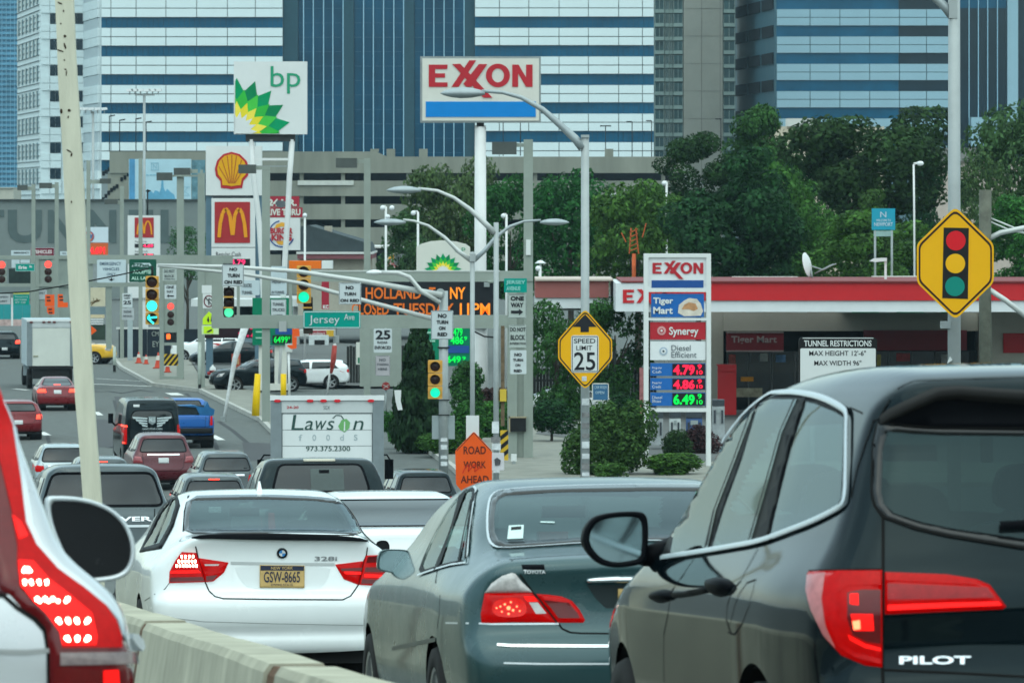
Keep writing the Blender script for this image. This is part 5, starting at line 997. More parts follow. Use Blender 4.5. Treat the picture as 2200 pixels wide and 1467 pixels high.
# big lamp in the middle carrying the speed warning
t = Thing('street_lamp', 'tall street lamp whose long curved arm crosses the tall EXXON sign', 'street lamp', 1257, 100.0)
t.pole('pole', 1257, 293, .10, SP, .085); t.tube('arm', [(1252,318),(1235,298),(1205,270),(1165,235),(1120,210),(1080,199),(1035,196)], [.10,.09,.075,.06,.045,.04,.035], LH); cobra(t, 946, 1042, 201, 24, LH); t.box('cap', 1248, 290, 1266, 296, SP, f=.1, b=.1)
for (y, h) in ((870,14),(896,10),(920,12),(940,9),(962,14),(985,11),(1008,14),(1022,8)): t.box('sticker', 1250, y-h, 1266, y, M('sticker_pale', 0) if y % 4 else M('sticker_grey', 0), f=.105, b=-.08)
AMS = M('sign_amber', (.80, .40, .008), rough=.35, var=.03)
def elong(t, cx, y0, y1, w, sh):        # six-sided warning plate: point up, straight sides, point down
    a = sh; return [(cx, y0), (cx+w/2, y0+a), (cx+w/2, y1-a), (cx, y1), (cx-w/2, y1-a), (cx-w/2, y0+a)]
def rounded(p, r=.12):
    out = []
    for i in range(len(p)):
        a, b, c = np.array(p[i-1], float), np.array(p[i], float), np.array(p[(i+1) % len(p)], float)
        la, lc = np.linalg.norm(a-b), np.linalg.norm(c-b); d = min(la, lc)*r; u, v = b+(a-b)/la*d, b+(c-b)/lc*d
        for k in range(4):
            q = k/3; out.append(tuple((1-q)**2*u + 2*q*(1-q)*b + q*q*v))
    return out
t = Thing('speed_warning_sign', 'amber six-sided sign with an up arrow over SPEED LIMIT 25', 'sign', 1257, 101.0, py=836)
b = t.poly('plate', rounded(elong(t, 1257, 663, 837, 116, 66)), AMS, f=.12, b=-.1); o_ = rounded(elong(t, 1257, 667, 833, 110, 63)); i_ = rounded(elong(t, 1257, 670.5, 829.5, 105, 61))
t.polys('border', [[o_[k], o_[(k+1) % len(o_)], i_[(k+1) % len(i_)], i_[k]] for k in range(len(o_))], TX, f=.124, parent=b)
t.poly('arrow', [(1257,675),(1282,702),(1265,702),(1265,713),(1247,713),(1247,702),(1230,702)], TX, f=.126, parent=b)
w_ = t.box('white_panel', 1227, 720, 1286, 800, SW, f=.126, b=0, bev=5, parent=b); t.texts([('SPEED', 1233, 727, 1279, 737), ('LIMIT', 1238, 742, 1272, 752), ('25', 1233, 756, 1279, 795)], TX, f=.132, bold=.01, parent=b)
for L in ([(1229,722,1284,723.4),(1229,796.6,1284,798),(1228.6,724,1230,796),(1283,724,1284.4,796)],): t.boxes('panel_edge', L, TX, f=.131, parent=b)
t.box('sticker', 1250, 808, 1260, 818, M('sticker_pale', 0), f=.128, b=0)
# signal-ahead sign on the big pole at right
t = Thing('street_lamp', 'thick grey lamp pole at the right, rising out of the frame', 'street lamp', 2050, 150.0)
t.pole('pole', 2050, -190, .10, SP, .082); t.tube('arm', [(2048,38),(2030,15),(2000,-12),(1930,-50),(1840,-75)], [.07,.065,.055,.05,.04], LH); cobra(t, 1720, 1850, -75, 34, LH); t.box('clamp', 2038, -2, 2056, 40, SP, f=.09, b=.09); t.box('bracket', 2020, 690, 2042, 705, LH, f=.08, b=.02); t.poly('sticker', [(2040,765),(2045,773),(2035,780)], SW, f=.11)
t = Thing('signal_warning_sign', 'large amber six-sided sign picturing a traffic light with red, yellow and green discs', 'sign', 2051, 152.0, py=687)
b = t.poly('plate', rounded(elong(t, 2051, 444, 687, 165, 80)), AMS, f=.12, b=-.1); o_ = rounded(elong(t, 2051, 450, 681, 157, 76)); i_ = rounded(elong(t, 2051, 455.5, 675.5, 150, 73.5))
t.polys('border', [[o_[k], o_[(k+1) % len(o_)], i_[(k+1) % len(i_)], i_[k]] for k in range(len(o_))], M('print_brown_black', (.03,.012,.01), var=0), f=.123, parent=b)
t.poly('black_panel', [(2026,489),(2080,490),(2078,642),(2023,640)], BLK, f=.125, parent=b)
t.disc('red_disc', 2052, 517, 21, M('disc_red', (.62,.01,.02), rough=.4, var=.03), f=.13, parent=b, n=32); t.disc('amber_disc', 2051, 566, 21, M('disc_amber', (.82,.42,.01), rough=.4, var=.03), f=.13, parent=b, n=32); t.disc('green_disc', 2050, 615, 21, M('disc_green', (.01,.22,.17), rough=.4, var=.03), f=.13, parent=b, n=32)
# tunnel restrictions
t = Thing('restriction_sign', 'white TUNNEL RESTRICTIONS board with a black heading, just above the black SUV roof', 'sign', 1799, 150.0, py=860)
b = t.box('plate', 1716, 724, 1884, 850, BLK, f=.04, b=.02, bev=9); t.box('white_face', 1719, 748, 1881, 847, SW, f=.046, b=0, bev=3, parent=b); t.boxes('edge', [(1724,725.5,1876,727)], SW, f=.05, parent=b)
t.text('TUNNEL RESTRICTIONS', 1727, 731, 1872, 744, SW, f=.05, bold=.02, parent=b); t.texts([('MAX HEIGHT 12\'-6"', 1738, 753, 1860, 764), ('MAX WIDTH 96"', 1749, 774, 1850, 785)], TX, f=.05, bold=.01, parent=b)
t.pole('post', 1745, 850, .035, STEEL); t.pole('post', 1855, 850, .035, STEEL)
# road work sign
t = Thing('road_work_sign', 'orange diamond ROAD WORK AHEAD sign with red scribble, lower half behind the green-grey car', 'sign', 1018, 92.0, py=1060)
b = t.poly('plate', rounded([(1018,926),(1057,968),(1057,1046),(1030,1075),(1010,1075),(980,1040),(978,968)], .08), OR2, f=.08, b=-.05); t.polys('border', [line((1018,929),(1055,968),1.2), line((1018,929),(981,968),1.2)], TX, f=.085, parent=b)
t.texts([('ROAD', 996, 958, 1044, 975), ('WORK', 996, 990, 1044, 1005), ('AHEAD', 990, 1021, 1050, 1037)], M('print_rust', (.12,.02,.01), var=0), f=.087, bold=.02, parent=b); ribbon(t, 'scribble', [(994,1016),(1000,1002),(1008,998),(1006,1012),(1016,1000),(1022,996),(1020,1012),(1030,1004),(1036,1000)], 1.6, M('scribble_red', (.6,.02,.01), var=0), f=.092, parent=b)
t.pole('post', 1018, 1060, .04, STEEL); t.box('back_panel', 1001, 894, 1029, 990, SW, f=-.4, b=.45)
# posts, bollards, cones, hydrant, cabinets on the corner
YB = M('bollard_yellow', (.78,.50,.005), rough=.5, var=.08, scale=3)
t = Thing('yellow_bollard', 'tall leaning yellow bollard on the corner, left of the grey gantry post', 'bollard', 550, 52.5); t.tube('post', [(549,893),(551,850),(554,803)], [.16,.15,.12], YB)
t = Thing('yellow_bollard', 'shorter yellow bollard half behind the box truck top', 'bollard', 609, 47.5); t.tube('post', [(609,HY+9*47.5),(609,803)], .13, YB); 
CO = M('cone_orange_red', (.42,.05,.025), rough=.6, var=.15)
for (px, y0, y1, lab) in ((298,762,786,'leftmost traffic cone with a pale collar'), (314,768,788,'short traffic cone, second from the left'), (340,763,797,'tall orange traffic cone just left of the gantry column'), (360,781,806,'traffic cone between the two posts of the gantry column')):
    s = S(y1); t = Thing('traffic_cone', lab + ', on the corner pavement', 'traffic cone', px, s, 'traffic cones on the corner', base=.155); w = (y1-y0)/s
    mb = MB(); mb.lathe([(.001, w), (.03, w), (w*.24, .04), (w*.26, .04)], (0,0,0), 'z', 14); t.put('cone', mb, CO, smooth=True); mb = MB(); mb.box(-w*.33, w*.33, -w*.33, w*.33, 0, .04); t.put('foot', mb, CO)
    mb = MB(); mb.lathe([(.04+.21*w*.25*.9, w*.80), (.04+.21*w*.55*.95, w*.5)], (0,0,0), 'z', 14); t.put('collar', mb, M('cone_collar', (.6,.55,.5), var=.1), smooth=True)
t = Thing('fire_hydrant', 'red fire hydrant with a white cap on the corner beside the blue-grey pylon leg', 'fire hydrant', 457, S(827), base=.155); HR = M('hydrant_red', (.30,.02,.02), rough=.4, var=.15, scale=6)
mb = MB(); mb.lathe([(.19,0),(.19,.05),(.13,.08),(.12,.5),(.17,.52),(.17,.57)], (0,0,0), 'z', 16); t.put('barrel', mb, HR, smooth=True); mb = MB(); mb.lathe([(.16,.57),(.14,.70),(.05,.78),(.04,.83),(.001,.84)], (0,0,0), 'z', 16); t.put('bonnet', mb, SW, smooth=True)
mb = MB(); mb.lathe([(.08,-.26),(.08,.26)], (0,0,.42), 'x', 12); t.put('nozzle', mb, HR); 
t = Thing('leaning_post', 'white leaning post covered in paper, beside the hydrant', 'post', 492, S(905), base=.14); t.tube('post', [(480,905),(488,860),(505,770),(527,700)], [.05,.06,.11,.16], M('post_paper_white', (.58,.60,.60), rough=.7, var=.25, scale=5)); t.box('base', 474, 895, 484, 908, STEEL, f=.1, b=.1)
t = Thing('red_cabinet', 'small orange-red cabinet behind the leaning white post', 'cabinet', 507, 44.0, py=795); t.box('box', 498, 760, 516, 795, M('cabinet_red', (.38,.06,.03), var=.3, scale=4), f=.2, b=.2); t.boxes('label', [(500,770,514,782)], M('label_tan', (.5,.3,.15), var=.3), f=.22)
t = Thing('banner_pole', 'white slanting pole with a red sleeve in front of the white hatchback', 'pole', 704, 46.0); t.tube('pole', [(703,846),(708,805),(714,775)], .05, PW); t.tube('sleeve', [(711,802),(716,775),(719,742)], [.07,.13,.11], M('sleeve_red', (.34,.05,.04), rough=.7, var=.4, scale=5)); t.disc('knob', 719, 741, 3.5, PW, f=.06, b=.06)
for (px, y0, y1, lab) in ((246,745,800,'grey kerbside post with a dark foot, near the taxi'), (429,735,842,'white and black kerbside post with a ring, left of the hydrant')):
    t = Thing('kerb_post', lab, 'post', px, S(y1), base=.1); t.tube('post', [(px,y1),(px,y0)], .08, M('post_pale_green', (.40,.45,.40), rough=.6, var=.2, scale=3)); t.box('foot', px-3, y1-16, px+3, y1-2, BLK, f=.09, b=-.05)
t = Thing('kerb_post', 'thin pale post between the two yellow bollards, holding a grey box', 'post', 622, 48.0); t.tube('post', [(622,HY+9*48),(620,745)], .055, PW); t.box('box', 613, 738, 628, 756, M('box_pale', (.5,.52,.5), var=.1), f=.15, b=.1)
t = Thing('stop_sign_back', 'small dark red octagonal plate with pale graffiti, under the 25 board', 'sign', 829, 52.0, py=846); t.disc('plate', 829, 829, 9, M('plate_dull_red', (.28,.04,.04), var=.3, scale=4), f=.1, n=8); t.polys('graffiti', [line((823,826),(834,832),1.4), line((824,834),(835,826),1.2)], M('graffiti_pale', (.5,.45,.42), var=0), f=.115); t.tube('post', [(829,838),(829,900)], .04, STEEL)
t = Thing('torn_banner', 'white torn banner hanging in front of the dark evergreen', 'banner', 855, 62.0, py=882); t.poly('cloth', [(847,838),(862,838),(861,862),(865,880),(855,881),(850,862)], SW, f=.1, b=.02)
# white globe lamps and other lanterns
GLB = M('globe_white', (.72,.75,.76), rough=.25, var=.03)
def globe(px, py, r, s, lab, post=None, arm=None, group='white globe lamps', double=None):
    t = Thing('globe_lamp', lab, 'street lamp', post or px, s, group)
    for (x, y) in ([(px, py)] + (double or [])):
        mb = MB(); R_ = r/s; mb.lathe([(max(.001, R_*math.sin(a)), R_*math.cos(a)) for a in np.linspace(0, math.pi, 9)], (t.X(x), 0, t.Z(y)), 'z', 14); t.put('globe', mb, GLB, smooth=True)
    x = post or px; t.tube('post', [(x, HY+9*s+6), (x, py-3 if arm else py)], .06, PW)
    if arm: t.tube('arm', [(x, py-4), (px, py-4)], .035, PW)
    return t
globe(822, 447, 5.5, 40, 'pair of white globes on one post above the twin lamp arm, left', post=829, arm=1, double=[(842,447),(833,466)]); globe(888, 458, 5.5, 41, 'white globe on a short post right of the pair of globes', post=898, arm=1); globe(1081, 464, 5, 42, 'white globe under a thin bar, left of the near gantry post', post=1088, arm=1)
globe(1316, 420, 5.5, 40, 'small white globe in the trees right of the tall lamp pole', post=1325, arm=1); globe(1427, 394, 5.5, 40, 'small white globe at the left edge of the big dark tree', post=1432, arm=1); globe(1156, 577, 6, 50, 'white globe under a mushroom cap at the left end of the red canopy', post=1160, arm=1); globe(655, 463, 5, 39, 'small white globe beside the red drive-thru board')
t = Thing('mushroom_lamp', 'white mushroom-shaped lamp above the left end of the red canopy', 'street lamp', 1161, 49.0); mb = MB(); mb.lathe([(.001,.14),(.1,.12),(.24,.02),(.24,0),(.05,0)], (0,0,t.Z(566)), 'z', 16); t.put('cap', mb, GLB, smooth=True); t.tube('post', [(1161,600),(1161,566)], .05, PW)
t = Thing('yard_lamp', 'tall thin white lamp post in front of the dark domed tree', 'street lamp', 1966, 48.0); t.tube('post', [(1966,HY+9*48),(1964,450),(1963,353)], .045, PW); t.tube('arm', [(1963,352),(1972,351)], .05, PW); mb = MB(); mb.lathe([(.001,.12),(.12,.1),(.17,0),(.10,-.08),(.001,-.1)], (t.X(1977),0,t.Z(352)), 'z', 14); t.put('head', mb, GLB, smooth=True)
t = Thing('yard_lamp', 'white angular lamp on a short post above the canopy, between dish and warning sign', 'street lamp', 1902, 52.0); t.box('post', 1900, 555, 1905, 600, PW, f=.05, b=.05); t.poly('head', [(1868,561),(1878,555),(1905,554),(1905,561),(1880,563)], SW, f=.15, b=.1); 
t = Thing('floodlight_mast', 'tall mast with a ring of white floodlights in front of the left office tower', 'lamp post', 310, 24.0)
t.tube('mast', [(310,HY+9*24),(310,205)], .12, SP); t.box('cross_head', 290, 203, 332, 206, SP, f=.1, b=.1)
for x in (279, 290, 302, 316, 328, 340): t.poly('floodlight', [(x-8,192),(x+6,191),(x+8,196),(x-5,198)], GLB, f=.4, b=.4); t.tube('bracket', [(x,196),(x,204)], .05, SP)
t = Thing('floodlight_mast', 'second ring of floodlights half hidden behind the wooden post', 'lamp post', 200, 23.0); t.tube('mast', [(200,HY+9*23),(200,240)], .12, SP)
for x in (172, 184, 196, 210, 224): t.poly('floodlight', [(x-7,232),(x+5,231),(x+7,236),(x-5,238)], GLB, f=.4, b=.4); t.tube('bracket', [(x,236),(x,244)], .05, SP)
t = Thing('lantern', 'small dark lantern on a thin pole in front of the billboard', 'lamp post', 317, 28.0); t.tube('post', [(317,470),(317,412)], .06, DARK); t.poly('head', [(313,411),(317,407),(325,410),(318,414)], DARK, f=.15, b=.1); t.tube('foot', [(317,470),(317,HY+9*28)], .06, DARK)
# wires and a cross arm at right
t = Thing('utility_pole', 'weathered utility pole right of the amber signal sign, with a pale diagonal brace', 'utility pole', 2117, 95.0); t.tube('pole', [(2120,HY+560),(2116,600),(2117,408)], .14, M('weathered_wood', (.12,.125,.10), rough=.9, var=.3, scale=4))
t.tube('brace', [(2120,515),(2150,500),(2200,490),(2300,480)], .06, ARM); t.tube('brace', [(2125,622),(2160,645),(2230,700)], .06, ARM); t.tube('wire', [(2126,468),(2180,490),(2260,530)], .02, ARM, n=6); t.tube('wire', [(2124,475),(2170,495),(2220,505)], .02, ARM, n=6); t.tube('strut', [(2125,626),(2125,680)], .035, ARM)
# wooden signpost fixed to the barrier, leaning a little
t = Thing('wooden_post', 'tall leaning cream-painted wooden post with knots and nail marks, fixed to the barrier', 'post', 215, 400.0, py=1296)
WD = M('painted_wood', (.60,.585,.47), rough=.8, var=.09, scale=14, bump=.5, streak=True)
mb = MB(); p0, p1 = (199, 1310), (136, -60); w0, w1 = 20.0, 19.5
vs = []
N_ = 24
for i in range(N_+1):
    a = i/N_; cx_ = p0[0] + 0*a; y_ = p0[1] + (p1[1]-p0[1])*a
    cx_ = np.interp(y_, [-60, 0, 100, 170, 300, 430, 560, 850, 1070, 1310], [134, 139, 143, 146, 154, 161, 166, 182, 199, 206]); hw = np.interp(y_, [-60, 0, 100, 430, 850, 1070], [19, 19, 19.5, 20.5, 19.5, 19]) + .4*math.sin(i*1.7)
    for dx, dy in ((-hw, -.045), (hw, -.045), (hw, .045), (-hw, .045)): vs.append((t.X(cx_+dx), dy, t.Z(y_)))
fs = [(4*i+j, 4*i+(j+1) % 4, 4*(i+1)+(j+1) % 4, 4*(i+1)+j) for i in range(N_) for j in range(4)] + [(3,2,1,0)]
mb.add(vs, fs); t.put('post', mb, WD)
KN = M('knot_dark', (.035,.02,.012), rough=.9, var=.3, scale=30)
for (x, y, w, h, a) in ((141,79,6,6,0),(131,110,16,3,.3),(141,100,4,14,-.3),(142,150,5,2.5,.2),(144,158,2.5,12,.1),(133,240,6,10,0),(150,238,7,6,.5),(148,252,3,6,.2),(130,8,12,3,.4),(138,25,3,5,0),(150,325,14,3,.5),(155,333,4,8,.3),(155,434,3,5,0),(132,52,3,3,0),(140,130,3,4,0)):
    c_, s_ = math.cos(a), math.sin(a); t.poly('knot', [(x+c_*w/2*u-s_*h/2*v, y+s_*w/2*u+c_*h/2*v) for u, v in ((-1,0),(-.6,-.9),(.5,-1),(1,0),(.6,.8),(-.4,1))], KN, f=.0475, b=-.04)
# ================================================================ vehicles: a smooth body found as the surface of a field, details laid on it
def chaikin(pts, n=2, closed=True):
    pts = [np.array(p, float) for p in pts]
    for _ in range(n):
        q = []
        m = len(pts)
        for i in range(m if closed else m - 1):
            a, b = pts[i], pts[(i+1) % m]; q += [a*.75 + b*.25, a*.25 + b*.75]
        if not closed: q = [pts[0]] + q + [pts[-1]]
        pts = q
    return [tuple(p) for p in pts]
def poly_sdf(poly, X, Y):
    d = np.full(X.shape, 1e9); ins = np.zeros(X.shape, bool); n = len(poly)
    for i in range(n):
        x0, y0 = poly[i]; x1, y1 = poly[(i+1) % n]; ex, ey = x1-x0, y1-y0
        wx, wy = X-x0, Y-y0; t = np.clip((wx*ex + wy*ey) / (ex*ex + ey*ey + 1e-12), 0, 1)
        dx, dy = wx-ex*t, wy-ey*t; d = np.minimum(d, dx*dx + dy*dy)
        c = (y0 > Y) != (y1 > Y)
        with np.errstate(divide='ignore', invalid='ignore'): xi = (x1-x0) * (Y-y0) / (y1-y0 if y1 != y0 else 1e-9) + x0
        ins ^= c & (X < xi)
    return np.where(ins, -1, 1) * np.sqrt(d)
def inside(poly, X, Y): return poly_sdf(poly, np.asarray(X, float), np.asarray(Y, float)) < 0
class Body:
    G = .012
    def __init__(b, prof, ws, L, H, belt, pl=None, pg=None, bow_r=.12, bow_f=.35, crown=.03, k=.09, hexp=2.2, blur=2):
        b.L, b.H = L, H; g = b.G
        b.y0, b.z0 = -.6, -.2
        ys = np.arange(b.y0, L + .6, g); zs = np.arange(b.z0, H + .4, g)
        Y, Z = np.meshgrid(ys, zs, indexing='ij')
        d = poly_sdf(chaikin(prof, 2), Y, Z)
        for _ in range(blur):
            p = np.pad(d, 1, mode='edge'); d = (p[:-2,1:-1] + p[2:,1:-1] + p[1:-1,:-2] + p[1:-1,2:] + 2*d) / 6
        b.sd = d
        zz = [a for a, _ in ws]; ww = [a for _, a in ws]
        wz = np.interp(zs, zz, ww); ker = np.ones(9) / 9
        wz = np.convolve(np.pad(wz, 4, mode='edge'), ker, 'valid')
        pl = pl or [(0, .95), (.5, .99), (1.2, 1), (L-1.0, 1), (L-.3, .95), (L, .88)]
        pg = pg or [(0, .93), (1.0, 1), (2.6, 1), (L, .95)]
        fl = np.interp(ys, [a for a, _ in pl], [c for _, c in pl]); fg = np.interp(ys, [a for a, _ in pg], [c for _, c in pg])
        ker = np.ones(31) / 31
        fl = np.convolve(np.pad(fl, 15, mode='edge'), ker, 'valid'); fg = np.convolve(np.pad(fg, 15, mode='edge'), ker, 'valid')
        t = np.clip((zs - belt) / .25 + .5, 0, 1)[None, :]
        b.w = wz[None, :] * (fl[:, None] * (1-t) + fg[:, None] * t)
        b.bow_r, b.bow_f, b.crown, b.k, b.hexp = bow_r, bow_f, crown, k, hexp
        b.wm = max(ww)
    def look(b, A, y, z):
        fy = np.clip((y - b.y0) / b.G, 0, A.shape[0] - 1.001); fz = np.clip((z - b.z0) / b.G, 0, A.shape[1] - 1.001)
        iy = fy.astype(int); iz = fz.astype(int); u = fy - iy; v = fz - iz
        return (A[iy, iz]*(1-u)*(1-v) + A[iy+1, iz]*u*(1-v) + A[iy, iz+1]*(1-u)*v + A[iy+1, iz+1]*u*v)
    def f(b, p):
        x, y, z = p[..., 0], p[..., 1], p[..., 2]
        ax = np.abs(x) / b.wm; q = np.minimum(ax, 1.3) ** b.hexp
        t = np.clip(y / b.L, 0, 1)
        ye = y - q * b.bow_r * (1-t)**2 + q * b.bow_f * t**3
        ze = z + b.crown * q * np.clip((z - .5) / .5, 0, 1)
        dp = b.look(b.sd, ye, ze); dx = (np.abs(x) - b.look(b.w, y, z)) * .95
        k = b.k; h = np.clip(.5 + .5 * (dp - dx) / k, 0, 1)
        return dx*(1-h) + dp*h + k*h*(1-h)
    def grad(b, p, e=.012):
        g = np.zeros(p.shape)
        for i in range(3):
            q = p.copy(); q[..., i] += e; r = p.copy(); r[..., i] -= e; g[..., i] = (b.f(q) - b.f(r)) / (2*e)
        return g / (np.linalg.norm(g, axis=-1, keepdims=True) + 1e-9)
    def march(b, o, d, tmax, n=70):
        """first crossing from outside along each ray; returns points, hit"""
        t = np.zeros(o.shape[:-1]); best = np.full(t.shape, 1e9); bt = t.copy(); hit = np.zeros(t.shape, bool)
        lo = np.zeros_like(t); hi = np.zeros_like(t)
        for i in range(n + 1):
            tt = tmax * i / n; v = b.f(o + d * tt)
            m = ~hit & (v < best); best = np.where(m, v, best); bt = np.where(m, tt, bt)
            new = ~hit & (v < 0); lo = np.where(new, max(0, tmax * (i-1) / n), lo); hi = np.where(new, tt, hi); hit |= new
        for _ in range(16):
            mid = (lo + hi) / 2; v = b.f(o + d * mid[..., None]); hi = np.where(v < 0, mid, hi); lo = np.where(v < 0, lo, mid)
        t = np.where(hit, hi, bt)
        p = o + d * t[..., None]
        for _ in range(3):
            g = b.grad(p); v = b.f(p)[..., None]; p = np.where(hit[..., None], p, p - g * v)
        return p, hit
    def shell(b, cell, zb=.22, holes=(), wheels=()):
        """body mesh: a gridded box drawn in onto the surface; holes: (test function on points) removed; wheels: (y, z, r)"""
        L, H, W = b.L, b.H + .05, b.wm + .08
        nx = max(6, int(2*W/cell)); ny = int((L + .3) / cell); nz = max(5, int((H - zb) / cell))
        xs = np.linspace(-W, W, nx+1); ys = np.linspace(-.15, L + .15, ny+1); zs = np.linspace(zb, H, nz+1)
        idx = {}; pts = []; faces = []
        def vid(i, j, k):
            q = (i, j, k)
            if q not in idx: idx[q] = len(pts); pts.append((xs[i], ys[j], zs[k]))
            return idx[q]
        for i in range(nx):
            for j in range(ny): faces.append((vid(i,j,nz), vid(i+1,j,nz), vid(i+1,j+1,nz), vid(i,j+1,nz)))
        for j in range(ny):
            for k in range(nz):
                faces.append((vid(0,j,k), vid(0,j,k+1), vid(0,j+1,k+1), vid(0,j+1,k)))
                faces.append((vid(nx,j,k), vid(nx,j+1,k), vid(nx,j+1,k+1), vid(nx,j,k+1)))
        for i in range(nx):
            for k in range(nz):
                faces.append((vid(i,0,k), vid(i+1,0,k), vid(i+1,0,k+1), vid(i,0,k+1)))
                faces.append((vid(i,ny,k), vid(i,ny,k+1), vid(i+1,ny,k+1), vid(i+1,ny,k)))
        p = np.array(pts)
        c = np.stack([np.clip(p[:,0], -.12, .12)*0, np.clip(p[:,1], .75, L - .9), np.full(len(p), .62)], -1)
        c[:,2] = np.minimum(.62, np.maximum(.45, p[:,2]))
        d = c - p; n = np.linalg.norm(d, axis=1); d /= n[:, None]
        q, hit = b.march(p, d, float(n.max()), 60)
        fa = np.array(faces)
        keep = np.ones(len(fa), bool)
        cen = q[fa].mean(1)
        for h in holes:
            tst, snap = h; iv = tst(q); keep &= ~iv[fa].all(1)
            mv = iv & np.isin(np.arange(len(q)), fa[keep])
            if snap is not None and mv.any(): q[mv] = snap(q[mv])
        for (wy, wz, wr) in wheels:
            r = np.hypot(q[:,1]-wy, q[:,2]-wz); side = (np.abs(q[:,0]) > .55) & (q[:,2] < .9)
            iv = (r < wr) & side; keep &= ~iv[fa].all(1)
            mv = iv.copy(); k_ = wr / np.maximum(r, 1e-6)
            q[mv,1] = wy + (q[mv,1]-wy)*k_[mv]; q[mv,2] = wz + (q[mv,2]-wz)*k_[mv]
            x = np.sign(q[mv,0]) * np.minimum(b.look(b.w, q[mv,1], q[mv,2]), b.wm); q[mv,0] = np.where(np.abs(q[mv,0]) > .6, x, q[mv,0])
        fa = fa[keep]; used = np.unique(fa); mp = -np.ones(len(q), int); mp[used] = np.arange(len(used))
        return q[used], mp[fa]
def fill(outline, step, holes=()):
    """triangulated sheet of an outline in 2D with inner points on a grid; returns 2D verts, tris, distance to the edge"""
    o = []
    n = len(outline)
    for i in range(n):
        a = np.array(outline[i], float); c = np.array(outline[(i+1) % n], float); m = max(1, int(np.hypot(*(c-a)) / step))
        for k in range(m): o.append(tuple(a + (c-a)*k/m))
    xs = [q[0] for q in o]; ys = [q[1] for q in o]
    gx = np.arange(min(xs) + step*.5, max(xs), step); gy_ = np.arange(min(ys) + step*.5, max(ys), step)
    inner = []
    if len(gx) and len(gy_):
        X, Y = np.meshgrid(gx, gy_); sd = poly_sdf(o, X, Y); mk = sd < -step*.45
        for h in holes: mk &= np.abs(poly_sdf(h, X, Y)) > step*.3
        inner = list(zip(X[mk], Y[mk]))
    vs = o + inner; faces = [list(range(len(o)))]; edges = []; base = len(vs)
    for h in holes:
        hh = []
        for i in range(len(h)):
            a = np.array(h[i], float); c = np.array(h[(i+1) % len(h)], float); m = max(1, int(np.hypot(*(c-a)) / step))
            for k in range(m): hh.append(tuple(a + (c-a)*k/m))
        edges += [(base + i, base + (i+1) % len(hh)) for i in range(len(hh))]; vs = vs + hh; base = len(vs)
    V, _, T, *_ = delaunay_2d_cdt([Vector(q) for q in vs], edges, faces, 1, 1e-6)
    V = np.array([v[:] for v in V]); T = [t for t in T]
    if holes:
        T2 = []
        for t in T:
            c = V[list(t)].mean(0)
            if not any(bool(inside(h, c[0], c[1])) for h in holes): T2.append(t)
        T = T2
    sd = -poly_sdf(o, V[:,0], V[:,1])
    return V, T, sd
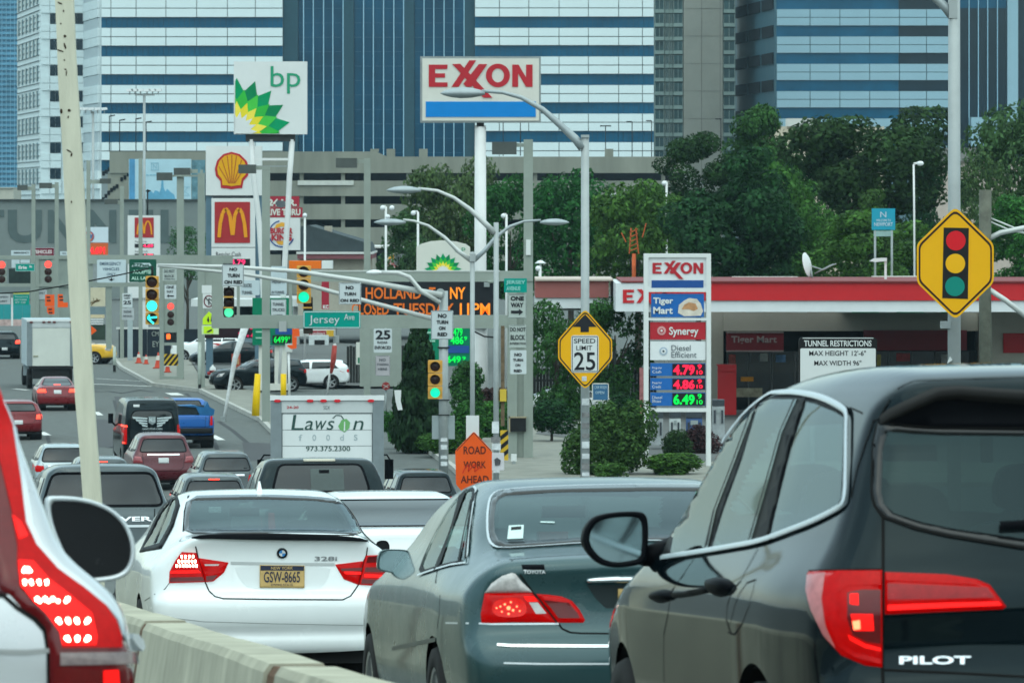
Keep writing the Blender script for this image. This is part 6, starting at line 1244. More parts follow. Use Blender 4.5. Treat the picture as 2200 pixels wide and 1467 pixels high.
class Vehicle:
    def __init__(v, name, label, cat, body, px, s, group=None, yaw=0., flat=None, lift=0., heading=None):
        """px: picture column of the middle of its tail; it stands on the ground there, pointing along the road"""
        v.b = body; d = F / s; v.s = s
        x = (px - CX) / s; z = gz(d) + lift
        v.o = empty(name, (x, d, z), label, cat, group)
        a = math.atan2(-UX, UY) + yaw if heading is None else heading
        pitch = -math.atan(.05267) if (d < 140 and flat is None) else 0.
        R = Matrix.Rotation(a, 4, 'Z') @ Matrix.Rotation(pitch, 4, 'X')
        v.o.rotation_euler = R.to_euler(); v.M = Matrix.Translation((x, d, z)) @ R; v.I = np.array(v.M.inverted())
        v.sc = 1.0
    def ray(v, pts):
        """rays of sight through picture points, in the vehicle's own frame"""
        pts = np.asarray(pts, float)
        dirs = np.stack([(pts[:,0]-CX)/F, np.ones(len(pts)), -(pts[:,1]-HY)/F], -1); dirs /= np.linalg.norm(dirs, axis=1)[:, None]
        o = v.I[:3,:3] @ np.array([0,0,CAMZ]) + v.I[:3,3]
        dd = dirs @ v.I[:3,:3].T
        t0 = -o[1] / dd[:,1] - .8 - 0*dd[:,0]
        return o[None] + dd * t0[:, None], dd
    def origin(v, view, pts, m=1):
        pts = np.asarray(pts, float)
        if view == 'cam': return v.ray(pts)
        n = len(pts); z = np.zeros(n); one = np.ones(n)
        if view == 'rear': return np.stack([pts[:,0], z-.7, pts[:,1]], -1), np.stack([z, one, z], -1)
        if view == 'front': return np.stack([pts[:,0], z+v.b.L+.7, pts[:,1]], -1), np.stack([z, -one, z], -1)
        if view == 'left': return np.stack([z-1.6, pts[:,0], pts[:,1]], -1), np.stack([one, z, z], -1)
        if view == 'right': return np.stack([z+1.6, pts[:,0], pts[:,1]], -1), np.stack([-one, z, z], -1)
        if view == 'top': return np.stack([pts[:,0], pts[:,1], z+2.6], -1), np.stack([z, z, -one], -1)
    def wrap(v, view, V, sd, off, bulge=0., bw=.03):
        o, d = v.origin(view, V)
        p, hit = v.b.march(o, d, v.b.L + 1.6 if view in ('cam', 'rear', 'front') else 3.0, 90)
        g = v.b.grad(p); h = off
        if bulge: h = off + bulge * np.clip(sd / bw, 0, 1) ** .5
        return p + g * (h if np.isscalar(h) else h[:, None]), g
    def patch(v, name, view, outline, mat, off=.003, step=None, bulge=0., bw=.03, holes=(), mirror=False, parent=None, smooth=0, skirt=True, label=None, flip=1, bpx=False):
        if smooth: outline = chaikin(outline, smooth)
        st = step or (.03 if view != 'cam' else .03 * v.s * .9)
        if view == 'cam': bw = bw * v.s
        V, T, sd = fill(outline, st, holes)
        p, g = v.wrap(view, V, sd, off, bulge, bw)
        fs = []
        for t in T:
            a, c, e = p[list(t)][:3]; nrm = np.cross(c-a, e-a)
            fs.append(tuple(t) if np.dot(nrm, g[t[0]]) > 0 else tuple(t)[::-1])
        vs = [tuple(q) for q in p]
        skirt_n = skirt
        if skirt:                      # close the rim back to the body so the piece has an edge
            cnt = {}
            for t in fs:
                for i in range(len(t)):
                    a, c = t[i], t[(i+1) % len(t)]; cnt[(a, c)] = cnt.get((a, c), 0) + 1
            rim = [(a, c) for (a, c) in cnt if (c, a) not in cnt]; mp = {}
            for a, c in rim:
                for q in (a, c):
                    if q not in mp: mp[q] = len(vs); vs.append(tuple(p[q] - g[q] * (off + bulge*0 + .004)))
            fs += [(c, a, mp[a], mp[c]) for a, c in rim]
        out = []
        for sg in ((1, -1) if mirror else (1,)):
            mb = MB(); mb.add([(q[0]*sg, q[1], q[2]) for q in vs], fs if sg > 0 else [f[::-1] for f in fs])
            me_ = mb.mesh(name, True)
            if not bulge and not skirt_n: 
                gn = v.b.grad(p, .04); me_.normals_split_custom_set_from_vertices([(a[0]*sg, a[1], a[2]) for a in gn])
            o = link(name, me_, mat, parent or v.o)
            if label and sg > 0: o['label'] = label
            out.append(o)
        return out[0] if not mirror else out
    def seam(v, name, view, pts, w, mat, off=.0015, mirror=False, parent=None, closed=False, smooth=0, bulge=0.):
        """a narrow strip laid along a line on the body (panel gap, bright trim)"""
        if smooth: pts = chaikin(pts, smooth, closed)
        st = .04 * (v.s if view == 'cam' else 1); q = []
        m = len(pts); rng = range(m if closed else m-1)
        for i in rng:
            a = np.array(pts[i], float); c = np.array(pts[(i+1) % m], float); k = max(1, int(np.hypot(*(c-a)) / st))
            for j in range(k): q.append(a + (c-a)*j/k)
        if not closed: q.append(np.array(pts[-1], float))
        q = np.array(q); p, g = v.wrap(view, q, np.zeros(len(q)), off)
        n = len(p); t = np.roll(p, -1, 0) - np.roll(p, 1, 0)
        if not closed: t[0] = p[1]-p[0]; t[-1] = p[-1]-p[-2]
        s = np.cross(t, g); s /= np.linalg.norm(s, axis=1)[:, None] + 1e-9
        A = p + s*w/2; B_ = p - s*w/2; mid = p + g*bulge
        vs = np.concatenate([A, mid, B_]).tolist(); fs = []
        for i in range(n if closed else n-1):
            j = (i+1) % n; fs += [(i, j, n+j, n+i), (n+i, n+j, 2*n+j, 2*n+i)]
        out = []
        for sg in ((1, -1) if mirror else (1,)):
            mb = MB(); mb.add([(a*sg, c, e) for a, c, e in vs], fs)
            out.append(link(name, mb.mesh(name, True), mat, parent or v.o))
        return out[0] if not mirror else out
    def text(v, txt, view, quad, mat, off=.006, bold=0., name='lettering', parent=None):
        """quad: x0,y0,x1,y1 in the view's own units, rows as in a picture (y0 top)"""
        V, fc = glyphs(txt, bold); x0, y0, x1, y1 = quad
        pts = np.array([(x0 + (x1-x0)*a, y1 + (y0-y1)*c) for a, c in V]); p, g = v.wrap(view, pts, np.zeros(len(pts)), off)
        mb = MB(); mb.add([tuple(q) for q in p], fc)
        return link(name, mb.mesh(name), mat, parent or v.o)
    def body_mesh(v, mat, cell, holes=(), wheels=(), zb=.22, name='body'):
        """holes: list of (view, outline) kept open for the glass"""
        tests = []
        for view, out in holes:
            poly = list(out)
            if view in ('cam', 'camm'):
                Mx = np.array(v.M)
                def tst(q, poly=poly, Mx=Mx):
                    w = q @ Mx[:3,:3].T + Mx[:3,3]; X = CX + F*w[:,0]/w[:,1]; Y = HY + F*(CAMZ - w[:,2])/w[:,1]
                    g = v.b.grad(q); o = v.I[:3,:3] @ np.array([0,0,CAMZ]) + v.I[:3,3]
                    return inside(poly, X, Y) & (((q - o) * g).sum(1) < 0)
                def snap(q, poly=poly, Mx=Mx):
                    w = q @ Mx[:3,:3].T + Mx[:3,3]; X = CX + F*w[:,0]/w[:,1]; Y = HY + F*(CAMZ - w[:,2])/w[:,1]
                    bx, by, bd = X.copy(), Y.copy(), np.full(len(X), 1e18)
                    for i in range(len(poly)):
                        x0, y0 = poly[i-1]; ex, ey = poly[i][0]-x0, poly[i][1]-y0; tt = np.clip(((X-x0)*ex + (Y-y0)*ey)/(ex*ex+ey*ey+1e-9), 0, 1)
                        px_, py_ = x0+ex*tt, y0+ey*tt; dd = (px_-X)**2 + (py_-Y)**2; m = dd < bd
                        bx, by, bd = np.where(m, px_, bx), np.where(m, py_, by), np.where(m, dd, bd)
                    o, d = v.ray(np.stack([bx, by], -1)); p, hit = v.b.march(o, d, v.b.L + 1.6, 90); return p
                def tst2(q, t=tst):
                    m = q.copy(); m[:,0] *= -1; return t(m)
                def snap2(q, f_=snap):
                    m = q.copy(); m[:,0] *= -1; r = f_(m); r[:,0] *= -1; return r
                tests += [(tst, snap), (tst2, snap2)] if view == 'camm' else [(tst, snap)]
            else:
                def tst(q, poly=poly, view=view):
                    g = v.b.grad(q)
                    if view == 'rear': return inside(poly, q[:,0], q[:,2]) & (q[:,1] < v.b.L*.5) & (g[:,1] < -.05)
                    if view == 'front': return inside(poly, q[:,0], q[:,2]) & (q[:,1] > v.b.L*.5) & (g[:,1] > .05)
                    return inside(poly, q[:,1], q[:,2]) & (np.abs(g[:,0]) > .4)
                tests.append((tst, None))
        q, fa = v.b.shell(cell, zb, tests, wheels)
        me = bpy.data.meshes.new(name); me.from_pydata(q.tolist(), [], fa.tolist()); me.update()
        me.polygons.foreach_set('use_smooth', [True]*len(me.polygons))
        me.normals_split_custom_set_from_vertices(v.b.grad(q, .03).tolist())
        o = link(name, me, mat, v.o)
        b2 = v.b
        mb = MB(); W = b2.wm - .1
        mb.box(-W, W, .25, b2.L-.4, zb-.02, zb+.10)
        link('underbody', mb.mesh('underbody'), DARK, v.o)
        return o
def wheel_meshes(R, w, spokes=5, lo=False):
    t = MB(); n = 20 if lo else 36
    t.lathe([(R*.66, -w/2+.02), (R*.7, -w/2), (R*.95, -w/2), (R, -w/2+.03), (R, w/2-.03), (R*.95, w/2), (R*.7, w/2), (R*.66, w/2-.02)], axis='x', n=n)
    r = MB(); r.lathe([(R*.69, -w/2+.005), (R*.64, -w/2+.01), (R*.6, -w/2+.06), (R*.6, w/2)], axis='x', n=n)
    r.lathe([(.001, -w/2+.02), (R*.14, -w/2+.02), (R*.17, -w/2+.05)], axis='x', n=12)
    for k in range(spokes):
        a = 2*math.pi*k/spokes; c, s_ = math.cos(a), math.sin(a)
        for off in ((-.13, .13) if not lo else (0,)):
            c2, s2 = math.cos(a+off), math.sin(a+off); hw = R*.045 if not lo else R*.09
            vs = []
            for rr, xx in ((R*.1, -w/2+.03), (R*.66, -w/2+.02)):
                for sg in (-1, 1):
                    for dx in (0, .03): vs.append((xx+dx, rr*c2 - sg*hw*s2, rr*s2 + sg*hw*c2))
            r.add(vs, [(0,2,6,4),(1,5,7,3),(0,4,5,1),(2,3,7,6)])
    return t.mesh('tyre', True), r.mesh('rim', False)
_WH = {}
def add_wheels(v, ys, R, track, w=.22, rimmat=None, spokes=5, lo=False, liner=True):
    k = (R, w, spokes, lo, rimmat.name if rimmat else '')
    if k not in _WH:
        t, r = wheel_meshes(R, w, spokes, lo); t.materials.append(TYRE); r.materials.append(rimmat or RIM); _WH[k] = (t, r)
    t, r = _WH[k]
    for y in ys:
        for sg in (-1, 1):
            o = bpy.data.objects.new('wheel', None); COL.objects.link(o); o.parent = v.o; o.location = (sg*(track), y, R)
            if sg > 0: o.rotation_euler = (0, 0, math.pi)
            for nm, me in (('tyre', t), ('rim', r)):
                q = bpy.data.objects.new(nm, me); COL.objects.link(q); q.parent = o
    if liner:
        for y in ys:
            for sg in (-1, 1):
                mb = MB(); mb.lathe([(R*1.13, 0), (R*1.13, -sg*.42), (.01, -sg*.42)], (sg*(track+.09), y, R+.01), 'x', 20)
                link('wheel_arch', mb.mesh('wheel_arch'), DARK, v.o)
def near_world(v):      # handy numbers when fitting
    return v.M
# ================================================================ materials of the vehicles
def PAINT(name, rgb, metal=0., rough=.35, coat=1., spec=.5, cool=False):
    m = M(name, rgb, rough=rough, metal=metal, var=.03, scale=3., coat=coat, spec=spec)
    nt = m.node_tree; n = nt.nodes; l = nt.links; b = n['Principled BSDF']; out = n['Material Output']
    if cool: b.inputs['Specular Tint'].default_value = (.72, .94, 1., 1)
    g = n.new('ShaderNodeNewGeometry'); d = n.new('ShaderNodeBsdfDiffuse'); d.inputs[0].default_value = (.035, .035, .035, 1)
    mx = n.new('ShaderNodeMixShader'); l.new(g.outputs['Backfacing'], mx.inputs[0]); l.new(b.outputs[0], mx.inputs[1]); l.new(d.outputs[0], mx.inputs[2])
    l.new(mx.outputs[0], out.inputs['Surface'])
    return m
DARK = M('dark_plastic', (.012, .013, .014), rough=.7, var=.1)
TYRE = M('tyre_rubber', (.018, .018, .018), rough=.85, var=.15, scale=8)
RIM = M('alloy', (.42, .44, .45), rough=.3, metal=.8, var=.1, scale=10)
BLACKTRIM = M('black_trim', (.004, .005, .007), rough=.5, var=0, spec=.05)
SEAM = M('panel_gap', (.004, .004, .004), rough=.9, var=0)
CHROME = M('chrome', (.75, .78, .8), rough=.12, metal=1., var=.03)
SATIN = M('satin_trim', (.62, .66, .68), rough=.35, metal=.6, var=.05)
LENS_D = M('lens_dark_red', (.11, .002, .004), rough=.15, var=.1, scale=30, coat=.4)
LENS_R = M('lens_red', (.24, .001, .002), rough=.15, var=.25, scale=40, coat=.0, spec=.14, emit=.11, ecol=(1., .0, .002))
LENS_B = EM('lens_bright_red', (.85, .004, .005), 1.0)
LENS_H = EM('lamp_red_hot', (1., .10, .05), 5.)
LENS_C = M('lens_clear', (.50, .47, .46), rough=.15, var=.25, scale=40, coat=1.)
LED_HOT = EM('diode_white_hot', (1., .62, .5), 9.)
MIRGLASS = M('mirror_glass', (.22, .30, .32), rough=.06, metal=1., var=.05)
MIRDARK = M('mirror_glass_dark', (.008, .009, .011), rough=.25, metal=0., var=.05, spec=.25)
SEAT = M('seat_cloth', (.03, .032, .034), rough=.9, var=.15)
SEATTAN = M('seat_leather', (.16, .15, .13), rough=.6, var=.1)
GL = GLASS('car_glass', (.55, .72, .70), .48, 1., .8)
GLD = GLASS('tinted_glass', (.30, .44, .40), .28, .35, .12)
GLO = M('opaque_car_glass', (.012, .018, .022), rough=.05, var=.0, coat=.8, spec=.8)
FRIT = M('glass_border', (.006, .007, .008), rough=.12, var=0, coat=.5)
PLATEW = M('plate_white', (.6, .62, .62), rough=.5, var=.08, scale=20)
def Z(pts, ox, oy, k): return [(ox + x*k, oy + y*k) for x, y in pts]
def on_plane(v, pts, ly):
    """points on the vehicle's own cross plane y = ly, seen at the given picture points"""
    o, d = v.ray(pts); t = (ly - o[:, 1]) / d[:, 1]; return o + d * t[:, None]
def door_mirror(v, outline, ly, shell, glass, inset=.82, depth=.2, arm=None, center_shift=(0, 0), rim=None):
    out = chaikin(outline, 2); p = on_plane(v, out, ly); c = p.mean(0); n = len(p)
    mb = MB(); rings = []
    for sc_, dy in ((inset, .004), (inset+.02, -.002), (.97, -.008), (1.0, .006), (1.0, depth*.3), (.93, depth*.6), (.72, depth*.88), (.35, depth)):
        q = c + (p - c)*sc_; q[:, 1] = c[1] + dy; rings.append(q)
    vs = [tuple(a) for r in rings for a in r] + [tuple(c + np.array([0, depth, 0]))]
    fs = []
    for i in range(len(rings)-1):
        for j in range(n): fs.append((i*n+j, i*n+(j+1) % n, (i+1)*n+(j+1) % n, (i+1)*n+j))
    k = len(rings)-1
    for j in range(n): fs.append((k*n+j, k*n+(j+1) % n, len(vs)-1))
    a = np.array(vs[0:3]); nm = np.cross(p[1]-p[0], p[2]-p[0])
    mb.add(vs, fs)
    r = link('door_mirror', mb.mesh('door_mirror', True), shell, v.o)
    q = c + (p-c)*inset; q[:, 1] = c[1] + .003
    mg = MB(); mg.add([tuple(c + np.array([0, .003, 0]))] + [tuple(a) for a in q], [(0, i+1, (i+1) % n+1) for i in range(n)])
    g = link('mirror_glass', mg.mesh('mirror_glass'), glass, r)
    if arm:
        ma = MB(); A = on_plane(v, [arm[0]], ly + .06)[0]; B_ = on_plane(v, [arm[1]], ly + .12)[0]
        ma.tube([tuple(A), tuple(B_)], [.035, .06], 10); link('mirror_arm', ma.mesh('mirror_arm', True), shell, r)
    return r
def seats(v, ys, xs, ztop, mat=SEAT, w=.26):
    for y in ys:
        for x in xs:
            mb = MB()
            pts = chaikin([(x-w, .4), (x+w, .4), (x+w*1.02, ztop-.1), (x+w*.8, ztop), (x-w*.8, ztop), (x-w*1.02, ztop-.1)], 2)
            mb.prism(pts, y, y+.12)
            hw = w*.5; h = chaikin([(x-hw, ztop+.03), (x+hw, ztop+.03), (x+hw*1.1, ztop+.12), (x+hw*.8, ztop+.21), (x-hw*.8, ztop+.21), (x-hw*1.1, ztop+.12)], 2)
            mb.prism(h, y+.01, y+.09); mb.box(x-.06, x-.045, y+.04, y+.055, ztop-.02, ztop+.06); mb.box(x+.045, x+.06, y+.04, y+.055, ztop-.02, ztop+.06)
            link('seat', mb.mesh('seat'), mat, v.o)
def cabin_front(v, wz0, wz1, wy):
    mb = MB(); mb.box(-.62, .62, wy, wy+.35, wz0-.35, wz0); link('dashboard', mb.mesh('dashboard'), DARK, v.o)
    mb = MB(); mb.box(-.11, .11, wy-.25, wy-.22, wz1-.12, wz1-.06); link('inner_mirror', mb.mesh('inner_mirror'), BLACKTRIM, v.o)
def front_details(v, z0=.62, w=.8, glass=None):
    """headlamps, grille and windscreen: the photo does not show them, a step to the side would"""
    L = v.b.L
    v.patch('headlight', 'front', [(w-.28, z0-.06), (w-.02, z0-.02), (w-.02, z0+.1), (w-.26, z0+.08)], LENS_C, step=.05, mirror=True)
    v.patch('grille', 'front', [(-.35, z0-.1), (.35, z0-.1), (.4, z0+.06), (-.4, z0+.06)], BLACKTRIM, step=.06)

# ---------------------------------------------------------------- white saloon with sport boot lip
bm_b = Body(
    prof=[(.22,.24),(.06,.27),(.02,.36),(.05,.42),(.0,.47),(-.02,.60),(.0,.685),(.05,.70),(.07,.74),(.09,.95),(.07,1.045),(.03,1.095),(.10,1.115),(.42,1.115),
          (.60,1.15),(1.0,1.30),(1.35,1.395),(1.8,1.425),(2.3,1.415),(2.7,1.36),(3.1,1.20),(3.4,1.02),(3.7,.96),(4.2,.86),(4.45,.72),(4.53,.5),(4.45,.25),(4.0,.2),(1,.2)],
    ws=[(.15,.76),(.3,.84),(.42,.875),(.5,.90),(.62,.908),(.75,.905),(.88,.90),(.96,.87),(1.02,.80),(1.1,.735),(1.2,.69),(1.3,.63),(1.38,.57),(1.45,.50)],
    L=4.53, H=1.43, belt=1.0, pl=[(0,.90),(.25,.955),(.8,1.0),(3.6,1.0),(4.2,.95),(4.53,.85)], pg=[(0,.80),(.6,.88),(1.2,.97),(2.0,1.0),(2.9,.98),(4.5,.9)],
    bow_r=.20, crown=.05, k=.10)
kz = .3593
WPAINT = PAINT('white_car_paint', (.80, .83, .83), rough=.25)
c = Vehicle('white_sedan', 'white sedan with a black spoiler lip and gold licence plate', 'car', bm_b, 600, 310)
bmw = c
rg = [(404,1066),(480,1064),(573,1063),(680,1067),(744,1076),(768,1112),(784,1151),(690,1149),(590,1147),(480,1147),(397,1147),(396,1115)]
sw = [(304,1181),(322,1148),(347,1098),(366,1074),(379,1068),(382,1085),(369,1128),(344,1171)]
def inset(poly, d):
    cx = sum(p[0] for p in poly)/len(poly); cy = sum(p[1] for p in poly)/len(poly)
    xs = [p[0] for p in poly]; ys = [p[1] for p in poly]; fx = 1-2*d/(max(xs)-min(xs)); fy = 1-2*d/(max(ys)-min(ys))
    mx, my = (max(xs)+min(xs))/2, (max(ys)+min(ys))/2
    return [(mx+(x-mx)*fx, my+(y-my)*fy) for x, y in poly]
c.body_mesh(WPAINT, .03, holes=[('cam', inset(rg, 5)), ('camm', inset(sw, 2)), ('front', [(-.55,1.06),(.55,1.06),(.46,1.33),(-.46,1.33)])], wheels=[(.95,.33,.36),(3.70,.33,.36)])
c.patch('rear_window', 'cam', rg, GL, off=.004, smooth=1, skirt=False)
c.patch('window_border', 'cam', chaikin(rg, 1), FRIT, off=.006, holes=[inset(rg, 10)])
c.patch('side_window', 'cam', sw, GL, off=.004, mirror=True, skirt=False)
c.patch('window_frame', 'cam', [(300,1186),(318,1148),(343,1097),(363,1070),(382,1064),(387,1085),(373,1131),(347,1178)], BLACKTRIM, off=.006, holes=[[(308,1177),(324,1150),(349,1101),(367,1077),(377,1072),(378,1086),(366,1126),(343,1167)]], mirror=True)
c.seam('side_window_post', 'cam', [(333,1168),(357,1110),(371,1072)], .03, BLACKTRIM, off=.008, mirror=True)
c.patch('windscreen', 'front', [(-.66,1.02),(.66,1.02),(.52,1.37),(-.52,1.37)], GL, off=.004, step=.06, skirt=False)
sp_ = np.array(Z([(312,600),(420,596),(560,598),(850,602),(1150,606),(1300,612),(1364,619)], 300, 940, kz)); xs_ = np.linspace(sp_[0,0], sp_[-1,0], 25)
p, g = c.wrap('cam', np.stack([xs_, np.interp(xs_, sp_[:,0], sp_[:,1])], -1), np.zeros(25), 0.)
mb = MB(); n = 25; rows = []
for dy, dz in ((-.012, -.012), (-.014, .022), (.0, .034), (.03, .034), (.05, -.01)):
    q = p.copy(); e = np.sin(np.linspace(0, np.pi, n))**.5; q[:,1] = p[:,1] + dy - .01; q[:,2] = p[:,2] + dz*(.25+.75*e); rows.append(q)
mb.add([tuple(a) for r in rows for a in r], [(i*n+j, i*n+j+1, (i+1)*n+j+1, (i+1)*n+j) for i in range(len(rows)-1) for j in range(n-1)])
link('spoiler', mb.mesh('spoiler', True), BLACKTRIM, c.o)
L1 = Z([(176,868),(179,800),(213,735),(253,682),(340,687),(350,718),(372,790),(390,862)], 300, 940, kz)
L2 = Z([(354,718),(532,745),(505,805),(440,858),(394,862),(376,790)], 300, 940, kz)
R1 = Z([(1168,757),(1336,737),(1306,878),(1220,845)], 300, 940, kz)
R2 = Z([(1342,735),(1352,703),(1420,700),(1462,740),(1478,800),(1482,888),(1312,878)], 300, 940, kz)
for nm, q in (('taillight', L1), ('taillight', L2), ('taillight', R1), ('taillight', R2)):
    t = c.patch(nm, 'cam', q, LENS_R, off=.004, bulge=.012, step=5)
    last = t
for (a, b_, w_, n_) in ((255,322,708,4),(238,335,738,6),(225,342,765,7)):
    for i in range(n_):
        x = a + (b_-a)*i/(n_-1)
        c.patch('diode', 'cam', Z([(x-5,w_-9),(x+5,w_-9),(x+5,w_+9),(x-5,w_+9)], 300, 940, kz), LED_HOT, off=.018, step=4, skirt=False)
for q in ([(190,795),(350,790),(370,808),(188,812)], [(390,800),(500,790),(494,808),(394,815)], [(1215,800),(1320,803),(1318,818),(1225,815)], [(1340,815),(1476,822),(1478,838),(1336,833)]):
    c.patch('lamp_strip', 'cam', Z(q, 300, 940, kz), LENS_B if q[0][0] != 390 else LENS_R, off=.0175, step=5, skirt=False)
for q in ([(188,835),(380,832),(388,858),(182,862)], [(398,828),(470,820),(440,853),(400,858)], [(1195,782),(1325,776),(1322,796),(1205,798)], [(1345,775),(1470,770),(1474,806),(1340,803)], [(1325,845),(1478,850),(1480,880),(1318,873)], [(1360,710),(1418,706),(1452,742),(1350,748)]):
    c.patch('lamp_strip', 'cam', Z(q, 300, 940, kz), LENS_D, off=.017, step=5, skirt=False)
c.patch('reflector', 'cam', Z([(388,756),(478,755),(472,765),(394,766)], 300, 940, kz), LENS_C, off=.0185, step=5, skirt=False)
c.seam('boot_gap', 'cam', Z([(313,598),(335,650),(350,716),(374,790),(392,862),(415,915),(450,948),(500,961),(850,966),(1215,968),(1262,945),(1290,905),(1308,878),(1338,740),(1356,700),(1366,620)], 300, 940, kz), .009, SEAM, off=.002)
c.seam('bumper_gap', 'cam', Z([(30,975),(90,935),(150,905),(178,868)], 300, 940, kz), .005, SEAM, off=.002)
c.seam('bumper_line', 'cam', Z([(60,1060),(380,1098),(800,1110),(1200,1118),(1450,1120)], 300, 940, kz), .004, M('line_grey', (.3,.31,.31), var=0), off=.002)
c.seam('roof_gutter', 'cam', Z([(303,305),(292,350),(270,440),(262,560)], 300, 940, kz), .014, BLACKTRIM, off=.003)
c.seam('roof_gutter', 'cam', Z([(1195,322),(1250,380),(1310,480),(1358,590)], 300, 940, kz), .014, BLACKTRIM, off=.003)
# recess shading painted as a duller white patch, then plate and its print
c.patch('plate_recess_shade', 'cam', Z([(560,752),(1150,757),(1120,860),(1060,918),(660,908),(600,850)], 300, 940, kz), M('white_paint_shaded', (.70,.73,.73), rough=.4, coat=.5, var=.03), off=.0015, smooth=1, skirt=False)
c.seam('boot_handle', 'cam', Z([(545,748),(850,755),(1165,757)], 300, 940, kz)[0:3], .02, M('white_edge', (.45,.47,.47), var=0), off=.004)
GOLD = M('plate_gold', (.50, .34, .13), rough=.5, var=.12, scale=25); NAVY = M('plate_navy', (.02, .025, .05), rough=.5, var=0)
PR = Z([(718,760),(985,764),(984,898),(718,896)], 300, 940, kz)
pl = c.patch('licence_plate', 'cam', PR, GOLD, off=.012, step=8)
c.patch('plate_band', 'cam', Z([(722,764),(981,767),(981,795),(722,793)], 300, 940, kz), NAVY, off=.014, step=8, skirt=False, parent=pl)
c.text('GSW-8665', 'cam', (300+742*kz, 940+800*kz, 300+957*kz, 940+866*kz), NAVY, off=.016, bold=.01, parent=pl)
c.text('NEW YORK', 'cam', (300+785*kz, 940+770*kz, 300+915*kz, 940+788*kz), GOLD, off=.016, bold=.01, parent=pl)
c.text('EMPIRE STATE', 'cam', (300+785*kz, 940+874*kz, 300+915*kz, 940+888*kz), NAVY, off=.016, parent=pl)
rx, ry = 300+852*kz, 940+690*kz
def disc_px(cx, cy, r, n=20, a0=0, a1=2*math.pi): return [(cx + r*math.cos(a0+(a1-a0)*i/n), cy + r*math.sin(a0+(a1-a0)*i/n)) for i in range(n)]
rd = c.patch('badge', 'cam', disc_px(rx, ry, 11.8), BLACKTRIM, off=.006, step=6)
c.patch('badge_ring', 'cam', disc_px(rx, ry, 11.8), CHROME, off=.008, step=4, holes=[disc_px(rx, ry, 10.8)], parent=rd, skirt=False)
for a, mt in ((0, 'w'), (1, 'b'), (2, 'w'), (3, 'b')):
    q = [(rx, ry)] + [(rx + 7*math.cos(math.pi/2*a + t*math.pi/12), ry + 7*math.sin(math.pi/2*a + t*math.pi/12)) for t in range(7)]
    c.patch('badge_quarter', 'cam', q, PLATEW if mt == 'b' else M('badge_blue', (.05,.22,.5), var=0, rough=.3), off=.008, step=4, parent=rd, skirt=False)
c.text('328i', 'cam', (300+1045*kz, 940+709*kz, 300+1180*kz, 940+736*kz), M('badge_grey', (.25,.26,.27), rough=.3, metal=.5, var=0), off=.006, bold=.02)
mb = MB(); fy = 1.45
mb.add([(-.02,fy,1.40),(.02,fy,1.40),(.02,fy+.16,1.40),(-.02,fy+.16,1.40),(-.006,fy+.02,1.475),(.006,fy+.02,1.475)], [(0,1,5,4),(1,2,5),(2,3,4,5),(3,0,4),(3,2,1,0)])
link('aerial_fin', mb.mesh('aerial_fin'), WPAINT, c.o)
door_mirror(c, [(812,1161),(832,1160),(838,1172),(836,1184),(816,1184),(808,1172)], 2.95, BLACKTRIM, MIRDARK, depth=.14)
add_wheels(c, (.95, 3.70), .33, .80, rimmat=RIM)
seats(c, (2.35,), (-.38, .38), .98); seats(c, (1.42,), (-.45, .45), .93, w=.3)
cabin_front(c, .98, 1.34, 2.95); front_details(c)

# ---------------------------------------------------------------- dark green-grey saloon
av_b = Body(
    prof=[(.25,.22),(.07,.25),(.02,.40),(-.01,.52),(-.02,.60),(.0,.70),(.05,.735),(.08,.78),(.09,.98),(.06,1.06),(.12,1.10),(.45,1.13),(.62,1.15),
          (1.0,1.31),(1.35,1.42),(1.8,1.465),(2.4,1.46),(2.8,1.40),(3.3,1.20),(3.65,1.04),(4.2,.96),(4.65,.82),(4.85,.6),(4.88,.4),(4.75,.25),(4.2,.2),(1,.2)],
    ws=[(.15,.78),(.3,.86),(.45,.90),(.6,.912),(.75,.915),(.9,.905),(.98,.88),(1.05,.83),(1.12,.775),(1.2,.74),(1.3,.69),(1.38,.63),(1.47,.55)],
    L=4.88, H=1.465, belt=1.04, pl=[(0,.91),(.25,.955),(.9,1.0),(3.9,1.0),(4.5,.95),(4.88,.85)], pg=[(0,.86),(.7,.92),(1.3,.98),(2.1,1.0),(3.1,.98),(4.8,.9)],
    bow_r=.16, crown=.045, k=.09)
TPAINT = PAINT('green_grey_paint', (.022, .062, .068), metal=.35, rough=.3, coat=.5)
c = Vehicle('dark_green_sedan', 'dark green-grey sedan with red and clear tail lamps', 'car', av_b, 1415, 470)
ava = c
k3 = .3183
rg = [(1052,1075),(1060,1061),(1076,1053),(1194,1045),(1400,1041),(1560,1042),(1690,1050),(1740,1062),(1762,1085),(1778,1130),(1772,1165),(1745,1180),(1600,1168),(1430,1161),(1255,1167),(1160,1174),(1075,1179),(1057,1172),(1049,1152),(1048,1110)]
swo = Z([(378,732),(440,562),(522,402),(604,262),(690,178),(748,155),(757,175),(738,270),(712,480),(698,650),(600,665),(505,690)], 780, 1000, k3)
c.body_mesh(TPAINT, .03, holes=[('cam', inset(rg, 7)), ('camm', inset(swo, 2)), ('front', [(-.6,1.1),(.6,1.1),(.5,1.37),(-.5,1.37)])], wheels=[(1.02,.34,.375),(3.84,.34,.375)])
c.patch('rear_window', 'cam', rg, GL, off=.004, smooth=1, skirt=False)
c.patch('window_border', 'cam', chaikin(rg, 1), FRIT, off=.006, holes=[inset(rg, 14)])
c.seam('window_trim', 'cam', rg, .012, SATIN, off=.007, closed=True, smooth=1)
c.patch('side_window', 'cam', swo, GL, off=.003, mirror=True, skirt=False)
c.seam('window_frame', 'cam', swo, .028, BLACKTRIM, off=.006, closed=True, mirror=True, smooth=1)
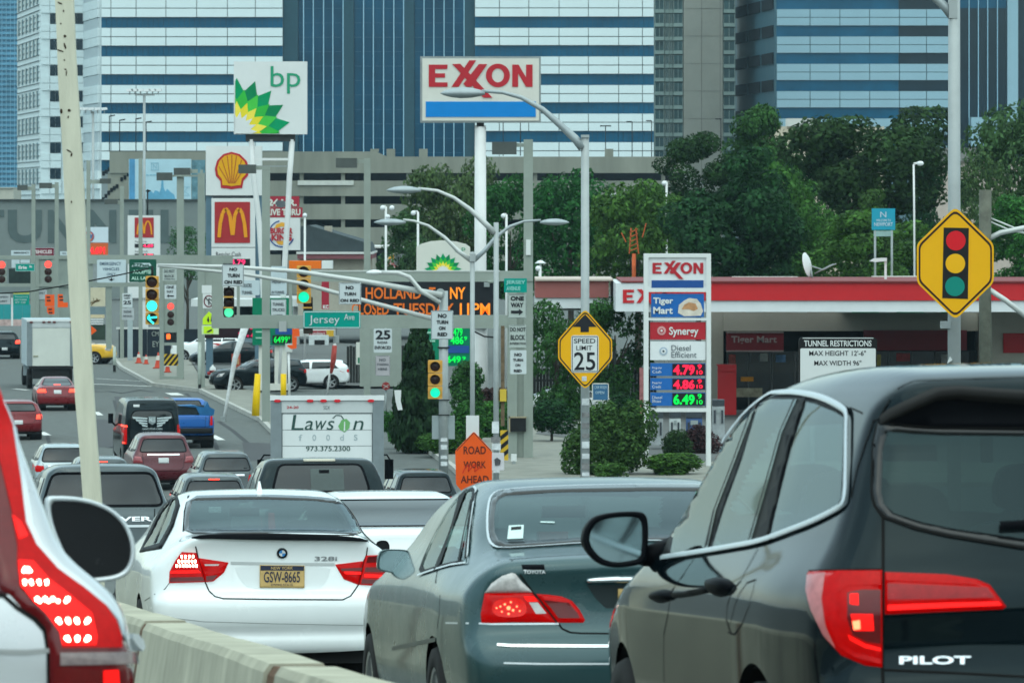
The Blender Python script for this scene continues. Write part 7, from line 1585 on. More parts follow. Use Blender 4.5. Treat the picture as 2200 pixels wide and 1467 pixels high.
c.seam('window_chrome', 'cam', Z([(372,742),(505,698),(600,672),(703,658),(712,600),(722,480),(750,270),(768,165),(752,146)], 780, 1000, k3), .012, SATIN, off=.008, mirror=True)
c.seam('side_window_post', 'cam', Z([(505,690),(560,540),(620,380),(682,182)], 780, 1000, k3), .06, BLACKTRIM, off=.008, mirror=True)
c.seam('side_window_post', 'cam', Z([(650,655),(690,450),(738,230)], 780, 1000, k3), .02, BLACKTRIM, off=.008, mirror=True)
c.patch('windscreen', 'front', [(-.7,1.08),(.7,1.08),(.56,1.41),(-.56,1.41)], GL, off=.004, step=.06, skirt=False)
cl = Z([(822,857),(868,792),(940,742),(1005,722),(1030,730),(1070,780),(1145,853)], 780, 1000, k3)
ro = Z([(822,860),(1147,857),(1163,864),(1228,960),(1303,1058),(1000,1055),(880,1062),(800,1060),(795,1000)], 780, 1000, k3)
ri = Z([(1170,864),(1250,869),(1340,881),(1410,911),(1460,970),(1498,1040),(1487,1058),(1312,1058),(1236,960)], 780, 1000, k3)
c.patch('taillight', 'cam', ro, LENS_R, off=.004, bulge=.012, step=8)
c.patch('indicator_lamp', 'cam', cl, LENS_C, off=.004, bulge=.012, step=8)
c.patch('taillight', 'cam', ri, LENS_R, off=.004, bulge=.012, step=8)
c.patch('lamp_core', 'cam', Z([(880,900),(1080,880),(1120,1000),(1010,1030),(870,1010)], 780, 1000, k3), M('lens_core', (.3,.003,.003), rough=.2, var=.3, scale=60, coat=.2, emit=.22, ecol=(1.,.01,.005)), off=.017, step=6, skirt=False, smooth=2).name
for (x, y, r) in ((985,960,14),(960,935,8),(1015,975,9),(985,1000,8),(930,950,7),(1040,950,7),(905,960,6),(1000,920,7),(1060,980,6),(940,985,6)):
    c.patch('lamp_glint', 'cam', disc_px(780+x*k3, 1000+y*k3, r*k3, 10), LENS_H, off=.0185, step=6, skirt=False)
c.patch('reflector', 'cam', Z([(1122,922),(1180,922),(1240,998),(1168,1000)], 780, 1000, k3), LENS_C, off=.0175, step=6, skirt=False)
c.patch('lamp_strip', 'cam', Z([(1085,880),(1150,880),(1180,912),(1110,915)], 780, 1000, k3), LENS_B, off=.0175, step=6, skirt=False)
c.patch('lamp_strip', 'cam', Z([(1215,905),(1390,925),(1450,1000),(1462,1030),(1320,1030),(1270,960)], 780, 1000, k3), LENS_D, off=.0175, step=6, skirt=False)
for q in ([(1.0-.42,.83),(.84,.83),(.86,.9),(.80,.99),(.48,.97)],):
    c.patch('taillight', 'rear', q, LENS_R, off=.004, bulge=.012)
c.seam('lamp_gap', 'cam', Z([(1147,855),(1190,900),(1236,960),(1308,1060)], 780, 1000, k3), .008, SEAM, off=.018)
c.seam('boot_gap', 'cam', Z([(1005,640),(1060,735),(1147,855)], 780, 1000, k3), .009, SEAM, off=.002)
c.seam('boot_gap', 'cam', Z([(1320,1066),(1345,1100),(1400,1125),(1470,1131),(1700,1133),(2600,1133)], 780, 1000, k3), .009, SEAM, off=.002)
c.seam('bumper_gap', 'cam', Z([(560,1060),(700,1062),(800,1064),(880,1068),(1320,1066)], 780, 1000, k3), .008, SATIN, off=.003)
c.seam('boot_edge', 'cam', Z([(905,640),(1000,632),(1200,615),(1480,600),(1900,592)], 780, 1000, k3), .008, SEAM, off=.001)
c.seam('bumper_trim', 'cam', Z([(905,1208),(1000,1214),(1500,1217),(2000,1217),(2900,1215)], 780, 1000, k3), .014, CHROME, off=.004)
c.seam('bumper_line', 'cam', Z([(950,1330),(1200,1336),(1948,1336),(2800,1336)], 780, 1000, k3), .008, SATIN, off=.002)
c.seam('side_moulding', 'cam', Z([(200,1232),(330,1205),(492,1172)], 780, 1000, k3), .02, M('dark_paint_line', (.02,.035,.04), rough=.3, var=0), off=.004, mirror=True)
c.seam('door_gap', 'cam', Z([(505,700),(490,780),(520,880),(515,1000),(500,1100)], 780, 1000, k3), .008, SEAM, off=.001, mirror=True)
c.patch('badge', 'cam', Z([(1070,672),(1222,670),(1228,700),(1080,704)], 780, 1000, k3), BLACKTRIM, off=.006, step=8)
c.text('TOYOTA', 'cam', (780+1085*k3, 1000+704*k3, 780+1232*k3, 1000+727*k3), M('badge_bright', (.8,.82,.84), rough=.3, metal=.4, var=0), off=.007, bold=.03)
c.patch('boot_handle', 'cam', Z([(1503,778),(1512,760),(1560,752),(1660,744),(1760,740),(2300,742),(2470,760),(2480,785),(1800,792),(1520,795)], 780, 1000, k3), CHROME, off=.008, bulge=.03, bw=.02, step=6)
c.patch('plate_recess_shade', 'cam', Z([(1510,805),(1800,802),(2450,802),(2330,960),(1640,960),(1575,900)], 780, 1000, k3), M('recess_dark', (.012,.02,.022), rough=.5, var=0), off=.002, skirt=False)  # flat dark patch painted for the shade of a plate recess
c.patch('licence_plate', 'cam', Z([(1720,830),(2200,830),(2200,960),(1720,960)], 780, 1000, k3), GOLD, off=.012)
st = c.patch('window_sticker', 'cam', Z([(985,412),(1085,408),(1080,500),(974,504)], 780, 1000, k3), M('sticker_white', (.55,.68,.66), var=.1, scale=20), off=.0075, skirt=False)
c.patch('sticker_band', 'cam', Z([(1000,424),(1070,418),(1068,440),(998,446)], 780, 1000, k3), DARK, off=.0085, skirt=False, parent=st)
c.seam('window_sticker', 'cam', Z([(1198,388),(1292,391)], 780, 1000, k3), .014, M('sticker_white', 0), off=.0075)
door_mirror(c, Z([(104,600),(125,566),(230,562),(312,570),(325,600),(322,690),(295,735),(200,725),(100,705),(96,660)], 780, 1000, k3), 3.1, TPAINT, MIRGLASS, inset=.88, depth=.17, arm=(780+300*k3, 1000+700*k3) and ((780+300*k3, 1000+705*k3), (780+392*k3, 1000+690*k3)))
add_wheels(c, (1.02, 3.84), .335, .80, rimmat=RIM)
seats(c, (2.55,), (-.38, .38), 1.0); seats(c, (1.5,), (-.45, .45), .96, w=.3)
cabin_front(c, 1.02, 1.38, 3.2); front_details(c)
mb = MB(); mb.box(-.36,-.22,1.3,1.38,1.10,1.2); link('tissue_box', mb.mesh('tissue_box'), M('box_red', (.3,.04,.03), var=.1), c.o)

# ---------------------------------------------------------------- black family SUV
pi_b = Body(
    prof=[(.3,.25),(.1,.30),(.0,.45),(-.03,.62),(-.02,.74),(.05,.80),(.07,.9),(.06,1.05),(.10,1.14),(.16,1.22),(.26,1.42),(.36,1.62),(.32,1.72),(.42,1.775),
          (.9,1.815),(1.6,1.825),(2.3,1.805),(2.8,1.73),(3.2,1.50),(3.6,1.25),(3.85,1.16),(4.3,1.08),(4.7,.95),(4.9,.75),(4.94,.5),(4.8,.3),(4.2,.25),(1,.25)],
    ws=[(.2,.88),(.35,.94),(.5,.965),(.7,.975),(.9,.985),(1.0,.985),(1.08,.97),(1.15,.93),(1.22,.885),(1.35,.835),(1.5,.78),(1.62,.735),(1.72,.69),(1.83,.60)],
    L=4.94, H=1.83, belt=1.2, pl=[(0,.86),(.3,.93),(.8,.985),(1.3,1.0),(3.8,1.0),(4.5,.96),(4.94,.85)], pg=[(0,.88),(.5,.93),(1.3,.99),(2.3,1.0),(3.2,.98),(4.8,.9)],
    bow_r=.22, crown=.05, k=.12)
BPAINT = PAINT('black_suv_paint', (.002, .005, .007), metal=0., rough=.05, spec=.22, coat=0., cool=True)
c = Vehicle('black_suv', 'large black SUV with wide red tail lamps, cut by the right edge', 'car', pi_b, 2400, 680)
pil = c
k4 = .482
wf = Z([(503,888),(520,790),(600,600),(700,430),(800,290),(872,222),(882,232),(790,480),(705,700),(668,868),(600,885)], 1200, 760, k4)
wr = Z([(690,862),(740,700),(820,480),(895,228),(950,206),(1065,205),(1062,215),(1000,350),(930,600),(862,832)], 1200, 760, k4)
wq = Z([(945,815),(980,680),(1040,430),(1108,216),(1150,225),(1240,262),(1276,285),(1273,450),(1265,640),(1250,672),(1120,742)], 1200, 760, k4)
wall_ = Z([(460,905),(520,750),(600,590),(700,420),(800,282),(880,205),(1000,186),(1110,192),(1200,212),(1283,262),(1285,300),(1280,500),(1275,640),(1250,685),(1120,752),(900,835),(680,880)], 1200, 760, k4)
k5 = .4819
rgz = [(596,306),(720,318),(850,326),(1245,330),(1695,332),(2145,330),(2540,326),(2700,315),(2790,306),(2812,400),(2822,620),(2810,680),(2765,730),(2630,780),(2490,810),(2145,868),(1695,890),(1245,868),(900,812),(760,780),(625,731),(580,680),(568,620),(575,400)]
rg = Z(rgz, 1600, 760, k5)
c.body_mesh(BPAINT, .03, holes=[('cam', inset(rg, 9)), ('camm', inset(wf, 1)), ('camm', inset(wr, 1)), ('camm', inset(wq, 1)), ('front', [(-.65,1.3),(.65,1.3),(.55,1.64),(-.55,1.64)])], wheels=[(1.05,.38,.44),(3.87,.38,.44)], zb=.28)
c.patch('rear_window', 'cam', rg, GLD, off=.004, skirt=False)
c.patch('window_border', 'cam', rg, FRIT, off=.0055, holes=[inset(rg, 20)])
c.seam('rear_window_gap', 'cam', rg, .008, SEAM, off=.006, closed=True)
c.patch('window_pillars', 'cam', wall_, BLACKTRIM, off=.003, holes=[inset(wf, 2), inset(wr, 2), inset(wq, 2)], mirror=True)
for w_ in (wf, wr, wq):
    c.patch('side_window', 'cam', w_, GL, off=.0045, mirror=True, skirt=False)
c.seam('window_chrome', 'cam', Z([(470,912),(620,890),(760,866),(900,842),(1010,800),(1130,755),(1230,705),(1272,680),(1288,640),(1293,500),(1294,350),(1296,268),(1282,248),(1200,205),(1110,183),(1000,176),(900,192),(850,212),(790,262),(700,380)], 1200, 760, k4), .022, SATIN, off=.012, mirror=True, bulge=.006, smooth=2)
c.seam('window_post', 'cam', Z([(668,868),(705,700),(790,480),(885,215)], 1200, 760, k4), .03, BLACKTRIM, off=.012, mirror=True)
c.seam('window_post', 'cam', Z([(862,832),(930,600),(1000,350),(1064,205)], 1200, 760, k4), .024, BLACKTRIM, off=.012, mirror=True)
c.seam('window_post', 'cam', Z([(930,825),(975,640),(1030,420),(1102,200)], 1200, 760, k4), .03, BLACKTRIM, off=.012, mirror=True)
c.patch('windscreen', 'front', [(-.78,1.24),(.78,1.24),(.62,1.68),(-.62,1.68)], GL, off=.004, step=.06, skirt=False)
tl = Z([(1110,985),(1118,971),(1250,967),(1350,966),(1443,965),(1443,1396),(1365,1387),(1262,1342),(1190,1262),(1140,1155),(1111,1060)], 1200, 760, k4)
c.patch('taillight', 'cam', tl, LENS_R, off=.004, bulge=.02, bw=.03, step=14)
def lp(pts, mt, off=.026, st=12): return c.patch('lamp_strip', 'cam', Z(pts, 1200, 760, k4), mt, off=off, step=st, skirt=False)
lp([(1220,1010),(1260,985),(1440,985),(1440,1040),(1300,1045),(1262,1075),(1258,1180),(1280,1280),(1330,1330),(1440,1362),(1440,1385),(1330,1352),(1262,1300),(1228,1200),(1215,1090)], LENS_R, .026)
lp([(1135,1000),(1210,990),(1195,1100),(1210,1210),(1250,1310),(1200,1250),(1150,1140),(1130,1060)], M('lens_pink', (.42,.12,.12), rough=.1, coat=1, var=.2, scale=30), .0255)
lp([(1300,1075),(1360,1062),(1440,1062),(1440,1235),(1440,1290),(1380,1282),(1320,1250),(1298,1180)], LENS_D, .028)
lp([(1310,1080),(1345,1078),(1345,1125),(1310,1120)], LENS_B, .030, 8)
lp([(1312,1160),(1405,1160),(1410,1230),(1330,1230)], LENS_B, .030, 8)
lp([(1320,1190),(1350,1185),(1352,1222),(1325,1225)], LENS_H, .031, 8)
lp([(1300,1245),(1370,1290),(1440,1310),(1440,1325),(1370,1308),(1310,1272)], LENS_B, .030, 8)
ti = Z([(625,974),(900,984),(1030,1004),(1092,1030),(1130,1080),(1166,1125),(1150,1137),(900,1148),(625,1160)], 1600, 760, k5)
c.patch('taillight', 'cam', ti, LENS_R, off=.004, bulge=.02, bw=.03, step=14)
for q, mt in (([(635,988),(900,998),(1020,1018),(1060,1040),(900,1035),(635,1022)], LENS_R), ([(640,1035),(900,1045),(1080,1050),(1110,1090),(900,1095),(640,1100)], M('lens_mid_red', (.20,.003,.006), rough=.2, var=.25, scale=30, coat=.2, emit=.05, ecol=(.9,.01,.02))), ([(640,1122),(900,1112),(1130,1106),(1145,1122),(900,1132),(640,1145)], LENS_B)):
    c.patch('lamp_strip', 'cam', Z(q, 1600, 760, k5), mt, off=.026, step=12, skirt=False)
for sgn in (1,):
    c.patch('taillight', 'rear', [(.74,.82),(.90,.86),(.93,1.0),(.92,1.12),(.76,1.12),(.36,1.10),(.30,1.04),(.74,1.0)], LENS_R, off=.004, bulge=.02)
c.seam('tailgate_gap', 'cam', Z([(568,640),(590,690),(617,730),(617,900),(616,1200),(614,1400),(616,1500)], 1600, 760, k5), .010, SEAM, off=.002)
c.seam('tailgate_gap', 'cam', Z([(577,300),(540,400),(500,520),(475,640)], 1600, 760, k5), .006, SEAM, off=.002)
c.seam('tailgate_gap', 'cam', Z([(470,240),(520,262),(575,300),(600,290),(640,215),(690,150),(760,120),(1000,112),(1400,100)], 1600, 760, k5), .006, SEAM, off=.002)
c.seam('tailgate_foot', 'cam', Z([(620,1408),(900,1420),(1245,1438),(1695,1445),(2145,1438)], 1600, 760, k5), .008, SEAM, off=.002)
c.text('PILOT', 'cam', (1600+690*k5, 760+1346*k5, 1600+1008*k5, 760+1384*k5), CHROME, off=.008, bold=.03)
c.seam('wiper', 'cam', Z([(1135,775),(1300,768),(1500,772),(1690,800)], 1600, 760, k5), .028, BLACKTRIM, off=.02, bulge=.02)
c.seam('door_gap', 'cam', Z([(888,868),(850,940),(812,1012),(775,1055),(752,1120),(748,1180),(770,1250)], 1200, 760, k4), .008, SEAM, off=.002, mirror=True)
c.seam('door_gap', 'cam', Z([(622,888),(560,980),(505,1058),(488,1160),(470,1250),(468,1360),(470,1460)], 1200, 760, k4), .008, SEAM, off=.002, mirror=True)
c.seam('fuel_flap', 'cam', Z([(880,1005),(840,1020),(800,1080),(775,1160),(755,1240),(785,1250),(820,1200),(850,1120)], 1200, 760, k4), .005, SEAM, off=.002, closed=True)
for q in ([(675,1030),(690,1005),(750,998),(772,1015),(765,1050),(730,1085),(690,1075)], [(425,1085),(440,1055),(490,1048),(502,1065),(498,1095),(460,1112),(435,1105)]):
    c.patch('door_handle', 'cam', Z(q, 1200, 760, k4), BLACKTRIM, off=.004, bulge=.045, bw=.02, step=6, smooth=1)
for q in ([(505,1065),(600,1050),(680,1035),(680,1060),(600,1078),(510,1090)],):
    c.patch('door_handle', 'cam', Z(q, 1200, 760, k4), BLACKTRIM, off=.004, bulge=.035, bw=.02, step=6, smooth=1)
# roof spoiler over the rear window
p, g = c.wrap('cam', np.array(Z([(600,296),(640,262),(700,232),(780,195),(850,165),(940,158),(1100,170),(1245,178),(1500,184),(1695,186),(1900,184),(2145,178),(2290,170),(2450,158),(2540,165),(2610,195),(2690,232),(2750,262),(2790,296)], 1600, 760, k5)), np.zeros(19), .0)
n = len(p); mb = MB(); rows = []
for dy, dz in ((.45, .004), (.12, .012), (-.06, .012), (-.10, -.002), (-.08, -.022), (.05, -.05), (.25, -.09)):
    q = p.copy(); e = np.clip(np.minimum(np.arange(n), np.arange(n)[::-1]) / 3., 0, 1)
    q[:, 1] = p[:, 1] + dy*(.35+.65*e)+.02; q[:, 2] = p[:, 2] + dz + .012*(dy > .3)*0; rows.append(q)
mb.add([tuple(a) for r in rows for a in r], [(i*n+j, i*n+j+1, (i+1)*n+j+1, (i+1)*n+j) for i in range(len(rows)-1) for j in range(n-1)])
link('roof_spoiler', mb.mesh('roof_spoiler', True), BPAINT, c.o)
p2, g2 = c.wrap('cam', np.array(Z([(606,300),(700,240),(850,172),(1245,184),(1695,190),(2145,184),(2540,172),(2690,240),(2784,300),(2540,322),(1695,330),(850,322)], 1600, 760, k5)), np.zeros(12), .0)
c.patch('spoiler_underside', 'cam', Z([(603,303),(640,268),(700,238),(780,202),(850,172),(1245,184),(1695,190),(2145,184),(2540,172),(2610,202),(2690,238),(2750,268),(2787,303),(2540,326),(1695,331),(850,326)], 1600, 760, k5), BLACKTRIM, off=.008)
c.seam('lamp_gap', 'cam', Z([(1110,985),(1118,968),(1250,963),(1443,961)], 1200, 760, k4), .006, SEAM, off=.004)
door_mirror(c, Z([(110,810),(120,770),(160,722),(250,704),(360,700),(392,715),(402,760),(400,880),(388,930),(340,945),(250,955),(180,935),(130,885),(108,840)], 1200, 760, k4), 3.3, BLACKTRIM, MIRGLASS, inset=.80, depth=.2, arm=((1200+370*k4, 760+905*k4), (1200+520*k4, 760+880*k4)))
add_wheels(c, (1.05, 3.87), .38, .86, w=.25, rimmat=RIM, spokes=5)
seats(c, (2.9,), (-.42, .42), 1.28); seats(c, (2.0,), (-.45, .45), 1.25, w=.3); seats(c, (1.1,), (-.42, .42), 1.2, w=.26)
cabin_front(c, 1.2, 1.62, 3.4); front_details(c, .8, .9)

# ---------------------------------------------------------------- white SUV, only its rear right corner in view
vo_b = Body(
    prof=[(.3,.28),(.1,.32),(.0,.5),(-.02,.66),(.02,.78),(.06,.84),(.05,1.0),(.08,1.10),(.14,1.18),(.28,1.42),(.42,1.60),(.38,1.66),(.5,1.69),
          (1.0,1.72),(1.8,1.72),(2.4,1.68),(2.9,1.5),(3.3,1.25),(3.6,1.12),(4.2,1.02),(4.5,.9),(4.65,.7),(4.68,.5),(4.5,.3),(4,.25),(1,.25)],
    ws=[(.2,.86),(.5,.93),(.8,.95),(.95,.95),(1.05,.935),(1.1,.91),(1.16,.83),(1.21,.755),(1.30,.715),(1.38,.685),(1.54,.63),(1.66,.58),(1.75,.52)],
    L=4.68, H=1.73, belt=1.2, pl=[(0,.93),(.4,.98),(1.0,1.0),(3.6,1.0),(4.68,.85)], pg=[(0,.97),(.5,1.0),(2.3,1.0),(3.2,.98),(4.6,.9)], bow_r=.14, crown=.05, k=.07)
SPAINT = PAINT('silver_white_paint', (.52, .54, .56), metal=.2, rough=.3)
c = Vehicle('white_suv', 'white SUV at the left edge, tall tail lamp with glowing brake diodes', 'car', vo_b, -480, 850)
vol = c
k1 = .3729
c.body_mesh(SPAINT, .03, wheels=[(.95,.36,.40),(3.7,.36,.40)], zb=.28)
# lamp outlines
full = Z([(-200,-400),(-90,-400),(60,0),(115,300),(155,560),(215,690),(335,815),(485,925),(605,1025),(668,1105),(700,1200),(745,1290),(765,1370),(775,1600),(285,1600),(285,1300),(262,1150),(215,1095),(130,1040),(60,960),(0,930),(-80,700),(-160,300)], 0, 920, k1)
c.patch('taillight', 'cam', full, LENS_D, off=.004, bulge=.015, step=18)
def lv(pts, mt, off=.021, st=14, nm='lamp_strip', sm=0): return c.patch(nm, 'cam', Z(pts, 0, 920, k1), mt, off=off, step=st, skirt=False, smooth=sm)
lv([(-160,-400),(-110,-400),(42,0),(100,300),(140,560),(200,690),(320,825),(470,938),(590,1040),(645,1120),(670,1200),(675,1265),(345,1265),(340,1190),(262,1090),(185,1005),(105,935),(88,800),(92,700),(60,500),(0,250),(-80,-50)], LENS_B if False else LENS_R, .021)
lv([(60,520),(110,560),(150,640),(100,660),(80,600)], LENS_B, .023)
lv([(95,780),(180,785),(270,890),(395,985),(515,1080),(545,1200),(540,1250),(345,1250),(330,1180),(255,1085),(175,1010),(108,930)], LENS_B, .0225, 10, 'lamp_core')
for (y, xs_, r) in ((835,(130,150),14),(850,(125,145,160),15),(910,(130,165,210,255),15),(925,(130,170,215,255),12),(1008,(200,245,290,375),18),(1020,(215,265,320,365),14),(1120,(320,375,425,490),19),(1132,(330,380,430,480),14),(1215,(370,430,490),20),(1225,(380,430,480),14)):
    for x in xs_:
        c.patch('diode', 'cam', disc_px(x*k1, 920+y*k1, r*k1*.68, 12), LED_HOT, off=.026, step=8, skirt=False)
lv([(335,1292),(740,1290),(755,1355),(335,1362)], M('lens_smoky', (.22,.17,.17), rough=.2, var=.3, scale=30, coat=1), .0225)
lv([(580,1392),(655,1388),(668,1600),(585,1600)], LENS_B, .0225)
lv([(300,1375),(560,1375),(565,1600),(300,1600)], LENS_D, .0222)
c.seam('lamp_rim', 'cam', Z([(-80,-400),(75,0),(128,300),(168,560),(226,684),(345,808),(495,918),(616,1018),(682,1102),(712,1200),(760,1300),(785,1460)], 0, 920, k1), .018, SATIN, off=.006)
c.patch('rear_window', 'cam', Z([(-2600,-350),(-2600,600),(-2500,900),(-1300,960),(-200,940),(30,960),(80,940),(70,700),(20,420),(-60,100),(-190,-350)], 0, 920, k1), M('tinted_rear_glass', (.05,.008,.016), rough=.06, var=0, coat=1), off=.003, step=30)
c.seam('tailgate_gap', 'cam', Z([(-200,940),(20,965),(100,1035),(200,1100),(258,1165),(280,1300),(283,1600)], 0, 920, k1), .012, SEAM, off=.003)
c.seam('bumper_line', 'cam', Z([(-2000,1270),(-600,1285),(0,1285),(150,1288),(282,1278)], 0, 920, k1), .012, M('line_grey', 0), off=.003)
door_mirror(c, Z([(255,392),(330,388),(450,394),(560,420),(660,470),(730,540),(775,640),(785,740),(755,830),(690,870),(600,885),(490,892),(420,850),(330,680),(270,520)], 0, 920, k1), 2.75, SATIN, MIRDARK, inset=.88, depth=.2, arm=((150, 1225), (60, 1230)))
mb = MB(); q = on_plane(c, Z([(770,1180),(800,1185),(830,1220),(838,1260),(825,1282),(790,1250),(765,1210)], 0, 920, k1), 1.9); mb.add([tuple(a) for a in q] + [(a[0]-.05, a[1]+.1, a[2]) for a in q], [tuple(range(7)), tuple(range(13,6,-1))] + [(i, (i+1) % 7, (i+1) % 7+7, i+7) for i in range(7)])
link('door_handle', mb.mesh('door_handle'), SATIN, c.o)
add_wheels(c, (.95, 3.7), .36, .83, w=.24)
front_details(c, .78, .85)
# ================================================================ the rest of the traffic
def sedan_body(H=1.43, L=4.7, W=.91):
    return Body(prof=[(.25,.24),(.05,.30),(.0,.5),(.02,.72),(.09,.95),(.08,1.06),(.5,1.10),(1.2,H-.05),(1.8,H),(2.5,H-.01),(3.2,1.10),(3.5,.98),(4.3,.84),(L-.03,.62),(L,.4),(L-.15,.22),(1,.2)],
        ws=[(.15,.76),(.3,W-.05),(.6,W),(.9,W-.01),(1.0,W-.07),(1.1,W-.17),(1.25,W-.25),(H,W-.38)], L=L, H=H, belt=1.0, bow_r=.18, k=.1, crown=.04)
def suv_body(H=1.75, L=4.8, W=.97, k=.11):
    return Body(prof=[(.3,.28),(.05,.34),(-.02,.6),(.04,.85),(.06,1.1),(.16,1.2),(.34,H-.15),(.30,H-.06),(.5,H-.02),(1.5,H),(2.5,H-.03),(3.2,H-.45),(3.6,1.15),(4.3,1.05),(L-.1,.85),(L,.5),(L-.15,.28),(1,.26)],
        ws=[(.2,W-.09),(.4,W-.02),(.8,W),(1.05,W-.02),(1.15,W-.07),(1.35,W-.16),(H-.1,W-.28),(H,W-.38)], L=L, H=H, belt=1.15, bow_r=.16, k=k, crown=.045)
def pickup_body(H=1.9):
    return Body(prof=[(.3,.45),(.05,.5),(.0,.75),(.02,1.2),(.06,1.24),(1.75,1.24),(1.85,1.3),(2.05,H-.08),(2.3,H-.01),(3.6,H-.02),(4.2,1.4),(4.5,1.25),(5.5,1.12),(5.75,.9),(5.8,.6),(5.6,.42),(1,.42)],
        ws=[(.3,.92),(.6,.99),(1.0,1.0),(1.22,.97),(1.35,.92),(1.6,.85),(H-.05,.74),(H,.68)], L=5.8, H=H, belt=1.25, bow_r=.05, k=.09, crown=.03)
def van_body(H=2.4):
    return Body(prof=[(.3,.35),(.05,.4),(-.02,.6),(.0,1.2),(.05,2.1),(.12,H-.06),(.3,H),(4.0,H-.02),(4.6,H-.2),(5.2,1.35),(5.8,1.1),(5.95,.8),(5.95,.4),(1,.3)],
        ws=[(.2,.95),(.6,1.0),(1.2,1.0),(1.8,.95),(2.2,.89),(H,.82)], L=5.95, H=H, belt=1.3, bow_r=.07, k=.1, crown=.03)
B_SED = sedan_body(); B_SUV = suv_body(); B_PU = pickup_body(); B_VAN = van_body()
LITR = EM('tail_lamp_lit', (1., .05, .03), 2.5)
def rect(a, b, c, d): return [(a, b), (c, b), (c, d), (a, d)]
def far_car(name, lab, body, px, s, paint, win, lights, plate=None, lit=False, heading=None, flat=True, yaw=0., cell=.075, wheels=None, side=None, cat='car', lampmat=None, chrome=None, high=None, wr=.34, lampmirror=True, track=.8, lift=0.):
    c = Vehicle(name, lab, cat, body, px, s, heading=heading, flat=flat, yaw=yaw, lift=lift)
    wh = wheels or ((.95, wr, wr*1.12), (body.L-.95, wr, wr*1.12))
    c.body_mesh(paint, cell, wheels=wh, zb=.25 if wr < .37 else .34)
    win_ = rounded(win, .22)
    c.patch('rear_window', 'rear', win_, GLO, off=.006, step=.06, skirt=False)
    c.seam('window_trim', 'rear', win_, .035, BLACKTRIM, off=.008, closed=True)
    for o in c.patch('taillight', 'rear', lights, lampmat or (LITR if lit else LENS_R), off=.006, step=.06, bulge=.01, mirror=True): pass
    if plate: c.patch('licence_plate', 'rear', rect(-.16, plate, .16, plate+.16), PLATEW, off=.012, step=.08)
    if chrome: c.seam('chrome_strip', 'rear', [(-.5, chrome), (.5, chrome)], .05, CHROME, off=.01)
    if high: c.patch('high_brake_light', 'rear', rect(-.14, high, .14, high+.03), LITR, off=.01, step=.1, skirt=False)
    c.seam('boot_gap', 'rear', [(-.66, win[0][1]-.04), (-.62, .74), (-.5, .62), (.5, .62), (.62, .74), (.66, win[0][1]-.04)], .012, SEAM, off=.003)
    c.patch('windscreen', 'front', [(-.6, win[0][1]+.0), (.6, win[0][1]+.0), (.5, win[2][1]), (-.5, win[2][1])], GLO, off=.006, step=.1)
    if side:
        for q in side: c.patch('side_window', 'left', q, GLO, off=.006, step=.08, mirror=True)
    if heading is not None: c.patch('headlight', 'front', [(.5,.72),(.84,.76),(.84,.92),(.55,.86)], LENS_C, off=.006, step=.08, mirror=True)
    add_wheels(c, (wh[0][0], wh[1][0]), wr, track, lo=True, rimmat=RIM)
    return c
WIN_SED = [(-.64,1.09),(.64,1.09),(.5,1.36),(-.5,1.36)]; WIN_SUV = [(-.7,1.18),(.7,1.18),(.58,1.58),(-.58,1.58)]
L_SED = [(.48,.80),(.86,.80),(.87,.95),(.52,.95)]; L_SUV = [(.60,.88),(.92,.88),(.90,1.08),(.64,1.06)]
SIDE_SED = [[(1.0,1.02),(2.25,1.0),(2.2,1.34),(1.45,1.33)], [(2.32,1.0),(3.25,1.0),(2.75,1.33),(2.3,1.35)]]
SIDE_SUV = [[(.45,1.22),(1.2,1.18),(1.2,1.62),(.6,1.6)], [(1.28,1.17),(2.2,1.16),(2.18,1.63),(1.28,1.63)], [(2.28,1.16),(3.35,1.14),(2.9,1.55),(2.3,1.62)]]
# dark luxury SUV left, between post and white saloon
rb = suv_body(H=1.80, L=4.9, W=1.0, k=.13)
DG = PAINT('dark_slate_paint', (.035, .055, .062), metal=.3, rough=.3, coat=.6)
c = far_car('dark_suv', 'dark slate SUV with a wide rear window, behind the wooden post', rb, 225, 168, DG, [(-.78,1.24),(.78,1.24),(.64,1.66),(-.64,1.66)], [(.66,.98),(.95,.98),(.93,1.12),(.7,1.12)], lit=False, flat=None, cell=.05, side=SIDE_SUV, wr=.38, track=.86, cat='car')
c.text('ROVER', 'rear', (-.12, 1.10, .62, 1.04), M('badge_bright', 0), off=.008, bold=.03); c.seam('chrome_strip', 'rear', [(-.7,.98),(.7,.98)], .03, SATIN, off=.01)
c.patch('licence_plate', 'rear', rect(-.16,.82,.16,.96), PLATEW, off=.012)
# dark pickup
c = far_car('black_pickup', 'black crew-cab pickup just in front of the food delivery truck', pickup_body(1.92), 722, 160, PAINT('black_truck_paint', (.003,.006,.008), metal=0., rough=.08, coat=0., spec=.3, cool=True), [(-.68,1.42),(.68,1.42),(.57,1.80),(-.57,1.80)], [(.8,.85),(.97,.85),(.97,1.15),(.82,1.15)], flat=None, cell=.05, wr=.4, track=.88, cat='pickup truck', side=[[(2.2,1.36),(3.1,1.34),(3.05,1.76),(2.35,1.76)], [(3.2,1.34),(4.2,1.32),(3.8,1.72),(3.2,1.76)]])
c.patch('high_brake_light', 'rear', rect(-.22,1.845,.22,1.875), M('lamp_bar_cream', (.5,.47,.38), var=.1, rough=.3), off=.012, step=.06)
c.patch('window_view', 'rear', rect(-.14,1.44,.32,1.74), M('glass_clear_part', (.03,.05,.048), rough=.08, var=.15, scale=4, coat=.6), off=.012, step=.08, skirt=False)
c.seam('inner_mirror', 'rear', [(-.02,1.70),(.12,1.70)], .05, BLACKTRIM, off=.014)
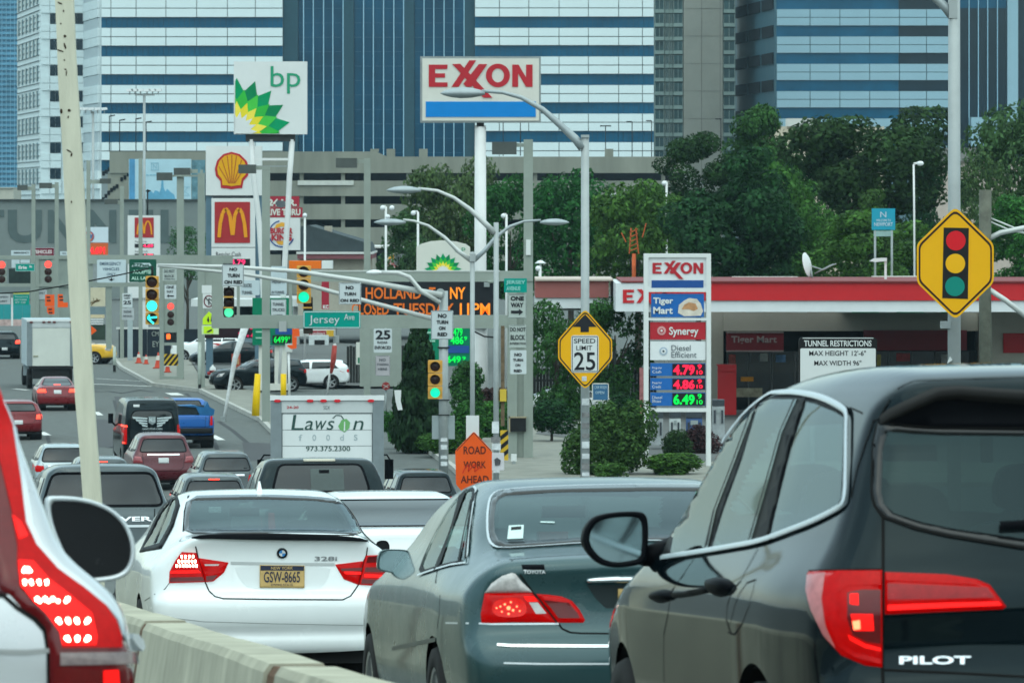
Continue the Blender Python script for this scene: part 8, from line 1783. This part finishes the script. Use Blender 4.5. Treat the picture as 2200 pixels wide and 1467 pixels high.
# white saloon half hidden between
c = far_car('white_sedan', 'plain white sedan half hidden between the white spoiler sedan and the dark green-grey one', sedan_body(1.43, 4.8, .92), 876, 235, WPAINT, [(-.70,1.09),(.70,1.09),(.58,1.33),(-.58,1.33)], L_SED, flat=None, cell=.04, side=SIDE_SED, lit=False)
GRP = None
MRN = PAINT('maroon_paint', (.085, .004, .012), metal=.2, rough=.3, coat=.4); RDP = PAINT('red_car_paint', (.17, .004, .010), metal=.2, rough=.3, coat=.4); SIL = PAINT('silver_paint', (.32, .38, .40), metal=.6, rough=.3)
BKP = PAINT('black_far_paint', (.003, .005, .007), metal=0., rough=.1, coat=0., spec=.3, cool=True); BLP = PAINT('blue_pickup_paint', (.004, .10, .38), metal=.1, rough=.3, coat=.4); YLP = PAINT('taxi_yellow_paint', (.72, .40, .008), rough=.3)
GYP = PAINT('dark_grey_paint', (.04, .055, .06), metal=.3, rough=.3, coat=.6)
far_car('silver_suv', 'silver SUV with a dark rear window just left of the wooden post', suv_body(1.68, 4.6, .92), 140, 71.5, SIL, WIN_SUV, L_SUV, plate=.75, chrome=1.05, side=SIDE_SUV)
far_car('dark_suv', 'dark car roof just right of the wooden post, behind the dark slate SUV', B_SUV, 222, 76, GYP, WIN_SUV, L_SUV, plate=.8, side=SIDE_SUV, high=1.62)
far_car('maroon_suv', 'maroon SUV with a chrome strip and white plate, behind the black van', suv_body(1.76, 4.8, 1.0), 352, 69, MRN, [(-.74,1.2),(.74,1.2),(.6,1.6),(-.6,1.6)], [(.64,.86),(.97,.86),(.95,1.08),(.7,1.06)], plate=.86, chrome=1.12, side=SIDE_SUV, lampmat=M('lens_wine', (.25,.03,.04), rough=.15, var=.1, coat=1.))
c = far_car('black_van', 'black passenger van with a white winged emblem on its back window', B_VAN, 327, 64.3, BKP, [(-.78,1.02),(.78,1.02),(.68,2.02),(-.68,2.02)], [(.84,.9),(.98,.9),(.97,1.55),(.84,1.55)], lit=False, plate=.55, cat='van', wr=.36, track=.86, lampmat=LENS_R)
WG = M('wing_white', (.45,.52,.53), var=.1)
for sg in (1, -1):
    for i in range(4):
        z = 1.78 - .085*i; c.patch('wing_feather', 'rear', [(sg*.16, z), (sg*(.66-.1*i), z+.04), (sg*(.62-.1*i), z-.03), (sg*.16, z-.05)], WG, off=.012, step=.1, skirt=False)
c.patch('shield', 'rear', [(-.12,1.82),(.12,1.82),(.12,1.62),(0,1.54),(-.12,1.62)], M('shield_grey', (.2,.24,.25), var=.2), off=.013, step=.1, skirt=False); c.text('MLE', 'rear', (-.10,1.78,.10,1.64), WG, off=.016, bold=.03)
c.text('EXECUTIVE CARS', 'rear', (-.32,1.44,.34,1.38), WG, off=.012, bold=.01); c.text('1 845 000 0000', 'rear', (-.30,1.32,.32,1.22), WG, off=.012, bold=.01)
c.patch('high_lamp', 'rear', [(-.62,2.14),(-.42,2.14),(-.42,2.22),(-.62,2.22)], PLATEW, off=.01, skirt=False)
for (x, z) in ((-.93,1.5),(-.93,.95),(-.86,1.5)): c.patch('lit_lamp', 'rear', rect(x-.035, z-.03, x+.035, z+.03), LITR, off=.02, step=.05, skirt=False)
mb = MB(); mb.vprism(chaikin([(-1.22,3.9),(-1.05,3.9),(-1.05,4.1),(-1.22,4.05)], 1), 1.45, 1.78); mb.tube([(-1.1,4.0,1.5),(-.95,4.1,1.35)], .03); link('door_mirror', mb.mesh('door_mirror'), BLACKTRIM, c.o)
c = far_car('blue_pickup', 'bright blue pickup with a dark load, right of the black van', pickup_body(1.78), 404, 59, BLP, [(-.68,1.42),(.68,1.42),(.57,1.68),(-.57,1.68)], [(.80,.85),(.97,.85),(.97,1.18),(.82,1.18)], cat='pickup truck', wr=.4, track=.88, plate=.6)
c.patch('tailgate_step', 'rear', rect(-.9,.56,.9,.76), DARK, off=.02, step=.12); c.seam('tailgate_gap', 'rear', [(-.78,1.2),(-.78,.8),(.78,.8),(.78,1.2)], .02, SEAM, off=.004)
mb = MB(); mb.vprism(chaikin([(-.8,.15),(.75,.15),(.78,1.5),(-.8,1.6)], 1), 1.2, 1.55); link('load', mb.mesh('load'), M('load_dark', (.02,.03,.035), rough=.9, var=.4, scale=5), c.o)
mb = MB(); mb.prism([(.45,1.2),(.95,1.22),(.98,1.42),(.80,1.52),(.72,1.70),(.60,1.50),(.2,1.58),(-.3,1.56),(.3,1.5)], .1, 1.2); link('tarp', mb.mesh('tarp'), M('tarp_blue', (.02,.12,.28), rough=.6, var=.2, scale=6), c.o)
far_car('dark_suv', 'dark hatchback with silver trim, left of the food delivery truck', suv_body(1.72, 4.5, .93), 489, 74, GYP, [(-.7,1.18),(.7,1.18),(.58,1.54),(-.58,1.54)], L_SUV, plate=.7, chrome=1.06, side=SIDE_SUV)
far_car('dark_suv', 'dark wide car roof between the maroon SUV and the white spoiler sedan', suv_body(1.76, 4.8, 1.0), 462, 84, GYP, [(-.76,1.2),(.76,1.2),(.62,1.6),(-.62,1.6)], L_SUV, plate=.8, side=SIDE_SUV, high=1.63)
far_car('dark_suv', 'black SUV roof between the black pickup and the orange road work sign', suv_body(1.74, 4.7, .95), 917, 81, BKP, WIN_SUV, L_SUV, plate=.8, side=SIDE_SUV)
far_car('maroon_sedan', 'red sedan with lit tail lamps right behind the plain white truck', B_SED, 124, 50, RDP, WIN_SED, L_SED, lit=True, plate=.74, high=1.10, side=SIDE_SED)
c = far_car('red_hatchback', 'red hatchback with a lit tail lamp, half hidden by the white SUV', suv_body(1.5, 4.3, .92), 40, 57, RDP, [(-.66,1.1),(.66,1.1),(.56,1.36),(-.56,1.36)], [(.66,.80),(.9,.80),(.88,.98),(.68,.96)], lit=True, plate=.6)
c = far_car('black_suv', 'small black SUV with lit red tail lamps, far left beside the box truck', suv_body(1.58, 4.5, .93), 10, 37.6, BKP, [(-.66,1.12),(.66,1.12),(.56,1.42),(-.56,1.42)], L_SUV, lit=True, plate=.5)
far_car('yellow_taxi', 'yellow taxi turning right, its nose showing just right of the wooden post', suv_body(1.5, 4.5, .92), 84, 38.6, YLP, WIN_SUV, L_SUV, heading=math.radians(-104), side=SIDE_SUV, wr=.34)
c = far_car('black_crossover', 'black crossover facing left on the corner, partly behind the gantry post and yellow bollards', suv_body(1.56, 4.7, .95), 652, 45.2, BKP, WIN_SUV, L_SUV, heading=math.radians(112), side=SIDE_SUV, wr=.37, track=.84)
c = far_car('white_hatchback', 'white hatchback on the corner behind the slanting red-sleeved pole', suv_body(1.42, 4.2, .88), 752, 44.6, WPAINT, [(-.62,1.05),(.62,1.05),(.52,1.3),(-.52,1.3)], L_SED, heading=math.radians(95), side=[[(.6,1.0),(1.9,.98),(1.85,1.3),(.9,1.3)], [(2.0,.98),(3.1,.98),(2.6,1.28),(2.0,1.3)]], wr=.34, track=.78)
far_car('white_car', 'white car parked far back between the blue-grey pylon leg and the leaning post', suv_body(1.5, 4.4, .92), 530, 38.3, WPAINT, WIN_SUV, L_SUV, heading=math.radians(80), side=SIDE_SUV)
far_car('grey_van', 'grey-blue van parked behind the leaning white post', B_VAN, 612, 37.0, PAINT('van_grey_blue', (.14,.2,.24), rough=.4), WIN_SUV, L_SUV, heading=math.radians(84), cat='van', side=[[(3.4,1.5),(4.6,1.45),(4.3,2.1),(3.4,2.1)]])
far_car('dark_car', 'dark car parked beside the small orange-red cabinet', B_SED, 590, 39.5, BKP, WIN_SED, L_SED, heading=math.radians(92), side=SIDE_SED)
far_car('white_car', 'white car nose peeking out right of the near gantry, in front of the fence', B_SED, 1120, 52.5, WPAINT, WIN_SED, L_SED, heading=math.radians(-85), side=SIDE_SED)
# ---------------------------------------------------------------- box trucks
def box_truck(name, lab, px, s, W, zb, zt, depth, body, flat_):
    d = F/s; c = Vehicle(name, lab, 'truck', B_VAN, px, s, flat=flat_); return c
BXW = M('truck_white', (.60,.63,.62), rough=.45, var=.04, scale=1.2); BXG = M('truck_grey_frame', (.20,.235,.25), rough=.5, metal=.2, var=.12, scale=3); RLG = M('rail_pale', (.68,.70,.70), rough=.4, var=.05)
def truck_parts(c, W, zb, zt, L, panel, frame_w=.12, top=.35, side_mat=None, n_=6):
    mb = MB(); mb.box(-W, W, .04, L, zb, zt); link('cargo_box', mb.mesh('cargo_box'), side_mat or BXG, c.o)
    mb = MB(); mb.box(-W-.01, W+.01, -.04, .06, zt-.08, zt+.03); link('roof_rail', mb.mesh('roof_rail'), RLG, c.o)
    for sg in (1, -1):
        mb = MB(); mb.box(*(sorted((sg*W, sg*(W-frame_w*2)))), -.02, .05, zb, zt-.08); link('corner_post', mb.mesh('corner_post'), BXG, c.o)
    mb = MB(); mb.box(-W+frame_w*2, W-frame_w*2, 0, .05, zt-top, zt-.08); link('header', mb.mesh('header'), M('truck_header', (.50,.53,.53), rough=.5, var=.06), c.o)
    n = n_; hh = (zt-top-.02-zb)/n
    dr = bpy.data.objects.new('roller_door', None); COL.objects.link(dr); dr.parent = c.o
    for i in range(n):
        mb = MB(); mb.box(-W+frame_w*2+.02, W-frame_w*2-.02, .02, .05, zb+i*hh+.006, zb+(i+1)*hh-.006); link('panel', mb.mesh('panel'), panel, dr)
    mb = MB(); mb.box(-W+.1, W-.1, .0, .12, zb-.14, zb-.02); link('bumper', mb.mesh('bumper'), DARK, c.o)
    mb = MB(); mb.box(-W*.75, W*.75, .1, L-1, .5, zb-.02); link('chassis', mb.mesh('chassis'), DARK, c.o)
    mb = MB(); mb.box(-W*.92, W*.92, L, L+.1, .5, zb+.2); mb.vprism([(-1.05,L+.1),(1.05,L+.1),(1.0,L+1.9),(-1.0,L+1.9)], .5, 2.4); link('cab', mb.mesh('cab'), side_mat or BXW, c.o)
    for y in (1.5, L+1.0):
        for sg in (1, -1):
            mb = MB(); mb.lathe([(.001,-.14),(.28,-.14),(.46,-.12),(.48,0),(.46,.12),(.001,.14)], (0,0,0), 'x', 20); o = link('wheel', mb.mesh('wheel'), TYRE, c.o, (sg*(W-.2), y, .48))
c = Vehicle('box_truck', 'white food delivery box truck reading Lawson foods with a phone number', 'truck', B_VAN, 703, 99, flat=None, yaw=-.095)
truck_parts(c, 1.23, 1.05, 3.52, 5.5, M('door_white', (.66,.69,.69), rough=.4, var=.03, scale=1))
for x in (-1.08, -.37, -.08, .22, .95):
    mb = MB(); mb.prism(chaikin([(x-.07,3.40),(x+.07,3.40),(x+.07,3.46),(x-.07,3.46)], 1), -.05, -.02); link('marker_lamp', mb.mesh('marker_lamp'), EM('marker_red', (.45,.01,.02), .2), c.o)
def flat_text(c, txt, x0, x1, z0, z1, mat, y=-.004, bold=0., slant=0.):
    v, fc = glyphs(txt, bold); mb = MB(); mb.add([(x0+(x1-x0)*a+slant*b, y, z0+(z1-z0)*b) for a, b in v], fc); link('lettering', mb.mesh('lettering'), mat, c.o)
LT = M('letter_dark_teal', (.03,.075,.065), var=0)
yy = .012
for ch, x0, x1, z0, z1 in (('L',-.78,-.52,2.80,3.13),('a',-.50,-.32,2.80,3.0),('w',-.30,-.06,2.80,3.0),('s',-.02,.12,2.80,3.0),('n',.56,.76,2.80,3.0)): flat_text(c, ch, x0, x1, z0, z1, LT, y=yy, bold=.0, slant=.05)
LFG = M('leaf_print', (.16,.38,.14), var=.1)
def flat_poly(c, nm, pts, mat, y=.012):
    mb = MB(); mb.prism(pts, y-.002, y+.001); link(nm, mb.mesh(nm), mat, c.o)
flat_poly(c, 'leaf_print', [(.24,2.88),(.32,3.02),(.42,3.04),(.50,2.96),(.48,2.84),(.38,2.75),(.28,2.80)], LFG, y=.013); flat_poly(c, 'leaf_print', [(.36,2.78),(.39,2.78),(.39,2.98),(.37,2.98)], M('door_white', 0), y=.011)
for a, b_ in (((.12,3.05),(.2,3.12)),((.2,3.12),(.3,3.11)),((.3,3.11),(.36,3.03))):
    flat_poly(c, 'leaf_stem', [(q[0], -q[1]) for q in line((a[0],-a[1]),(b_[0],-b_[1]),.02)], LT)
for i, ch in enumerate('foods'): flat_text(c, ch, -.62+.3*i, -.54+.3*i, 2.57, 2.70, M('letter_pale_grey', (.35,.42,.44), var=0), y=yy)
flat_text(c, '973.375.2300', -.46, .50, 2.34, 2.45, LT, y=yy, bold=.01); flat_text(c, '24-20', -.88, -.62, 3.26, 3.32, RED_, y=-.004, bold=.03); flat_text(c, 'SGX', -.08, .06, 3.24, 3.32, M('print_grey', 0), y=-.004)
for sg in (-1, 1):
    mb = MB(); mb.box(sg*1.45-.1, sg*1.45+.1, 5.9, 6.0, 1.75, 2.2); mb.tube([(sg*1.0,6.4,2.3),(sg*1.4,6.0,2.3),(sg*1.5,5.95,2.15)], .02); link('door_mirror', mb.mesh('door_mirror'), BLACKTRIM, c.o)
c = Vehicle('box_truck', 'tall plain white box truck at the left, red sedan close behind it', 'truck', B_VAN, 110, 44.8, flat=True)
truck_parts(c, 1.16, 1.12, 3.32, 5.5, M('door_ivory', (.58,.60,.55), rough=.5, var=.06, scale=1.2), side_mat=M('truck_side_pale', (.40,.47,.50), rough=.5, var=.1), n_=1)
for x in (-.95, -.35, -.1, .15, .95): mb = MB(); mb.box(x-.07, x+.07, -.06, -.02, 3.18, 3.26); link('marker_lamp', mb.mesh('marker_lamp'), M('marker_dull', (.12,.03,.03), var=0), c.o)
mb = MB(); mb.box(-.85,-.62,-.01,.03,1.55,1.62); link('door_latch', mb.mesh('door_latch'), M('latch', (.3,.3,.22), var=0), c.o)
# ================================================================ air: a pale even haze over the whole scene
hz = MB(); hz.box(-1520, 1520, -910, 3520, -1.5, 64.0)
mh = bpy.data.materials.new('haze'); mh.use_nodes = True; n = mh.node_tree.nodes; n.clear()
vo = n.new('ShaderNodeVolumePrincipled'); vo.inputs['Color'].default_value = (.60, .84, 1., 1); vo.inputs['Density'].default_value = .00006; vo.inputs['Anisotropy'].default_value = .2
oo = n.new('ShaderNodeOutputMaterial'); mh.node_tree.links.new(vo.outputs[0], oo.inputs['Volume'])
tag(link('haze', hz.mesh('haze'), mh), kind='stuff')
